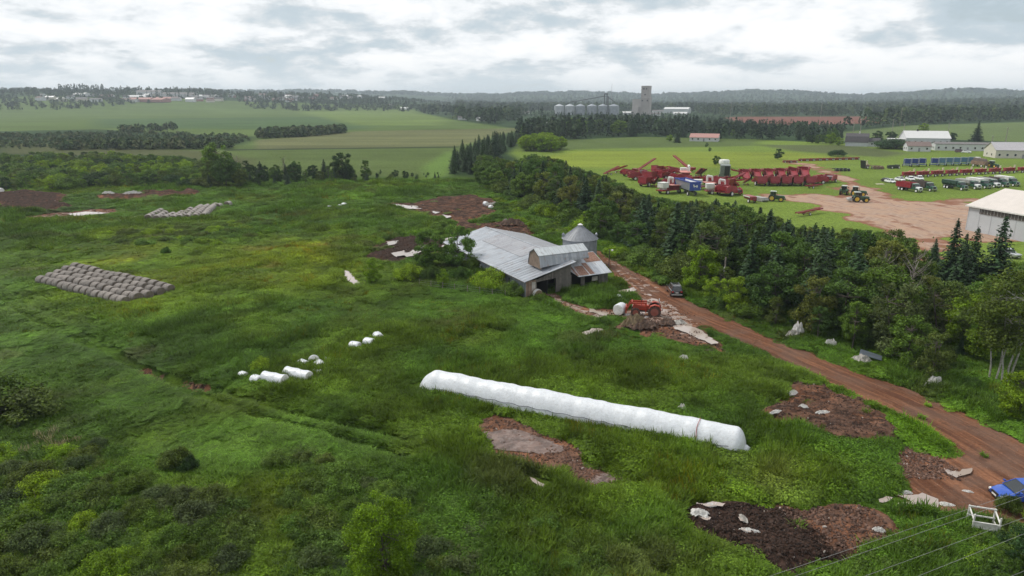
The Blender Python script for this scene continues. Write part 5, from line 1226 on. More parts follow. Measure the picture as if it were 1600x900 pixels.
# ---- old orange loader tractor holding a white bale
def make_loader():
    A, B = P(1022, 494), P(988, 492); q = (A.x, A.y, tz(A.x, A.y)); r = empty('loader_tractor', q, heading(A, B)); tag(r, 'muddy orange old tractor with front loader carrying a white bale', 'tractor')
    OR = mat('orange_paint', (.34, .038, .015), .5, var=.15, dirt=(.14, .05, .035), dirt_amt=.5); MT = mat('muddy_tyre', (.05, .03, .025), .95, dirt=(.17, .075, .05), dirt_amt=.9, scale=2, bump=.5); MR = mat('muddy_rim', (.22, .06, .04), .8, dirt=(.15, .07, .05))
    r.scale = (1.1,)*3
    MB().prism([(.7, .75), (2.75, .8), (2.8, 1.35), (2.6, 1.5), (.7, 1.42)], -.32, .32).box((0, 0, .85), (1.2, .7, .5)).build('body', OR, r, 35, .04)
    MB().box((1.2, 0, .7), (2.6, .4, .35)).box((2.4, 0, .62), (.25, 1.4, .2)).build('chassis', mat('dirty_iron', (.06, .045, .04), .8), r)
    for sg in (-1, 1):
        wheel(r, 0, sg*.82, .80, .46, MR, lug=True, tyre=MT); wheel(r, 2.4, sg*.72, .56, .32, MR, lug=True, tyre=MT)
        MB().prism([(-.85, 1.05), (-.6, 1.6), (0, 1.76), (.55, 1.55), (.72, 1.2), (.64, 1.2), (.48, 1.5), (0, 1.68), (-.55, 1.54), (-.77, 1.05)], sg*.5, sg*1.05).build('fender', OR, r)
        MB().box((1.1, sg*.5, 1.2), (.16, .14, 1.3)).box((2.05, sg*.5, 1.75), (2.1, .13, .2), ry=R(2)).box((3.35, sg*.5, 1.25), (.16, .13, 1.15), ry=R(-28)).box((1.9, sg*.5, 1.45), (1.5, .1, .1), ry=R(-10)).build('loader_arm', OR, r)
        MB().box((2.82, sg*.22, 1.25), (.05, .12, .12)).build('headlight', LAMP, r)
    MB().box((2.9, 0, 1.85), (.14, 1.15, .14)).box((3.62, 0, .8), (.14, 1.5, .9)).build('loader_frame', OR, r)
    for y_ in (-.4, .4): MB().tube((3.6, y_, .55), (5.0, y_, .5), .045, .02, 6).build('bale_spike', STEEL, r)
    MB().box((-.1, 0, 1.35), (.5, .5, .12)).box((-.35, 0, 1.6), (.1, .5, .45)).build('seat', BLACK, r, bevel=.03)
    MB().tube((.75, 0, 1.3), (.5, 0, 1.75), .03).lathe([(.17, 0), (.2, .02), (.17, .04)], 14, (.48, 0, 1.74)).build('steering_wheel', BLACK, r)
    MB().tube((1.7, .2, 1.4), (1.7, .2, 2.2), .04).build('exhaust', BLACK, r)
    MB().box((-.55, 0, 1.7), (.08, 1.1, 1.1)).build('rear_frame', STEEL, r)
    rot = Matrix.Rotation(heading(A, B), 3, 'Z'); f_ = Vector(q)+rot @ Vector((4.85, 0, 0))
    WB.place((f_.x, f_.y, tz(f_.x, f_.y)+.1), heading(A, B)-math.pi/2+1.2, 'dirty white wrapped bale held on the orange loader spikes', None, 1.15)
make_loader()
# ---- road cars
def make_car(name, paint, kind, label, Lc=4.6, Wc=1.8, Hc=1.47):
    r = empty(name); tag(r, label, 'car')
    if kind == 'sedan': st = [(-2.3, .35, .78, .78, .70), (-2.2, .22, .92, .93, .82), (-1.75, .2, .98, 1.02, .9), (-.8, .2, .99, .99, .9), (.9, .2, .93, .95, .9), (1.6, .2, .80, .86, .86), (2.1, .22, .66, .72, .76), (2.28, .35, .58, .6, .62)]; gh = [(-1.65, 1.0), (-.85, 1.40), (-.1, Hc), (.45, 1.42), (1.25, .93)]
    elif kind == 'suv': st = [(-2.3, .45, 1.05, 1.05, .84), (-2.25, .35, 1.1, 1.1, .9), (-1, .32, 1.12, 1.12, .92), (.9, .32, 1.08, 1.08, .92), (1.3, .32, 1.04, 1.08, .9), (2.1, .35, .95, 1.0, .84), (2.3, .45, .8, .82, .72)]; gh = [(-2.2, 1.08), (-2.05, 1.7), (-1.2, Hc), (.2, Hc-.03), (.95, 1.1)]
    else: st = [(-2.6, .5, 1.0, 1.0, .85), (-2.55, .4, 1.05, 1.05, .9), (.1, .38, 1.08, 1.08, .9), (1.1, .38, 1.05, 1.08, .9), (2.3, .4, .98, 1.0, .84), (2.5, .5, .85, .85, .74)]; gh = [(-.55, 1.06), (-.45, 1.65), (.1, Hc), (.75, 1.62), (1.2, 1.06)]
    V = []; F = []; n = 10
    for (x, zl, zb, zc, hw) in st:
        hw *= Wc/1.8
        ring = [(-hw*.85, zl), (-hw, zl+.14), (-hw*1.01, (zl+zb)/2), (-hw*.97, zb-.05), (-hw*.82, zb+.01), (hw*.82, zb+.01), (hw*.97, zb-.05), (hw*1.01, (zl+zb)/2), (hw, zl+.14), (hw*.85, zl)]
        V += [(x, y, z) for y, z in ring]
    for i in range(len(st)-1):
        for j in range(n): F.append((i*n+j, i*n+(j+1) % n, (i+1)*n+(j+1) % n, (i+1)*n+j))
    F += [tuple(range(n)), tuple((len(st)-1)*n+j for j in range(n-1, -1, -1))]
    MB().add(V, F).build('body', paint, r, 40)
    # glass house and roof skin
    V = []; F = []; m = len(gh)
    for x, z in gh:
        k = (z-gh[0][1])/(Hc-gh[0][1]+1e-6); hw = Wc/2*(.86-.17*k)
        V += [(x, -hw, z), (x, hw, z)]
    for i in range(m-1): F.append((2*i, 2*i+1, 2*i+3, 2*i+2))
    F += [tuple(2*i for i in range(m)), tuple(2*i+1 for i in range(m-1, -1, -1)), (0, 1, 2*m-1, 2*m-2)]
    MB().add(V, F).build('windows', GLASS, r)
    i0 = max(range(m), key=lambda i: gh[i][1]); a, b = (gh[1], gh[3])
    k1 = lambda z: Wc/2*(.86-.17*(z-gh[0][1])/(Hc-gh[0][1]))
    tp = gh[1:4]
    for (x0, z0), (x1, z1) in zip(tp, tp[1:]):
        pass
    rf = MB()
    for (x0, z0), (x1, z1) in zip(tp, tp[1:]): rf.quadslab((x0, -k1(z0)*1.01, z0+.035), (x1, -k1(z1)*1.01, z1+.035), (x1, k1(z1)*1.01, z1+.035), (x0, k1(z0)*1.01, z0+.035), .05)
    for sg in (-1, 1):
        for i in range(m-1): rf.tube((gh[i][0], sg*k1(gh[i][1]), gh[i][1]), (gh[i+1][0], sg*k1(gh[i+1][1]), gh[i+1][1]), .035, n=5)
        xm = (gh[1][0]+gh[3][0])/2; rf.tube((xm, sg*k1(gh[0][1])*1.0, gh[0][1]), (xm, sg*k1(Hc)*1.01, Hc-.02), .04, n=5)
    rf.build('roof', paint, r, 40)
    wr = .33 if kind == 'sedan' else .38; xa = 1.38 if kind != 'pickup' else 1.55
    for x in (-xa, xa):
        for sg in (-1, 1): wheel(r, x, sg*(Wc/2-.11), wr, .22, CHROME)
    xf = st[-1][0]
    for sg in (-1, 1):
        MB().box((xf-.16, sg*.62, st[-2][2]-.12), (.22, .36, .15), rz=sg*-.35).build('headlight', LAMP, r, bevel=.03)
        MB().box((st[0][0]+.03, sg*.68, st[1][2]-.2), (.12, .3, .22)).build('tail_light', SIGNAL, r)
        MB().box((gh[-1][0]-.25, sg*(Wc/2+.07), gh[0][1]+.08), (.14, .2, .13)).build('mirror', paint, r, bevel=.03)
    MB().box((xf-.02, 0, .55), (.08, .8, .2)).build('grille', BLACK, r); MB().box((xf+.035, 0, .42), (.02, .5, .12)).build('plate', WHITE, r); MB().box((st[0][0]-.02, 0, .6 if kind == 'sedan' else .75), (.03, .5, .13)).build('plate', WHITE, r)
    MB().box((xf-.04, 0, .32), (.14, 1.5, .14)).build('bumper', BLACK if kind != 'suv' else GREYP, r, bevel=.03); MB().box((st[0][0]+.0, 0, .45), (.2, 1.66, .2)).build('bumper', GREYP if kind == 'suv' else paint, r, bevel=.03)
    if kind == 'suv':
        for sg in (-1, 1): MB().tube((-1.9, sg*.58, Hc+.07), (.1, sg*.58, Hc+.06), .03).build('roof_rail', CHROME, r)
        MB().quadslab((-2.26, -.62, 1.12), (-2.26, .62, 1.12), (-2.09, .55, 1.66), (-2.09, -.55, 1.66), .05).build('rear_window', GLASS, r)
    if kind == 'pickup': MB().box((-1.6, 0, 1.085), (1.75, 1.45, .03)).build('cargo_bed', BLACK, r)
    return Proto(r)
BL = mat('blue_car_paint', (.012, .075, .42), .22, .25, var=.03, coat=.8); DKP = mat('black_car_paint', (.018, .019, .022), .22, .2, var=.05, coat=.7, dirt=(.12, .07, .05), dirt_amt=.2); SILV = mat('silver_paint', (.5, .51, .53), .3, .6, var=.03); WHC = mat('white_car_paint', (.72, .73, .74), .3, var=.03)
p_, h_ = L(1592, 782, 1562, 786); p_ = P(1596, 790); z_ = tz(p_.x, p_.y); A_, B_ = P(1599, 781), P(1549, 780)
make_car('blue_car', BL, 'sedan', 'shiny blue sedan car parked on the red earth at the right edge').place((A_.x, A_.y, tz(A_.x, A_.y)+.05), heading(A_, B_), 'shiny blue sedan parked on the red earth at the right edge')
A_, B_ = P(1053, 459), P(1041, 449); make_car('black_car', DKP, 'suv', '', Hc=1.78, Wc=1.86).place((A_.x, A_.y, tz(A_.x, A_.y)+.03), R(88), 'black muddy sport utility car parked on the lane near the barn')
CW = make_car('white_car', WHC, 'sedan', ''); CP_ = make_car('white_pickup', WHC, 'pickup', '', Hc=1.8); CD = make_car('dark_car', DKP, 'sedan', '')
for pr, a, b, lab in [(CW, (1391, 285.5), (1400, 287), 'white car at the left end of the parked cars behind the red dump truck'), (CD, (1384.5, 284), (1392, 285.5), 'dark car peeping out left of the white parked car'), (CW, (1406, 282.5), (1414, 284), 'white car hidden behind the box of the red dump truck'), (CP_, (1422, 282.5), (1431, 285), 'white pickup behind the cab of the red dump truck'), (CP_, (1436, 281.5), (1445, 284), 'rightmost white pickup behind the dump trucks')]:
    p_, h_ = L(*a, *b); pr.place(p_, h_, lab)
p_, h_ = L(1572, 401, 1590, 405); make_car('silver_car', SILV, 'pickup', '', Hc=1.75).place(p_, h_, 'silver and black vehicle on the grass before the white shed, beyond the spruces')
# ---- farm trucks
def make_truck(box, boxmat, hood=WHC, cabm=None, name='dump_truck'):
    cabm = cabm or DGRN; r = empty(name); tag(r, 'farm truck', 'truck')
    MB().box((-.6, 0, .85), (8.6, .9, .28)).build('chassis', BLACK, r)
    c = MB().prism([(1.55, .95), (3.0, .95), (3.0, 1.75), (2.65, 2.65), (1.6, 2.72), (1.55, 2.6)], -1.05, 1.05).build('cab', cabm, r, 35, .05)
    MB().quadslab((3.03, -.88, 1.78), (3.03, .88, 1.78), (2.74, .85, 2.52), (2.74, -.85, 2.52), .03).build('windshield', GLASS, c)
    for sg in (-1, 1): MB().box((2.2, sg*1.06, 2.1), (.85, .03, .62)).build('side_window', GLASS, c); MB().box((2.95, sg*1.25, 2.1), (.08, .2, .45)).build('mirror', BLACK, c)
    MB().box((2.1, 0, 2.76), (.9, 1.7, .1)).build('cab_roof', ROOFG, c)
    MB().prism([(3.0, .85), (4.35, .85), (4.42, 1.1), (4.35, 1.62), (3.0, 1.78)], -.85, .85).build('hood', hood, r, 35, .06)
    MB().box((4.42, 0, 1.28), (.05, .95, .55)).build('grille', BLACK, r); MB().box((4.5, 0, .72), (.18, 2.2, .3)).build('bumper', CHROME, r, bevel=.03)
    for sg in (-1, 1):
        MB().box((4.38, sg*.68, 1.2), (.1, .25, .25)).build('headlight', LAMP, r)
        MB().prism([(3.05, .95), (3.3, 1.28), (3.95, 1.28), (4.3, .95), (4.15, .95), (3.9, 1.18), (3.35, 1.18), (3.2, .95)], sg*.82, sg*1.16).build('fender', cabm, r)
        wheel(r, 3.6, sg*.98, .52, .3, WHC); wheel(r, -2.2, sg*.9, .52, .56, WHC); wheel(r, -3.5, sg*.9, .52, .56, WHC)
    if box == 'dump':
        b = MB().box((-1.75, 0, 1.25), (6.2, 2.3, .12))
        for sg in (-1, 1): b.box((-1.75, sg*1.2, 2.05), (6.3, .08, 1.65)); b.box((-1.75, sg*1.24, 2.9), (6.4, .14, .14))
        b.box((1.36, 0, 2.1), (.08, 2.4, 1.8)).box((-4.86, 0, 2.0), (.08, 2.4, 1.5)).build('dump_box', boxmat, r)
        for k in range(7):
            for sg in (-1, 1): MB().box((-4.5+.95*k, sg*1.28, 2.05), (.1, .08, 1.6)).build('box_rib', boxmat, r)
    elif box == 'bulk':
        MB().prism([(-1.25, 2.9), (-1.25, 1.9), (-.55, 1.15), (.55, 1.15), (1.25, 1.9), (1.25, 2.9)], -4.8, 1.35, 'x').build('bulk_box', boxmat, r)
        for k in range(6): MB().box((-4.4+1.1*k, 0, 2.2), (.1, 2.62, 1.3)).build('box_rib', boxmat, r)
        MB().box((-1.7, 0, 2.93), (6.0, 2.3, .05)).build('load_cover', boxmat, r)
    else:
        MB().box((-1.7, 0, 1.3), (6.2, 2.3, .2)).box((-1.7, 0, 2.45), (6.2, 2.35, 1.3)).box((-1.7, 0, 3.12), (6.3, 2.45, .08)).build('van_box', boxmat, r)
    return Proto(r)
T_RED = make_truck('dump', REDP, WHC); T_BRN = make_truck('dump', mat('dark_brown_box', (.07, .05, .045), .6, var=.2), DGRN, name='dump_truck')
T_GRN = make_truck('bulk', mat('dark_green_box', (.018, .05, .032), .5), DGRN, name='bulk_truck'); T_GRY = make_truck('bulk', GREYP, WHC, name='bulk_truck'); T_WHT = make_truck('van', WHITE, DGRN, name='box_truck')
for pr, a, b, lab in [(T_RED, (1421, 298.5), (1434, 300.5), 'dump truck with bright red box and white hood, left end of the truck row'), (T_BRN, (1444, 297), (1456, 299), 'dump truck with dark brown box, second from the left of the truck row'),
 (T_GRN, (1492, 295.5), (1504, 297.3), 'bulk truck with dark green slanted box, before the gap in the truck row'), (T_GRY, (1513, 294), (1525, 295.8), 'bulk truck with grey slanted box and white hood, beside the dark green one'), (T_WHT, (1529, 293), (1541, 294.8), 'white box truck with green cab, fourth from the right of the row'), (T_GRY, (1543.5, 291.5), (1555.5, 293.3), 'grey box truck with green cab, third from the right of the row'), (T_BRN, (1557, 290.5), (1569, 292.2), 'brown box truck, second from the right of the row'), (T_WHT, (1573, 289.5), (1585, 291.2), 'box truck with green cab at the right end of the row')]:
    p_, h_ = L(*a, *b); pr.place(p_, h_, lab)
# ---- potato machines
def trailwheels(r, xs, y, rad=.5, w_=.35, rim=None):
    for x in xs:
        for sg in (-1, 1): wheel(r, x, sg*y, rad, w_, rim or WHITE)
def make_harvester(m=None, chute=None):
    """big hopper body with a sloping digger bed, side chute and drawbar"""
    m = m or REDP; chute = chute or PINK; r = empty('harvester'); tag(r, 'red potato harvester', 'harvester')
    MB().box((.4, 0, .75), (5.6, 1.9, .18)).box((3.9, 0, .7), (2.0, .2, .2)).build('frame', REDD, r)
    h = MB()
    h.quadslab((-2.4, -1.5, 2.7), (.6, -1.5, 2.7), (.3, -.9, 1.0), (-2.1, -.9, 1.0), .07).quadslab((-2.4, 1.5, 2.7), (.6, 1.5, 2.7), (.3, .9, 1.0), (-2.1, .9, 1.0), .07)
    h.box((-2.3, 0, 1.85), (.08, 2.6, 1.7), ry=.1).box((.48, 0, 1.7), (.08, 2.5, 1.4)).box((-.9, 0, 1.0), (2.6, 1.9, .08)).box((-.9, -1.5, 2.72), (3.1, .12, .12)).box((-.9, 1.5, 2.72), (3.1, .12, .12)).build('hopper', m, r)
    MB().box((2.0, 0, 1.35), (3.4, 1.6, .14), ry=R(24)).box((2.0, .85, 1.5), (3.5, .08, .5), ry=R(24)).box((2.0, -.85, 1.5), (3.5, .08, .5), ry=R(24)).build('digger_bed', m, r)
    for k in range(9): MB().box((.65+.33*k, 0, 1.98-.147*k), (.06, 1.55, .05)).build('web_bar', STEEL, r)
    c = MB().box((.6, -2.5, 2.3), (.9, 3.0, .12), rx=R(-12)).box((.15, -2.5, 2.45), (.07, 3.0, .35), rx=R(-12)).box((1.05, -2.5, 2.45), (.07, 3.0, .35), rx=R(-12)).build('chute', m, r)
    MB().box((.6, -2.5, 2.37), (.8, 2.9, .03), rx=R(-12)).build('belt', chute, c)
    trailwheels(r, (-.8,), 1.25, .62, .42)
    return Proto(r)
def make_windrower():
    r = empty('windrower'); tag(r, 'red windrower', 'windrower')
    MB().box((0, 0, .8), (4.6, 2.6, .16)).box((3.0, 0, .7), (2.0, .18, .18)).build('frame', REDD, r)
    MB().prism([(-2.2, .7), (1.6, .45), (2.0, .9), (1.2, 1.9), (-1.0, 2.3), (-2.2, 1.7)], -1.45, -1.3).prism([(-2.2, .7), (1.6, .45), (2.0, .9), (1.2, 1.9), (-1.0, 2.3), (-2.2, 1.7)], 1.3, 1.45).build('side_panel', REDP, r)
    MB().box((-.2, 0, 1.35), (3.4, 2.5, .12), ry=R(-10)).box((-1.9, 0, 1.6), (.1, 2.6, .9)).build('deck', REDP, r)
    for k in range(6): MB().tube((-1.5+.55*k, -1.28, 1.62-.07*k), (-1.5+.55*k, 1.28, 1.62-.07*k), .09).build('roller', STEEL, r)
    trailwheels(r, (-.5,), 1.65, .5)
    return Proto(r)
def make_conveyor(Lb=9, up=2.6, box=False):
    r = empty('conveyor'); tag(r, 'red conveyor', 'conveyor'); a = math.atan2(up, Lb)
    MB().box((0, -.42, 1.0+up*.35), (Lb, .07, .38), ry=-a).box((0, .42, 1.0+up*.35), (Lb, .07, .38), ry=-a).build('boom', REDP, r)
    MB().box((0, 0, 1.05+up*.35), (Lb*.99, .76, .05), ry=-a).build('belt', REDD, r)
    for k in range(8):
        x = -Lb/2+Lb*(k+.5)/8; MB().box((x, 0, .93+up*.35+x*math.tan(a)), (.1, 1.0, .1)).build('cross_bar', REDD, r)
    MB().box((0, 0, .55), (Lb*.6, .14, .14)).tube((-1, -.6, .5), (Lb*.2, -.45, 1.0+up*.45), .05).tube((-1, .6, .5), (Lb*.2, .45, 1.0+up*.45), .05).box((-1, 0, .5), (.14, 1.8, .14)).build('frame', REDD, r)
    trailwheels(r, (-1.0,), .95, .38, .22, WHITE)
    if box: MB().prism([(-Lb/2-.8, 1.6), (-Lb/2+1.0, 1.6), (-Lb/2+.7, .7), (-Lb/2-.5, .7)], -.8, .8).build('hopper', REDP, r)
    return Proto(r)
def make_filler(white=True):
    """red floor frame with a white hopper and goose-neck filler"""
    r = empty('seed_cutter'); tag(r, 'seed loader', 'seed loader')
    MB().box((0, 0, .8), (5.2, 2.2, .2)).box((1.6, 0, 1.3), (2.0, 2.0, .8)).build('frame', REDP, r)
    MB().quadslab((-.4, -1.4, 1.95), (2.9, -1.4, 1.75), (2.9, 1.4, 1.75), (-.4, 1.4, 1.95), .06).build('platform', PINK, r)
    MB().box((-1.5, 0, 1.9), (1.9, 1.7, 1.1)).box((-1.5, 0, 2.5), (2.0, 1.8, .1)).box((-1.5, 0, 1.2), (1.3, 1.2, .5)).build('hopper', WHITE, r, bevel=.08)
    MB().tube((1.0, .8, 1.2), (1.0, .8, 3.4), .28).tube((1.0, .8, 3.35), (2.3, .8, 3.1), .32, .3).tube((2.2, .8, 3.2), (2.4, .8, 2.2), .26, .22).build('spout', WHITE, r, 40)
    trailwheels(r, (-1.2,), 1.15, .45)
    return Proto(r)
HV = make_harvester(); WI = make_windrower(); CV = make_conveyor(); CVL = make_conveyor(13, 4.2, True); SC = make_filler()
gA, gB = 'red harvesters of the back row', 'red harvesters of the front row'
for i, px in enumerate((1163, 1181, 1200, 1219, 1238, 1255)):
    p_, h_ = L(px, 280-i*.5, px+5, 283-i*.5); HV.place(p_, h_, ('leftmost red harvester of the back row' if i == 0 else 'rightmost and tallest red harvester of the back row' if i == 5 else 'red potato harvester in the middle of the back row on the lawn'), None if i in (0, 5) else gA, 1.35 if i < 5 else 1.5)
for i, px in enumerate((1186, 1206, 1224, 1242, 1262, 1279, 1295)):
    p_, h_ = L(px, 289.5-(i > 4)*3-(i == 6)*2, px-9, 286.5); (HV if i < 5 else WI).place(p_, h_, ('leftmost red harvester of the front row, with pale chute' if i == 0 else 'rightmost red machine of the front row beside the earth track' if i == 6 else 'second red machine from the right end of the front row' if i == 5 else 'red potato harvester with pale chute in the middle of the front row'), None if i in (0, 5, 6) else gB, 1.3)
p_, h_ = L(1271, 294, 1289, 293); make_conveyor(7, .2).place(p_, h_, 'low dark red trailer frame in front of the red harvester rows')
p_, h_ = L(1166, 290, 1174, 294); CV.place(p_, h_, 'small sloping red conveyor left of the harvester rows', None, .9)
p_, h_ = L(1264, 335.5, 1291, 331.5); make_conveyor(11, .35).place(p_, h_, 'long flat dark red conveyor lying alone on the grass above the spruces')
for (a, b, pr, lab, sc_) in [((1008, 268), (1040, 264), CVL, 'long red conveyor boom along the back of the machine jumble', .9), ((1066, 266), (1050, 263), CVL, 'tall peaked red conveyor at the back of the jumble', 1.0),
 ((968, 271), (985, 274), CV, 'red conveyor at the left end of the machine jumble', .9), ((982, 275), (1000, 274), WI, 'red windrower with pale stripes left in the jumble', 1), ((1003, 272), (1008, 276), WI, 'small red windrower with orange side, left in the jumble', .7),
 ((1017, 284), (1033, 281), HV, 'red harvester left of the white hoppers in the jumble', 1.2), ((1036, 281), (1052, 279), HV, 'dark red harvester behind the white hoppers in the jumble', 1.2), ((1024, 293), (1034, 303), CVL, 'red conveyor running down beside the dark spruces', .75),
 ((1043, 302), (1062, 300), SC, 'red seed loader with white hopper nearest the spruces', 1.15), ((1069, 278), (1078, 284), SC, 'black based loader with white tower and white box in the jumble', 1.15), ((1097, 278), (1106, 283), CV, 'striped red conveyor fan right of the white tower', 1.0), ((1092, 277), (1100, 282), CV, 'steep red conveyor next to the striped one', 1.0),
 ((1099, 296), (1116, 296), SC, 'seed loader with faded pink platform and white spout behind the blue trailer', 1.05), ((1118, 303), (1135, 303), SC, 'seed loader with white goose neck in front of the blue trailer', 1.05), ((1138, 296), (1155, 293), HV, 'red harvester at the right end of the jumble', 1.1), ((1135, 305), (1150, 303), WI, 'low red windrower at the right end of the jumble', 1.2), ((1127, 290), (1140, 287), HV, 'red harvester behind the goose neck loader', 1.0),
 ((1010, 291), (1022, 289), HV, 'red harvester low at the spruce edge, left of the nearest white hopper', 1.0), ((1048, 293), (1058, 291), WI, 'low red windrower directly left of the blue trailer', 1.1), ((1084, 290), (1094, 289), HV, 'red harvester squeezed between blue trailer and striped conveyor', 1.0), ((1112, 288), (1122, 286), WI, 'low red windrower behind the goose neck spouts', 1.1),
 ((1146, 289), (1156, 288), CV, 'red conveyor pointing at the harvester rows', 1.0), ((1030, 272), (1046, 271), HV, 'red harvester under the long back conveyor boom', 1.0), ((994, 281), (1008, 281), WI, 'red windrower behind the first spruces of the belt', 1.1), ((1054, 272), (1066, 272), WI, 'dark red windrower left of the white tower', 1.0),
 ((1150, 304), (1158, 307), WI, 'small red windrower between the jumble and the spreader', .8), ((1060, 284), (1075, 283), WI, 'red machine partly hidden behind the blue trailer', 1.1), ((955, 273), (965, 272), CV, 'rusty red conveyor end at the edge of the spruces', .8)]:
    p_, h_ = L(*a, *b); pr.place(p_, h_, lab, None, sc_*1.28)
# blue bulk trailer
def make_blue():
    p_, h_ = L(1073, 303, 1098, 311.5); r = empty('bulk_trailer', p_, h_, 1.25); tag(r, 'blue open bulk trailer with pale inside among the red machines', 'trailer')
    for sg in (-1, 1): MB().quadslab((-5.2, sg*1.45, 3.6), (5.2, sg*1.45, 3.6), (4.6, sg*1.0, 1.5), (-4.6, sg*1.0, 1.5), .1).build('side_panel', mat('grey_side', (.22, .23, .27), .5), r); MB().box((0, sg*1.48, 3.62), (10.5, .16, .3)).build('top_rail', BLUEP, r)
    MB().box((0, 0, 1.5), (9.3, 2.0, .1)).quadslab((-4.9, -1.36, 3.4), (4.9, -1.36, 3.4), (4.5, -.92, 1.6), (-4.5, -.92, 1.6), .04).quadslab((-4.9, 1.36, 3.4), (4.9, 1.36, 3.4), (4.5, .92, 1.6), (-4.5, .92, 1.6), .04).build('inside', mat('pale_lining', (.55, .56, .60), .5), r)
    e = MB().box((5.05, 0, 2.6), (.1, 2.9, 2.2)).build('end_panel', BLUEP, r); MB().box((-5.05, 0, 2.6), (.1, 2.9, 2.2)).build('end_panel', BLUEP, r)
    MB().box((5.12, .1, 2.6), (.03, 1.1, .25), rx=.3).box((5.12, -.35, 2.75), (.03, .3, .6), rx=.4).box((5.12, .5, 2.5), (.03, .25, .5), rx=-.3).build('emblem', WHITE, e)
    MB().box((0, 0, 1.1), (9.5, .9, .3)).build('chassis', BLACK, r); trailwheels(r, (-3.6, -2.5, 3.2), 1.0, .52, .4)
make_blue()
# grey hopper with black mouth, white tank behind it
p_, h_ = L(1132, 277.5, 1136, 285); r = empty('grain_cart', p_, h_); tag(r, 'grey tilted hopper cart with black mouth on the lawn', 'hopper cart')
MB().prism([(-1.9, .4), (1.3, .4), (2.0, 4.9), (-1.2, 5.2)], -1.9, 1.9).build('hopper', mat('grey_green_steel', (.16, .18, .17), .5, var=.2), r, bevel=.1); MB().prism([(1.42, .9), (1.45, .9), (2.06, 4.6), (1.98, 4.6)], -.3, 1.6).build('mouth', BLACK, r); trailwheels(r, (-.4,), 2.1, .7)
p_, h_ = L(1131, 262.5, 1134, 266); r = empty('white_hopper', p_, h_); tag(r, 'white round topped hopper with dark base behind the grey hopper cart', 'hopper')
MB().lathe([(2.0, 1.6), (2.35, 2.0), (2.35, 3.2), (2.0, 3.7), (.3, 3.9)], 24).build('tank', WHITE, r, 40); MB().lathe([(1.4, .2), (2.0, 1.6)], 16).build('cone', BLACK, r, 40)
for k in range(4): a = .785+1.57*k; MB().tube((1.9*math.cos(a), 1.9*math.sin(a), -.1), (1.9*math.cos(a), 1.9*math.sin(a), 1.9), .1).build('leg', STEEL, r)
# red spreader and grey drum next to the lone tractor
p_, h_ = L(1171, 316, 1183, 319.5); r = empty('spreader', p_, h_); tag(r, 'small bright red spreader trailer with white wheels beside the lone tractor', 'spreader')
MB().prism([(-1.0, 2.0), (-.5, .9), (.5, .9), (1.0, 2.0)], -2.4, 2.0, 'x').box((2.6, 0, .9), (1.6, .15, .15)).build('tank', REDP, r, bevel=.04); MB().box((-.2, -1.02, 1.8), (4.2, .06, .3)).build('stripe', WHITE, r); MB().box((2.2, 0, 1.4), (.8, 1.7, 1.0)).build('gearbox', REDD, r); trailwheels(r, (1.2,), .95, .6)
p_, h_ = L(1187, 314, 1195, 315.5); r = empty('harrow', p_, h_); tag(r, 'grey harrow between the red spreader and the lone tractor', 'harrow')
for k in range(6): MB().tube((-2+.8*k, -1.2, .6), (-2+.8*k, 1.2, .6), .5).build('drum', GREYP, r)
MB().box((0, 0, 1.15), (4.6, 2.2, .15)).build('frame', GREYP, r)
# ---- rows of tool bars, planters, blue machines
def make_bar(m=None):
    m = m or RUSTP; r = empty('cultivator'); tag(r, 'cultivator', 'cultivator')
    MB().box((0, 0, 1.0), (4.2, .3, .35)).box((0, .9, .9), (4.2, .2, .2)).box((0, -1, 1.2), (.3, 1.6, .3)).build('tool_bar', m, r)
    for k in range(6): MB().box((-1.8+.72*k, .5, .5), (.1, 1.1, .9), rx=.4).build('tine', REDD if m is RUSTP else m, r)
    for k in (-1, 1): wheel(r, k*1.4, -.5, .4, .25, WHITE)
    return Proto(r)
BAR = make_bar()
for i in range(9):
    p_, h_ = L(1255+i*10.2, 251.8-i*.28, 1266+i*10.2, 251.5-i*.28); BAR.place(p_, h_, 'rusty orange cultivator in the long thin row at the lawn edge', 'cultivators of the long thin row', 1.1)
for i in range(2): p_, h_ = L(1230+i*10, 254.2, 1242+i*10, 254); BAR.place(p_, h_, 'rusty cultivator set apart left of the long thin row', 'cultivators left of the row', 1.0)
BB = make_bar(BLACK)
for i in range(4): p_, h_ = L(1306+i*6, 267.2, 1309+i*6, 271); BB.place(p_, h_, 'black upright implement of the short black row on the lawn', 'black implements of the short row', .9)
def make_planter(m=None, up=None):
    m = m or REDP; r = empty('planter'); tag(r, 'planter', 'planter')
    MB().box((0, 0, .9), (5.2, 1.0, .3)).box((0, 1.2, .8), (4.4, .16, .2)).build('frame', REDD, r)
    for k in range(4): MB().prism([(-.7, 2.0), (.5, 2.0), (.2, 1.0), (-.4, 1.0)], -2.4+1.25*k, -1.35+1.25*k, 'x').build('seed_box', m, r)
    MB().box((2.5, 0, 1.9), (.5, .3, 2.0)).build('marker_arm', up or CREAM, r); MB().box((-.8, 0, 1.7), (3.6, .16, .16), ry=R(-24)).build('auger', PINK, r)
    trailwheels(r, (-1.6, 1.6), .9, .45)
    return Proto(r)
PLN = make_planter()
for i in range(9):
    p_, h_ = L(1418+i*22.5, 277.5-i*1.0, 1430+i*22.5, 277-i*1.0); PLN.place(p_, h_, 'red planter at the left end of the long planter line behind the trucks' if i == 0 else 'red planter with pale marker arm in the long line behind the trucks', None if i == 0 else 'red planters of the long line', 1.15)
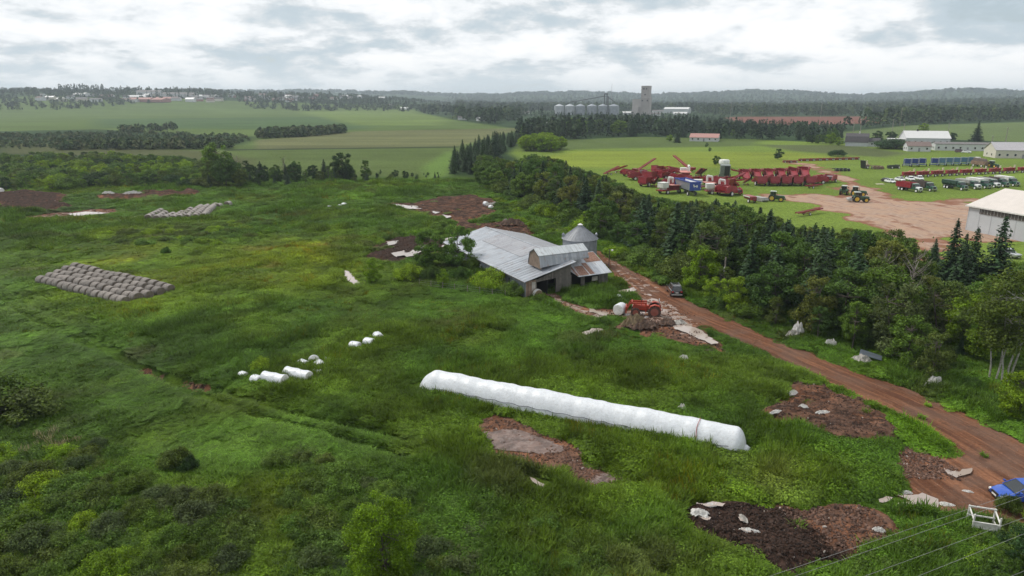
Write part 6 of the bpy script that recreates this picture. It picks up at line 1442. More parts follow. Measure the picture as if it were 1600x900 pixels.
def make_blue_machine(m, m2):
    r = empty('potato_planter'); tag(r, 'blue planter', 'planter')
    MB().box((0, 0, .8), (2.8, 3.0, .25)).build('frame', m, r); MB().prism([(-1.5, 3.3), (1.2, 3.5), (.8, 1.4), (-1.0, 1.2)], -1.5, 1.5).build('hopper', m, r, bevel=.06)
    MB().box((-.15, 0, 3.42), (2.3, 2.6, .1)).build('hopper_rim', m2, r); MB().box((1.5, 1.2, 2.2), (.12, .12, 3.0)).box((1.5, -1.2, 2.2), (.12, .12, 3.0)).box((1.5, 0, 3.6), (.12, 2.6, .12)).build('rail', WHITE, r)
    trailwheels(r, (0,), 1.75, .55, .35)
    return Proto(r)
BM1 = make_blue_machine(BLUEP, WHITE); BM2 = make_blue_machine(LBLUE, BLUEP)
for i in range(9):
    px = 1417+i*11.5+(8 if i > 2 else 0); p_, h_ = L(px, 260.5-i*.35, px+3, 265); (BM1 if i < 4 else BM2).place(p_, h_, f'{"deep" if i < 4 else "faded"} blue potato planter in the {"left" if i < 4 else "right"} half of the blue row', f'{"deep" if i < 4 else "faded"} blue planters', 1.05)
p_, h_ = L(1397, 263.5, 1410, 263); make_bar(mat('black_green', (.03, .04, .03), .6)).place(p_, h_, 'black folded implement at the left end of the blue row', None, 1.4)
p_, h_ = L(1352, 263.5, 1362, 263); r = empty('sprayer', p_, h_); tag(r, 'brown folded sprayer with pale arms on the lawn', 'sprayer')
MB().box((0, 0, 1.2), (2.6, 1.8, 1.2)).build('tank', BROWNP, r, bevel=.15); MB().box((-1.6, 0, 2.0), (.3, 2.6, 3.4), ry=-.2).build('mast', BLACK, r); MB().box((.6, 0, 2.6), (4.6, .15, .15), ry=.6).box((1.6, .9, 2.0), (.4, .3, 3.0)).build('boom', CREAM, r); trailwheels(r, (0,), 1.1, .7)
for i in range(3): p_, h_ = L(1364+i*6, 264, 1367+i*6, 268); make_bar(BROWNP).place(p_, h_, 'brown disc section right of the folded sprayer', 'brown disc sections', 1.1)
p_, h_ = L(1530, 260.5, 1545, 262); r = empty('loaded_wagon', p_, h_); tag(r, 'brown heaped wagon behind the tractor at the end of the blue row', 'wagon')
MB().box((0, 0, 1.8), (7, 2.6, 1.6)).build('box', BROWNP, r); MB().prism([(-3.2, 2.5), (3.0, 2.5), (2.2, 3.6), (-2.4, 4.0)], -1.1, 1.1).build('load', mat('machine_load', (.12, .09, .08), .9, var=.4, scale=3), r); MB().box((-1.4, 0, 4.05), (1.6, 1.4, .5)).build('cover', WHITE, r, bevel=.1); trailwheels(r, (-2, 2), 1.2, .6)
p_, h_ = L(1375, 288, 1385, 288); r = empty('pallet', (p_[0], p_[1], p_[2]), h_); tag(r, 'pale flat pallet lying on the grass left of the white car', 'pallet'); MB().box((0, 0, .1), (2.6, 1.4, .15)).build('boards', CREAM, r)
# ================================================================ buildings
def windows_on(par, face, spots, w_, h_, frame=WHITE):
    """face: (origin, along) plane given as function (s, z, d) -> point; each window with its frame and pane"""
    for s_, z in spots:
        c = face(s_, z, .03); d = face(s_+1, z, .03)-c; rz = math.atan2(d.y, d.x)
        f_ = MB().box(c, (w_+.24, .08, h_+.24), rz=rz).build('window', frame, par)
        MB().box(face(s_, z, .075), (w_, .04, h_), rz=rz).build('pane', GLASS, f_)
def house(name, loc, rz, Lx, Wy, hw, hr, wallm, roofm, label, cat='house', wins=True, chimney=False, over=.4, door=True):
    r = empty(name, loc, rz); tag(r, label, cat)
    w = MB().prism([(-Wy/2, -.3), (Wy/2, -.3), (Wy/2, hw), (0, hw+hr), (-Wy/2, hw)], -Lx/2, Lx/2, 'x').build('wall', wallm, r)
    rf = MB()
    for sg in (-1, 1):
        k = over*hr/(Wy/2); rf.quadslab((-Lx/2-over, 0, hw+hr+.12), (Lx/2+over, 0, hw+hr+.12), (Lx/2+over, sg*(Wy/2+over), hw-k+.12), (-Lx/2-over, sg*(Wy/2+over), hw-k+.12), .14)
    rf = rf.build('roof', roofm, r)
    if chimney: MB().box((Lx*.1, 0, hw+hr+.4), (.7, .7, 1.4)).build('chimney', mat('brick_red', (.2, .09, .07), .9), rf)
    if wins:
        n = max(2, int(Lx/3.6)); windows_on(r, lambda s, z, d: Vector((s, -Wy/2-d, z)), [(-Lx/2+Lx*(i+.5)/n, 1.7) for i in range(n) if not (door and i == n//2)], 1.0, 1.1)
        windows_on(r, lambda s, z, d: Vector((-Lx/2-d, -s, z)), [(-Wy*.2, 1.7), (Wy*.2, 1.7)], .9, 1.1); windows_on(r, lambda s, z, d: Vector((Lx/2+d, s, z)), [(-Wy*.2, 1.7), (Wy*.2, 1.7)], .9, 1.1)
        if door: MB().box((-Lx/2+Lx*(n//2+.5)/n, -Wy/2-.04, 1.0), (1.0, .1, 2.1)).build('door', mat('door_grey', (.2, .2, .22), .6), r)
    return r
SIDING = mat('white_siding', (.50, .51, .52), .6, var=.05, scale=.6, dirt=(.45, .44, .42), dirt_amt=.25); SHING = mat('grey_shingle', (.14, .13, .13), .9, var=.2, scale=3); WROOF = mat('white_roof', (.52, .52, .52), .5, var=.04); DSH = mat('dark_shingle', (.06, .055, .06), .9, var=.2)
BEIGE = mat('beige_siding', (.50, .47, .41), .7, var=.06); BRSH = mat('brown_shingle', (.15, .11, .10), .9, var=.2); PALEGREY = mat('pale_grey_siding', (.46, .48, .50), .7, var=.08); REDROOF = mat('faded_red_roof', (.32, .17, .15), .8, var=.15)
# ---- big white machinery shed at the right
def shed():
    c0 = P(1508, 359); c1 = P(1600, 378); d = (c1-c0).normalized(); rz = math.atan2(d.y, d.x); nrm = Vector((-d.y, d.x, 0))
    r = empty('machine_shed', (c0.x, c0.y, 0), rz); tag(r, 'large white machinery shed with pale roof and dark louvre strip', 'shed')
    Ls, Ws = 48, 20.5; hw = ztop(c0.y, 321.5); hr = 3.4
    MB().prism([(0, -.3), (Ws, -.3), (Ws, hw), (Ws/2, hw+hr), (0, hw)], 0, Ls, 'x').build('wall', mat('shed_white', (.42, .44, .465), .5, var=.04, scale=.4, dirt=(.42, .43, .43), dirt_amt=.3), r)
    rf = MB(); rm = mat('shed_roof', (.52, .475, .44), .55, var=.05, scale=.5)
    rf.quadslab((-.5, -.5, hw+.12), (Ls+.5, -.5, hw+.12), (Ls+.5, Ws/2, hw+hr+.3), (-.5, Ws/2, hw+hr+.3), .15).quadslab((-.5, Ws/2, hw+hr+.3), (Ls+.5, Ws/2, hw+hr+.3), (Ls+.5, Ws+.5, hw+.12), (-.5, Ws+.5, hw+.12), .15)
    rf = rf.build('roof', rm, r); MB().box((Ls/2, -.55, hw+.02), (Ls+1, .14, .3)).build('gutter', WHITE, rf)
    lv = MB().box((13.0, -.06, 4.9), (20, .12, 1.1)).build('louvre', mat('louvre_dark', (.07, .06, .055), .7), r)
    for k in range(24): MB().box((3.4+k*.83, -.14, 4.9), (.10, .06, 1.1)).build('louvre_bar', GREYP, lv)
    for k in range(16): MB().box((k*3.0+.1, -.03, hw/2), (.12, .05, hw)).build('wall_rib', MATS['shed_white'], r)
    MB().box((-.06, Ws*.5, 2.2), (.12, 5, 4.6)).build('door', mat('shed_door', (.45, .47, .49), .5), r)
shed()
def at(px, py): q = P(px, py); return (q.x, q.y, tz(q.x, q.y))
# ---- houses behind the machinery lawn
def gambrel_house():
    q = at(1338, 228); r = empty('farm_house', q, R(-28)); tag(r, 'grey house with dark gambrel roof among trees behind the lawn', 'house')
    prof = [(-5, -.3), (5, -.3), (5, 3.0), (3.6, 6.2), (0, 8.0), (-3.6, 6.2), (-5, 3.0)]
    MB().prism(prof, -6.5, 6.5, 'x').build('wall', PALEGREY, r); rf = MB()
    for sg in (-1, 1): rf.quadslab((-6.9, 0, 8.2), (6.9, 0, 8.2), (6.9, sg*3.7, 6.35), (-6.9, sg*3.7, 6.35), .15).quadslab((-6.9, sg*3.7, 6.35), (6.9, sg*3.7, 6.35), (6.9, sg*5.4, 2.7), (-6.9, sg*5.4, 2.7), .15)
    rf = rf.build('roof', DSH, r); MB().box((1.0, .0, 8.6), (.8, .8, 1.5)).build('chimney', WHITE, rf)
    MB().prism([(-3.4, -.3), (3.4, -.3), (3.4, 3.2), (0, 5.2), (-3.4, 3.2)], 6.5, 13.5, 'x').build('wing', SIDING, r); g = MB()
    for sg in (-1, 1): g.quadslab((6.3, 0, 5.35), (13.9, 0, 5.35), (13.9, sg*3.8, 3.05), (6.3, sg*3.8, 3.05), .14)
    g.build('wing_roof', DSH, r); windows_on(r, lambda s, z, d: Vector((13.5+d, s, z)), [(0, 2.0)], 1.2, 1.2); windows_on(r, lambda s, z, d: Vector((s, -3.4-d, z)), [(9, 1.8), (11.6, 1.8)], .9, 1.1)
gambrel_house()
r = house('farm_house', at(1443, 224.5), R(-14), 27, 17, 4.2, 4.4, SIDING, WROOF, 'large white house with bright white roof beyond the small shed')
MB().box((-17.5, 0, 1.4), (9, 9, 3.2)).build('porch', WHITE, r); MB().box((-17.5, -1, 3.15), (10, 12, .3)).build('porch_roof', WROOF, r); MB().box((-5, 0, 8.7), (.9, .9, 2.0)).build('chimney', BLACK, r)
house('garden_shed', at(1432, 236), R(-12), 12.5, 8, 3.2, 2.2, SIDING, BRSH, 'small white shed with brown roof in front of the large white house', 'shed')
house('mobile_home', at(1502, 235), R(-14), 31, 7.5, 3.9, .9, SIDING, SHING, 'long white mobile home behind the blue machines', 'mobile home')
house('garage', at(1588, 246), R(-12), 26, 14, 4.2, 3.6, BEIGE, mat('lilac_roof', (.33, .32, .34), .7), 'pale yellow grey roofed garage at the right edge behind the tractor', 'garage')
house('garage', at(1101, 220), R(-20), 20, 17, 2.8, 2.4, SIDING, REDROOF, 'low building with faded red roof at the edge of the dark trees', 'building')
p_, h_ = L(1500, 238.5, 1512, 239); make_car('parked_car', mat('maroon_paint', (.10, .04, .05), .4), 'suv', '', Hc=1.75).place(p_, h_, 'maroon car parked in front of the mobile home', None, 1.15)
p_, h_ = L(1510, 239, 1518, 239.4); CW.place(p_, h_, 'small white car parked in front of the mobile home', None, 1.1)
# ---- feed mill
CONC = mat('pale_concrete', (.40, .37, .36), .85, var=.10, scale=.05, dirt=(.30, .27, .26), dirt_amt=.4); CONC2 = mat('grey_concrete', (.33, .30, .29), .85, var=.10, scale=.05)
def mill():
    c = P(1003, 182); sc = 1/ (FPX/math.sqrt(c.x**2+c.y**2+H*H)); r = empty('feed_mill', (c.x, c.y, 0), R(-24)); tag(r, 'tall pale concrete feed mill tower standing over the dark trees', 'mill')
    k = sc; hb = ztop(c.y, 152.5); ht = ztop(c.y, 135)
    MB().box((-7*k, 0, hb/2-1), (13*k, 15*k, hb-3)).build('wall', CONC, r); MB().box((5.5*k, 0, hb/2), (12*k, 17*k, hb)).build('wall', CONC2, r); MB().box((4.5*k, 1, (hb+ht)/2), (12*k, 13*k, ht-hb+.5)).build('tower', CONC2, r)
    MB().box((4.5*k, 1, ht+.4), (12.8*k, 13.8*k, .9)).build('parapet', CONC, r); MB().box((5.5*k, 0, hb+.3), (12.4*k, 17.4*k, .8)).build('cornice', CONC, r)
    MB().prism([(-13*k, 0), (-13*k, 8*k), (-3*k, 14*k), (-3*k, 0)], -13*k, -7.6*k).build('annex', CONC, r)
    windows_on(r, lambda s, z, d: Vector((s, -13*k/2+1-d*6, z)), [(2.5*k, ht-4), (6.5*k, ht-4), (4.5*k, hb+5)], 2.2, 2.6, CONC); windows_on(r, lambda s, z, d: Vector((s, -8.5*k-d*6, z)), [(1.5*k, hb-5), (9*k, hb-5)], 2, 2.4, CONC)
mill()
SILO = mat('silo_steel', (.25, .275, .31), .5, .35, var=.12, scale=.2); SILOB = mat('silo_steel_bright', (.36, .385, .41), .5, .3, var=.1, scale=.2)
def silo(px, wpx, py0, py1, label, m):
    c = P(px, 179.5); k = math.sqrt(c.x**2+c.y**2+H*H)/FPX; rad = wpx/2*k; h = ztop(c.y, py0); ht = ztop(c.y, py1)
    r = empty('silo', (c.x, c.y, 0)); tag(r, label, 'silo'); prof = []
    for i in range(13): prof += [(rad, h*i/12), (rad*1.015, h*(i+.5)/12)]
    MB().lathe(prof[:-1], 28).build('wall', m, r, 50); MB().lathe([(rad*1.04, h-.2), (rad*.14, ht-.6), (rad*.12, ht)], 28).build('roof', m, r, 30)
    for i in range(10): a = 6.283*i/10; MB().box((rad*1.02*math.cos(a), rad*1.02*math.sin(a), h/2), (.3, .5, h), rz=a).build('stiffener', m, r)
for i, px in enumerate((873.5, 890, 906.5, 924.5, 941.5, 958.5)):
    silo(px, 14.5 if i < 5 else 16, 165.5, 162, ['brightest steel silo, leftmost of the six beside the mill', 'bright steel silo, second from the left of six', 'steel silo, third from the left of six', 'steel silo, fourth from the left of six', 'dull steel silo under the dark elevator legs', 'dull wide steel silo, nearest the mill tower'][i], SILOB if i < 2 else SILO)
c = P(946, 179.5); r = empty('elevator_leg', (c.x, c.y+6, 0)); tag(r, 'dark twin bucket elevator legs rising above the silos', 'elevator'); ht = ztop(c.y, 145)
for dx in (-2.2, 2.6, 5): MB().box((dx, 0, (ht-abs(dx)*1.2)/2), (1.7, 1.7, ht-abs(dx)*1.2)).build('leg', mat('dark_leg', (.06, .06, .065), .7), r)
MB().box((1, 0, ht-2), (7, 3, 2)).box((1, 0, ht-7), (8, 3, .6)).build('head', MATS['dark_leg'], r); MB().tube((2, 0, ht-6), (18, 0, 24), .7).tube((-2, 0, ht-6), (-70, 0, 23), .7).build('spout_pipe', MATS['dark_leg'], r)
c = P(961, 178); r = empty('radio_mast', (c.x, c.y+60, 0)); tag(r, 'thin radio mast above the silos', 'mast'); MB().tube((0, 0, 0), (0, 0, ztop(c.y+60, 131)), .55, .3, 6).build('pole', STEEL, r)
q = at(1058, 177); house('warehouse', q, R(-25), 52, 30, 9, 3.5, mat('warehouse_wall', (.45, .47, .48), .7), WROOF, 'white roofed warehouse right of the mill tower', 'warehouse', False)
for px, py, a, b, lab in [(862, 197, 14, 9, 'white roofed house in the trees left below the silos'), (822, 178, 12, 8, 'small pale house among trees left of the silos'), (862, 199.5, 9, 7, 'tiny white shed in the trees below the silos'), (1030, 176, 30, 9, 'low white shed between mill and warehouse'), (980, 179, 20, 8, 'low white annex at the foot of the mill'), (1063, 180, 26, 7, 'low pale building before the warehouse'), (722, 187, 12, 9, 'white house at the edge of the grove left of the spruce belt'), (752, 189, 12, 9, 'white house right of the grove edge house'), (605, 172.5, 26, 10, 'long white farm building at the end of the green field'), (632, 174, 18, 9, 'white farm house right of the long farm building'), (655, 160, 60, 26, 'bright white roofed hall far off on the plain'), (1022, 181, 22, 8, 'low white building below the mill tower')]:
    house('far_house', at(px, py), rng.uniform(-.5, .5), a, b, 3.4, 2.6, SIDING, WROOF if rng.random() < .6 else SHING, lab, 'house', False)
# ---- town on the left skyline
TW = [SIDING, BEIGE, PALEGREY, mat('brick_wall', (.28, .14, .12), .85, var=.12), SIDING]
def town(px, py, Lx, Wy, hw, hr, wm, rm, lab, group=None):
    # walk along the sight line until it meets the rising ground
    yy = np.arange(900, 4200, 15.0); xx = (px-800)/FPX*(yy*CP+(H-20)*SP); v_ = (py-450)/FPX
    hit = hills(xx, yy) >= H-yy*(SP+v_*CP)/(CP-v_*SP); y = None
    if hit.any(): y = float(yy[hit][0]); x = float(xx[hit][0])
    if y is None: return
    r = house('town_house', (x, y, tz(x, y)), rng.uniform(-.6, .6), Lx, Wy, hw, hr, wm, rm, lab, 'house', False); 
    if group: r['group'] = group
for i in range(60):
    px = rng.choice([rng.uniform(190, 470), rng.uniform(190, 640), rng.uniform(20, 190)]); py = rng.uniform(151.5, 160 if px < 480 else 156)
    town(px, py, rng.uniform(14, 26), rng.uniform(10, 14), rng.uniform(4, 7), rng.uniform(2.5, 4), rng.choice(TW), rng.choice([SHING, DSH, BRSH, SHING, WROOF]), 'small pale house of the town on the left skyline', 'houses of the skyline town')
for px, py, a, b, h_, wm, rm, lab in [(236, 150.5, 60, 26, 12, SIDING, SHING, 'large pale block on the town skyline, left one'), (242, 160, 70, 30, 6, TW[3], REDROOF, 'long red brick building under the town skyline'), (222, 159, 60, 26, 6, TW[3], REDROOF, 'red roofed hall left of the long brick building'), (215, 155, 40, 20, 5, SIDING, WROOF, 'white low building above the red roofs'), (276, 152.5, 60, 24, 9, SIDING, SHING, 'long white block in the middle of the town skyline'), (300, 152, 30, 20, 8, BEIGE, SHING, 'cream block right of the long white block'), (325, 153.5, 60, 20, 5, SIDING, WROOF, 'white roofed row right in the town'), (130, 151, 60, 24, 5, SIDING, WROOF, 'white roofed barn on the far left ridge'), (262, 158, 50, 22, 5, TW[3], REDROOF, 'red roofed hall right of the long brick building')]:
    town(px, py, a, b, h_, 4, wm, rm, lab)
# ---- poles along the far road
for px, pb, pt, lab in [(1140, 196, 160, 'thin pole left of the warehouse road'), (1172, 197, 163, 'pole at the corner of the red field'), (1282, 184, 160, 'pole in front of the red ploughed field'), (1333, 207, 190, 'pole at the left end of the far green field'), (1344, 206, 184, 'second pole at the left end of the far green field'), (1406, 196, 168, 'tall pale pole on the far green field'), (1411, 212, 193, 'short pole behind the large white house'), (1480, 216, 192, 'leaning pole behind the mobile home'), (1571, 222, 199, 'pole with crossarm behind the garage'), (1550, 222, 212, 'short pole behind the mobile home end'), (1583, 184, 175, 'small pole on the far right field edge'), (1394, 205, 186, 'thin pole left of the tall pale pole')]:
    q = P(px, pb); utility_pole(q.x, q.y, ztop(q.y, pt)-tz(q.x, q.y), lab, True, 0, .28)
# ---- trees around the houses, woods behind the lawn
for px, pb, h, pl, cl, lab, w_ in [(1297, 226, 8, MAPLE, 'lime', 'rounded lime tree left of the grey gambrel house', 1.2), (1311, 228, 6, MAPLE, 'bright', 'small bright tree against the gambrel house', 1.2), (1370, 222, 8, MAPLE, 'deep', 'round dark tree between the two houses', 1.2), (1392, 219, 6.5, MAPLE, 'deep', 'dark trees left of the large white house', 1.6), (1395, 232, 6, BUSH, 'deep', 'broad dark bush before the white house', 2.6), (1415, 235, 5, SPRUCE, 'spruce', 'narrow dark cypress beside the small shed', 1.6), (1525, 221, 14, SPRUCE, 'spruce', 'single spruce standing behind the mobile home', 1.5), (1485, 220, 6, MAPLE, 'deep', 'dark round tree at the mobile home end', 1.8), (1442, 208, 9, MAPLE, 'bright', 'pale yellowish tree on the far green field', 1.3), (1308, 244, 4, BUSH, 'deep', 'dark round bush alone on the rough grass', 1.3), (1216, 249, 5.5, MAPLE, 'deep', 'small dark tree alone on the bright field', 1.1), (1119, 258, 4.5, MAPLE, 'dark', 'small tree left of the white round hopper', 1.1), (1058, 223, 9, SPRUCE, 'spruce', 'lone dark spruce before the low red roofed building', 1.3), (1046, 221, 5, MAPLE, 'bright', 'bright small tree left of the lone spruce', 1.3), (1104, 230, 3, MAPLE, 'dark', 'tiny dark tree in the bright field', 1), (1109, 237, 2.5, MAPLE, 'dark', 'tiny dark sapling below the other in the bright field', 1), (850, 236, 7, MAPLE, 'lime', 'lime green tree at the left of the bright field', 1.6)]:
    q = P(px, pb); plant(pl, q.x, q.y, h, cl, lab, None, w_)
for i in range(9):
    q = P(1262+i*5.6+rng.uniform(-1, 1), 224.5+rng.uniform(-.4, .4)); plant(MAPLE, q.x, q.y, rng.uniform(5, 7.5), rng.choice(['deep', 'mid', 'dark']), 'small round tree of the orchard row left of the gambrel house', 'orchard row trees')
BW = [(640, 168), (700, 160), (790, 162), (815, 186), (850, 180), (900, 176), (960, 180), (1000, 178), (1060, 182), (1120, 192), (1200, 196), (1240, 196), (1300, 190), (1320, 200)]
for (x, y) in poisson(G([(812, 222), (806, 208), (880, 196), (1000, 192), (1100, 197), (1200, 204), (1316, 212), (1316, 218), (1200, 221), (1120, 219), (1040, 214), (960, 216), (880, 222)]), 11, 15, 110):
    px, py = pix(x, y); h = max(7, min(20, (ztop(y, interp(BW, px)+4)))*rng.uniform(.8, 1.05))
    if px > 980 and rng.random() < .55 or rng.random() < .1: plant(SPRUCE, x, y, h, 'spruce', 'dark spruce in the grove between the bright field and the mill', 'spruces of the mill grove', 1.35)
    else: plant(MAPLE+ASPEN, x, y, h*.85, rng.choice(['dark', 'deep', 'mid']), 'leafy tree in the grove between the bright field and the mill', 'leafy trees of the mill grove', 1.3)
# ---- far woods: too many to count
def far_woods(name, spots, cols, seed=0):
    """spots: (x, y, height, width) ; every crown a small ragged clump of leaf faces"""
    g = np.random.default_rng(seed); Q = []; colr = []
    for (x, y, z, h, w_, con) in spots:
        n = 34; t = g.uniform(0, 1, n)**.8
        if con: rad = w_*.5*(1-t)**.9+.15; zz_ = h*(.05+.95*t)
        else: rad = w_*.55*np.sqrt(np.maximum(.03, 1-(2*t-.85)**2*.75)); zz_ = h*(.12+.86*t)
        a = g.uniform(0, 6.283, n); q = np.sqrt(g.uniform(.15, 1, n))
        c = np.stack([x+np.cos(a)*rad*q, y+np.sin(a)*rad*q, z+zz_], 1); nn = np.stack([np.cos(a), np.sin(a), .7*np.ones(n)], 1)+g.normal(0, .4, (n, 3))
        global nr
        Q.append(quads_mesh('', c, nn, (w_*.20 if not con else w_*.2)*g.uniform(.6, 1.3, n)))
        cc = np.array(cols[g.integers(len(cols))])*g.uniform(.7, 1.3); colr.append(np.repeat(np.append(cc, 1)[None], n*4, 0))
    V = np.concatenate(Q); me = raw_mesh(name, V, 4, WOODM); a = me.attributes.new('tone', 'FLOAT_COLOR', 'POINT'); a.data.foreach_set('color', np.concatenate(colr).astype(np.float32).ravel())
    o = bpy.data.objects.new(name, me); COL.objects.link(o); o['kind'] = 'stuff'
WOODM, nt_, b_, o_ = new_mat('far_foliage'); ta = nt_.new('ShaderNodeAttribute', attribute_name='tone'); nt_.link(ta.outputs['Color'], b_.inputs['Base Color']); b_.inputs['Roughness'].default_value = .8; b_.inputs['Specular IOR Level'].default_value = .1
SCRUB = [(.075, .095, .04), (.085, .095, .045), (.06, .085, .032)]
DKC = [(.016, .032, .018), (.024, .045, .02), (.03, .052, .022), (.036, .055, .024)]; MDC = [(.03, .055, .022), (.045, .072, .026), (.06, .085, .03), (.025, .045, .02)]
def spots_px(poly, d, hr, wr, conp, seed, topf=None, nmax=4000, hf=None):
    out = []; g = random.Random(seed)
    a = np.array(poly); 
    for _ in range(nmax):
        px = g.uniform(a[:, 0].min(), a[:, 0].max()); py = g.uniform(a[:, 1].min(), a[:, 1].max())
        if sdf_poly(np.array([px]), np.array([py]), poly)[0] > 0: continue
        q = P(px, py); h = g.uniform(*hr)*(hf(px) if hf else 1); out.append((q.x, q.y, h, g.uniform(*wr)*h, g.random() < conp))
    z = terrain(np.array([o[0] for o in out]), np.array([o[1] for o in out]))
    return [(o[0], o[1], z[i], o[2], o[3], o[4]) for i, o in enumerate(out)]
def spots_xy(n, f, hr, wr, conp, seed):
    g = random.Random(seed); out = []
    while len(out) < n:
        q = f(g)
        if q is None: continue
        h = g.uniform(*hr); out.append((q[0], q[1], h, g.uniform(*wr)*h, g.random() < conp))
    z = terrain(np.array([o[0] for o in out]), np.array([o[1] for o in out])); return [(o[0], o[1], z[i], o[2], o[3], o[4]) for i, o in enumerate(out)]
far_woods('far_tree_rows', spots_px([(186, 171), (640, 171.5), (640, 173), (186, 172.8)], 0, (11, 22), (.3, .5), .65, 1, None, 420)+spots_px([(20, 171.5), (186, 171), (186, 174), (20, 175)], 0, (9, 15), (.4, .6), .5, 12, None, 160)+spots_px([(95, 170), (170, 169), (170, 173), (95, 173.5)], 0, (16, 24), (.35, .5), .3, 13, None, 90), DKC, 1)
far_woods('grove', spots_px([(645, 172), (800, 168), (812, 176), (815, 190), (760, 196), (700, 184), (660, 178)], 0, (12, 19), (.5, .8), .3, 2, None, 420), DKC+MDC, 2)
far_woods('field_copses', spots_px([(400, 213), (440, 210), (480, 210), (538, 206), (540, 208), (480, 214), (404, 217)], 0, (4.5, 8), (.6, 1.1), .2, 3, None, 700)+spots_px([(186, 206), (270, 200), (280, 203), (250, 206), (186, 209)], 0, (3, 7), (.6, 1.0), .3, 4, None, 220)+spots_px([(-20, 212), (190, 206), (380, 212), (395, 222), (330, 232), (60, 232), (-20, 234)], 0, (1.0, 2.8), (1.0, 1.6), .05, 5, None, 1300)+spots_px([(90, 229), (360, 227), (365, 233), (90, 235)], 0, (3.5, 6), (.7, 1.1), .1, 6, None, 500), MDC+SCRUB, 3)
far_woods('mill_woods', spots_px([(800, 182), (860, 188), (980, 192), (1100, 196), (1320, 206), (1320, 200), (1240, 196), (1160, 192), (1120, 186), (1060, 182), (960, 184), (880, 181), (820, 178)], 0, (10, 19), (.35, .6), .55, 7, None, 1500, lambda px: .42 if px > 1090 else (.55 if px > 850 else 1.0))+spots_px([(812, 222), (806, 208), (880, 198), (1000, 195), (1100, 200), (1200, 206), (1316, 213), (1316, 217), (1200, 220), (1120, 218), (1040, 213), (960, 215), (880, 221)], 0, (8, 15), (.4, .65), .5, 22, None, 1000, lambda px: 1.0 if px < 1090 else .8), DKC, 4)
far_woods('right_woods', spots_px([(1385, 182), (1600, 180), (1700, 180), (1700, 188), (1600, 189.5), (1420, 195), (1320, 204), (1390, 193)], 0, (12, 20), (.5, .8), .25, 8, None, 1300)+spots_px([(1060, 168), (1700, 164), (1700, 181), (1380, 182), (1150, 182), (1100, 180)], 0, (11, 19), (.5, .8), .3, 9, None, 2200), DKC[1:]+MDC+MDC, 5)
def rightplain(g):
    th = g.uniform(-.08, .75); r_ = math.exp(g.uniform(math.log(1700), math.log(6500))); return (r_*math.sin(th), r_*math.cos(th))
far_woods('plain_woods', spots_xy(5200, rightplain, (11, 20), (.7, 1.3), .3, 10), DKC[1:]+MDC+MDC, 6)
def leftplain(g):
    th = g.uniform(-.72, -.02); r_ = math.exp(g.uniform(math.log(1650), math.log(5200)))
    x, y = r_*math.sin(th), r_*math.cos(th)
    if vnoise(np.array([x/260]), np.array([y/260]), 4)[0] < .42: return None
    return (x, y)
far_woods('skyline_woods', spots_xy(2600, leftplain, (6, 12), (.8, 1.5), .35, 11), MDC+DKC[2:], 7)
def ridge(g):
    th = g.uniform(-.8, .8); r_ = g.uniform(4800, 7200); return (r_*math.sin(th), r_*math.cos(th))
far_woods('ridge_woods', spots_xy(2500, ridge, (12, 22), (1.6, 3.2), .2, 14), DKC, 8)
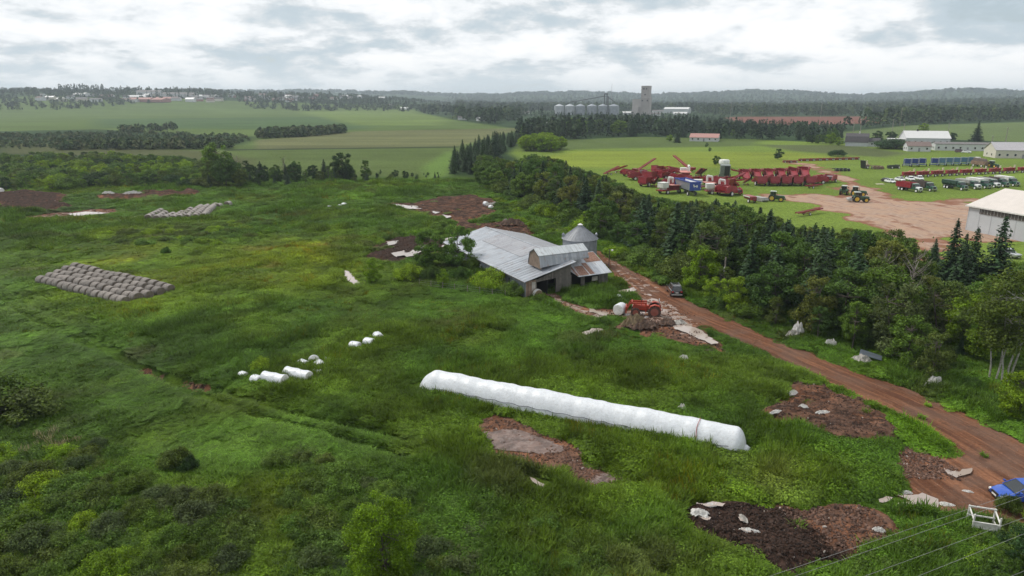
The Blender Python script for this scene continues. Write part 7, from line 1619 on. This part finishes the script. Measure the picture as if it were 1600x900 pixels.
# ================================================================ finish: weeds, air, clean up
scatter_weeds()
clodcol = bpy.data.collections.new('clod_sources')
def clods():
    for q in range(3):
        bm = bmesh.new(); bmesh.ops.create_icosphere(bm, subdivisions=1, radius=.5)
        for v in bm.verts: v.co *= rng.uniform(.6, 1.25)
        me = bpy.data.meshes.new('clod'); bm.to_mesh(me); bm.free(); me.materials.append(CLOD); clodcol.objects.link(bpy.data.objects.new('clod', me))
    X, Y, T = [], [], []
    for nm, (pl, hh, bb, ww) in list(MUDS.items())+[('yard', (yard_poly, .2, .1, .3))]:
        a = np.array(pl); n = 1500 if a[:, 1].max() < 115 else 700
        x = nr.uniform(a[:, 0].min(), a[:, 0].max(), n); y = nr.uniform(a[:, 1].min(), a[:, 1].max(), n)
        k = mudval(x, y, pl, 1.2) > .55; X.append(x[k]); Y.append(y[k]); c = np.array([.13, .08, .062])*(1-bb)+np.array([.03, .02, .016])*bb
        tt = c[None]*nr.uniform(.5, 1.6, k.sum())[:, None]; pale = nr.uniform(0, 1, k.sum()) < .012; tt[pale] = np.array([.34, .30, .27]); T.append(tt)
    x = np.concatenate(X); y = np.concatenate(Y); n = len(x); s = .10+.22*nr.uniform(0, 1, n)**3*(1+(y > 120)*.3)
    gn_scatter('soil_clods', np.stack([x, y, terrain(x, y)+.02], 1), nr.integers(0, 3, n), nr.uniform(0, 6, (n, 3)), np.stack([s*1.3, s, s*.7], 1), np.concatenate(T), clodcol)
CLOD, ct_, cb_, _ = new_mat('clod_earth'); ct_.link(ct_.new('ShaderNodeAttribute', attribute_type='INSTANCER', attribute_name='tint').outputs['Color'], cb_.inputs['Base Color']); cb_.inputs['Roughness'].default_value = .95; cb_.inputs['Specular IOR Level'].default_value = .1
clods()
hm = bpy.data.materials.new('haze'); hm.use_nodes = True; hn = NT(hm.node_tree); hn.n.clear()
ho = hn.new('ShaderNodeOutputMaterial'); hv = hn.new('ShaderNodeVolumePrincipled')
hv.inputs['Color'].default_value = (.74, .85, .95, 1); hv.inputs['Density'].default_value = 0.00013; hv.inputs['Density Attribute'].default_value = ''; hv.inputs['Anisotropy'].default_value = .2
try: hv.inputs['Temperature Attribute'].default_value = ''
except Exception: pass
hn.link(hv.outputs[0], ho.inputs['Volume'])
hz_ = MB().box((0, 4000, 58), (20000, 11000, 124)).build('haze', hm, None); hz_['kind'] = 'stuff'
PR = [v for v in list(globals().values()) if isinstance(v, Proto)]
for v in list(globals().values()):
    if isinstance(v, list): PR += [q for q in v if isinstance(q, Proto)]
for q in PR:
    if not q.used:
        def rem(t):
            for k in t[1]: rem(k)
            try: bpy.data.objects.remove(t[0])
            except ReferenceError: pass
        rem(q.tree); q.used = True
print('objects', len(S.objects))
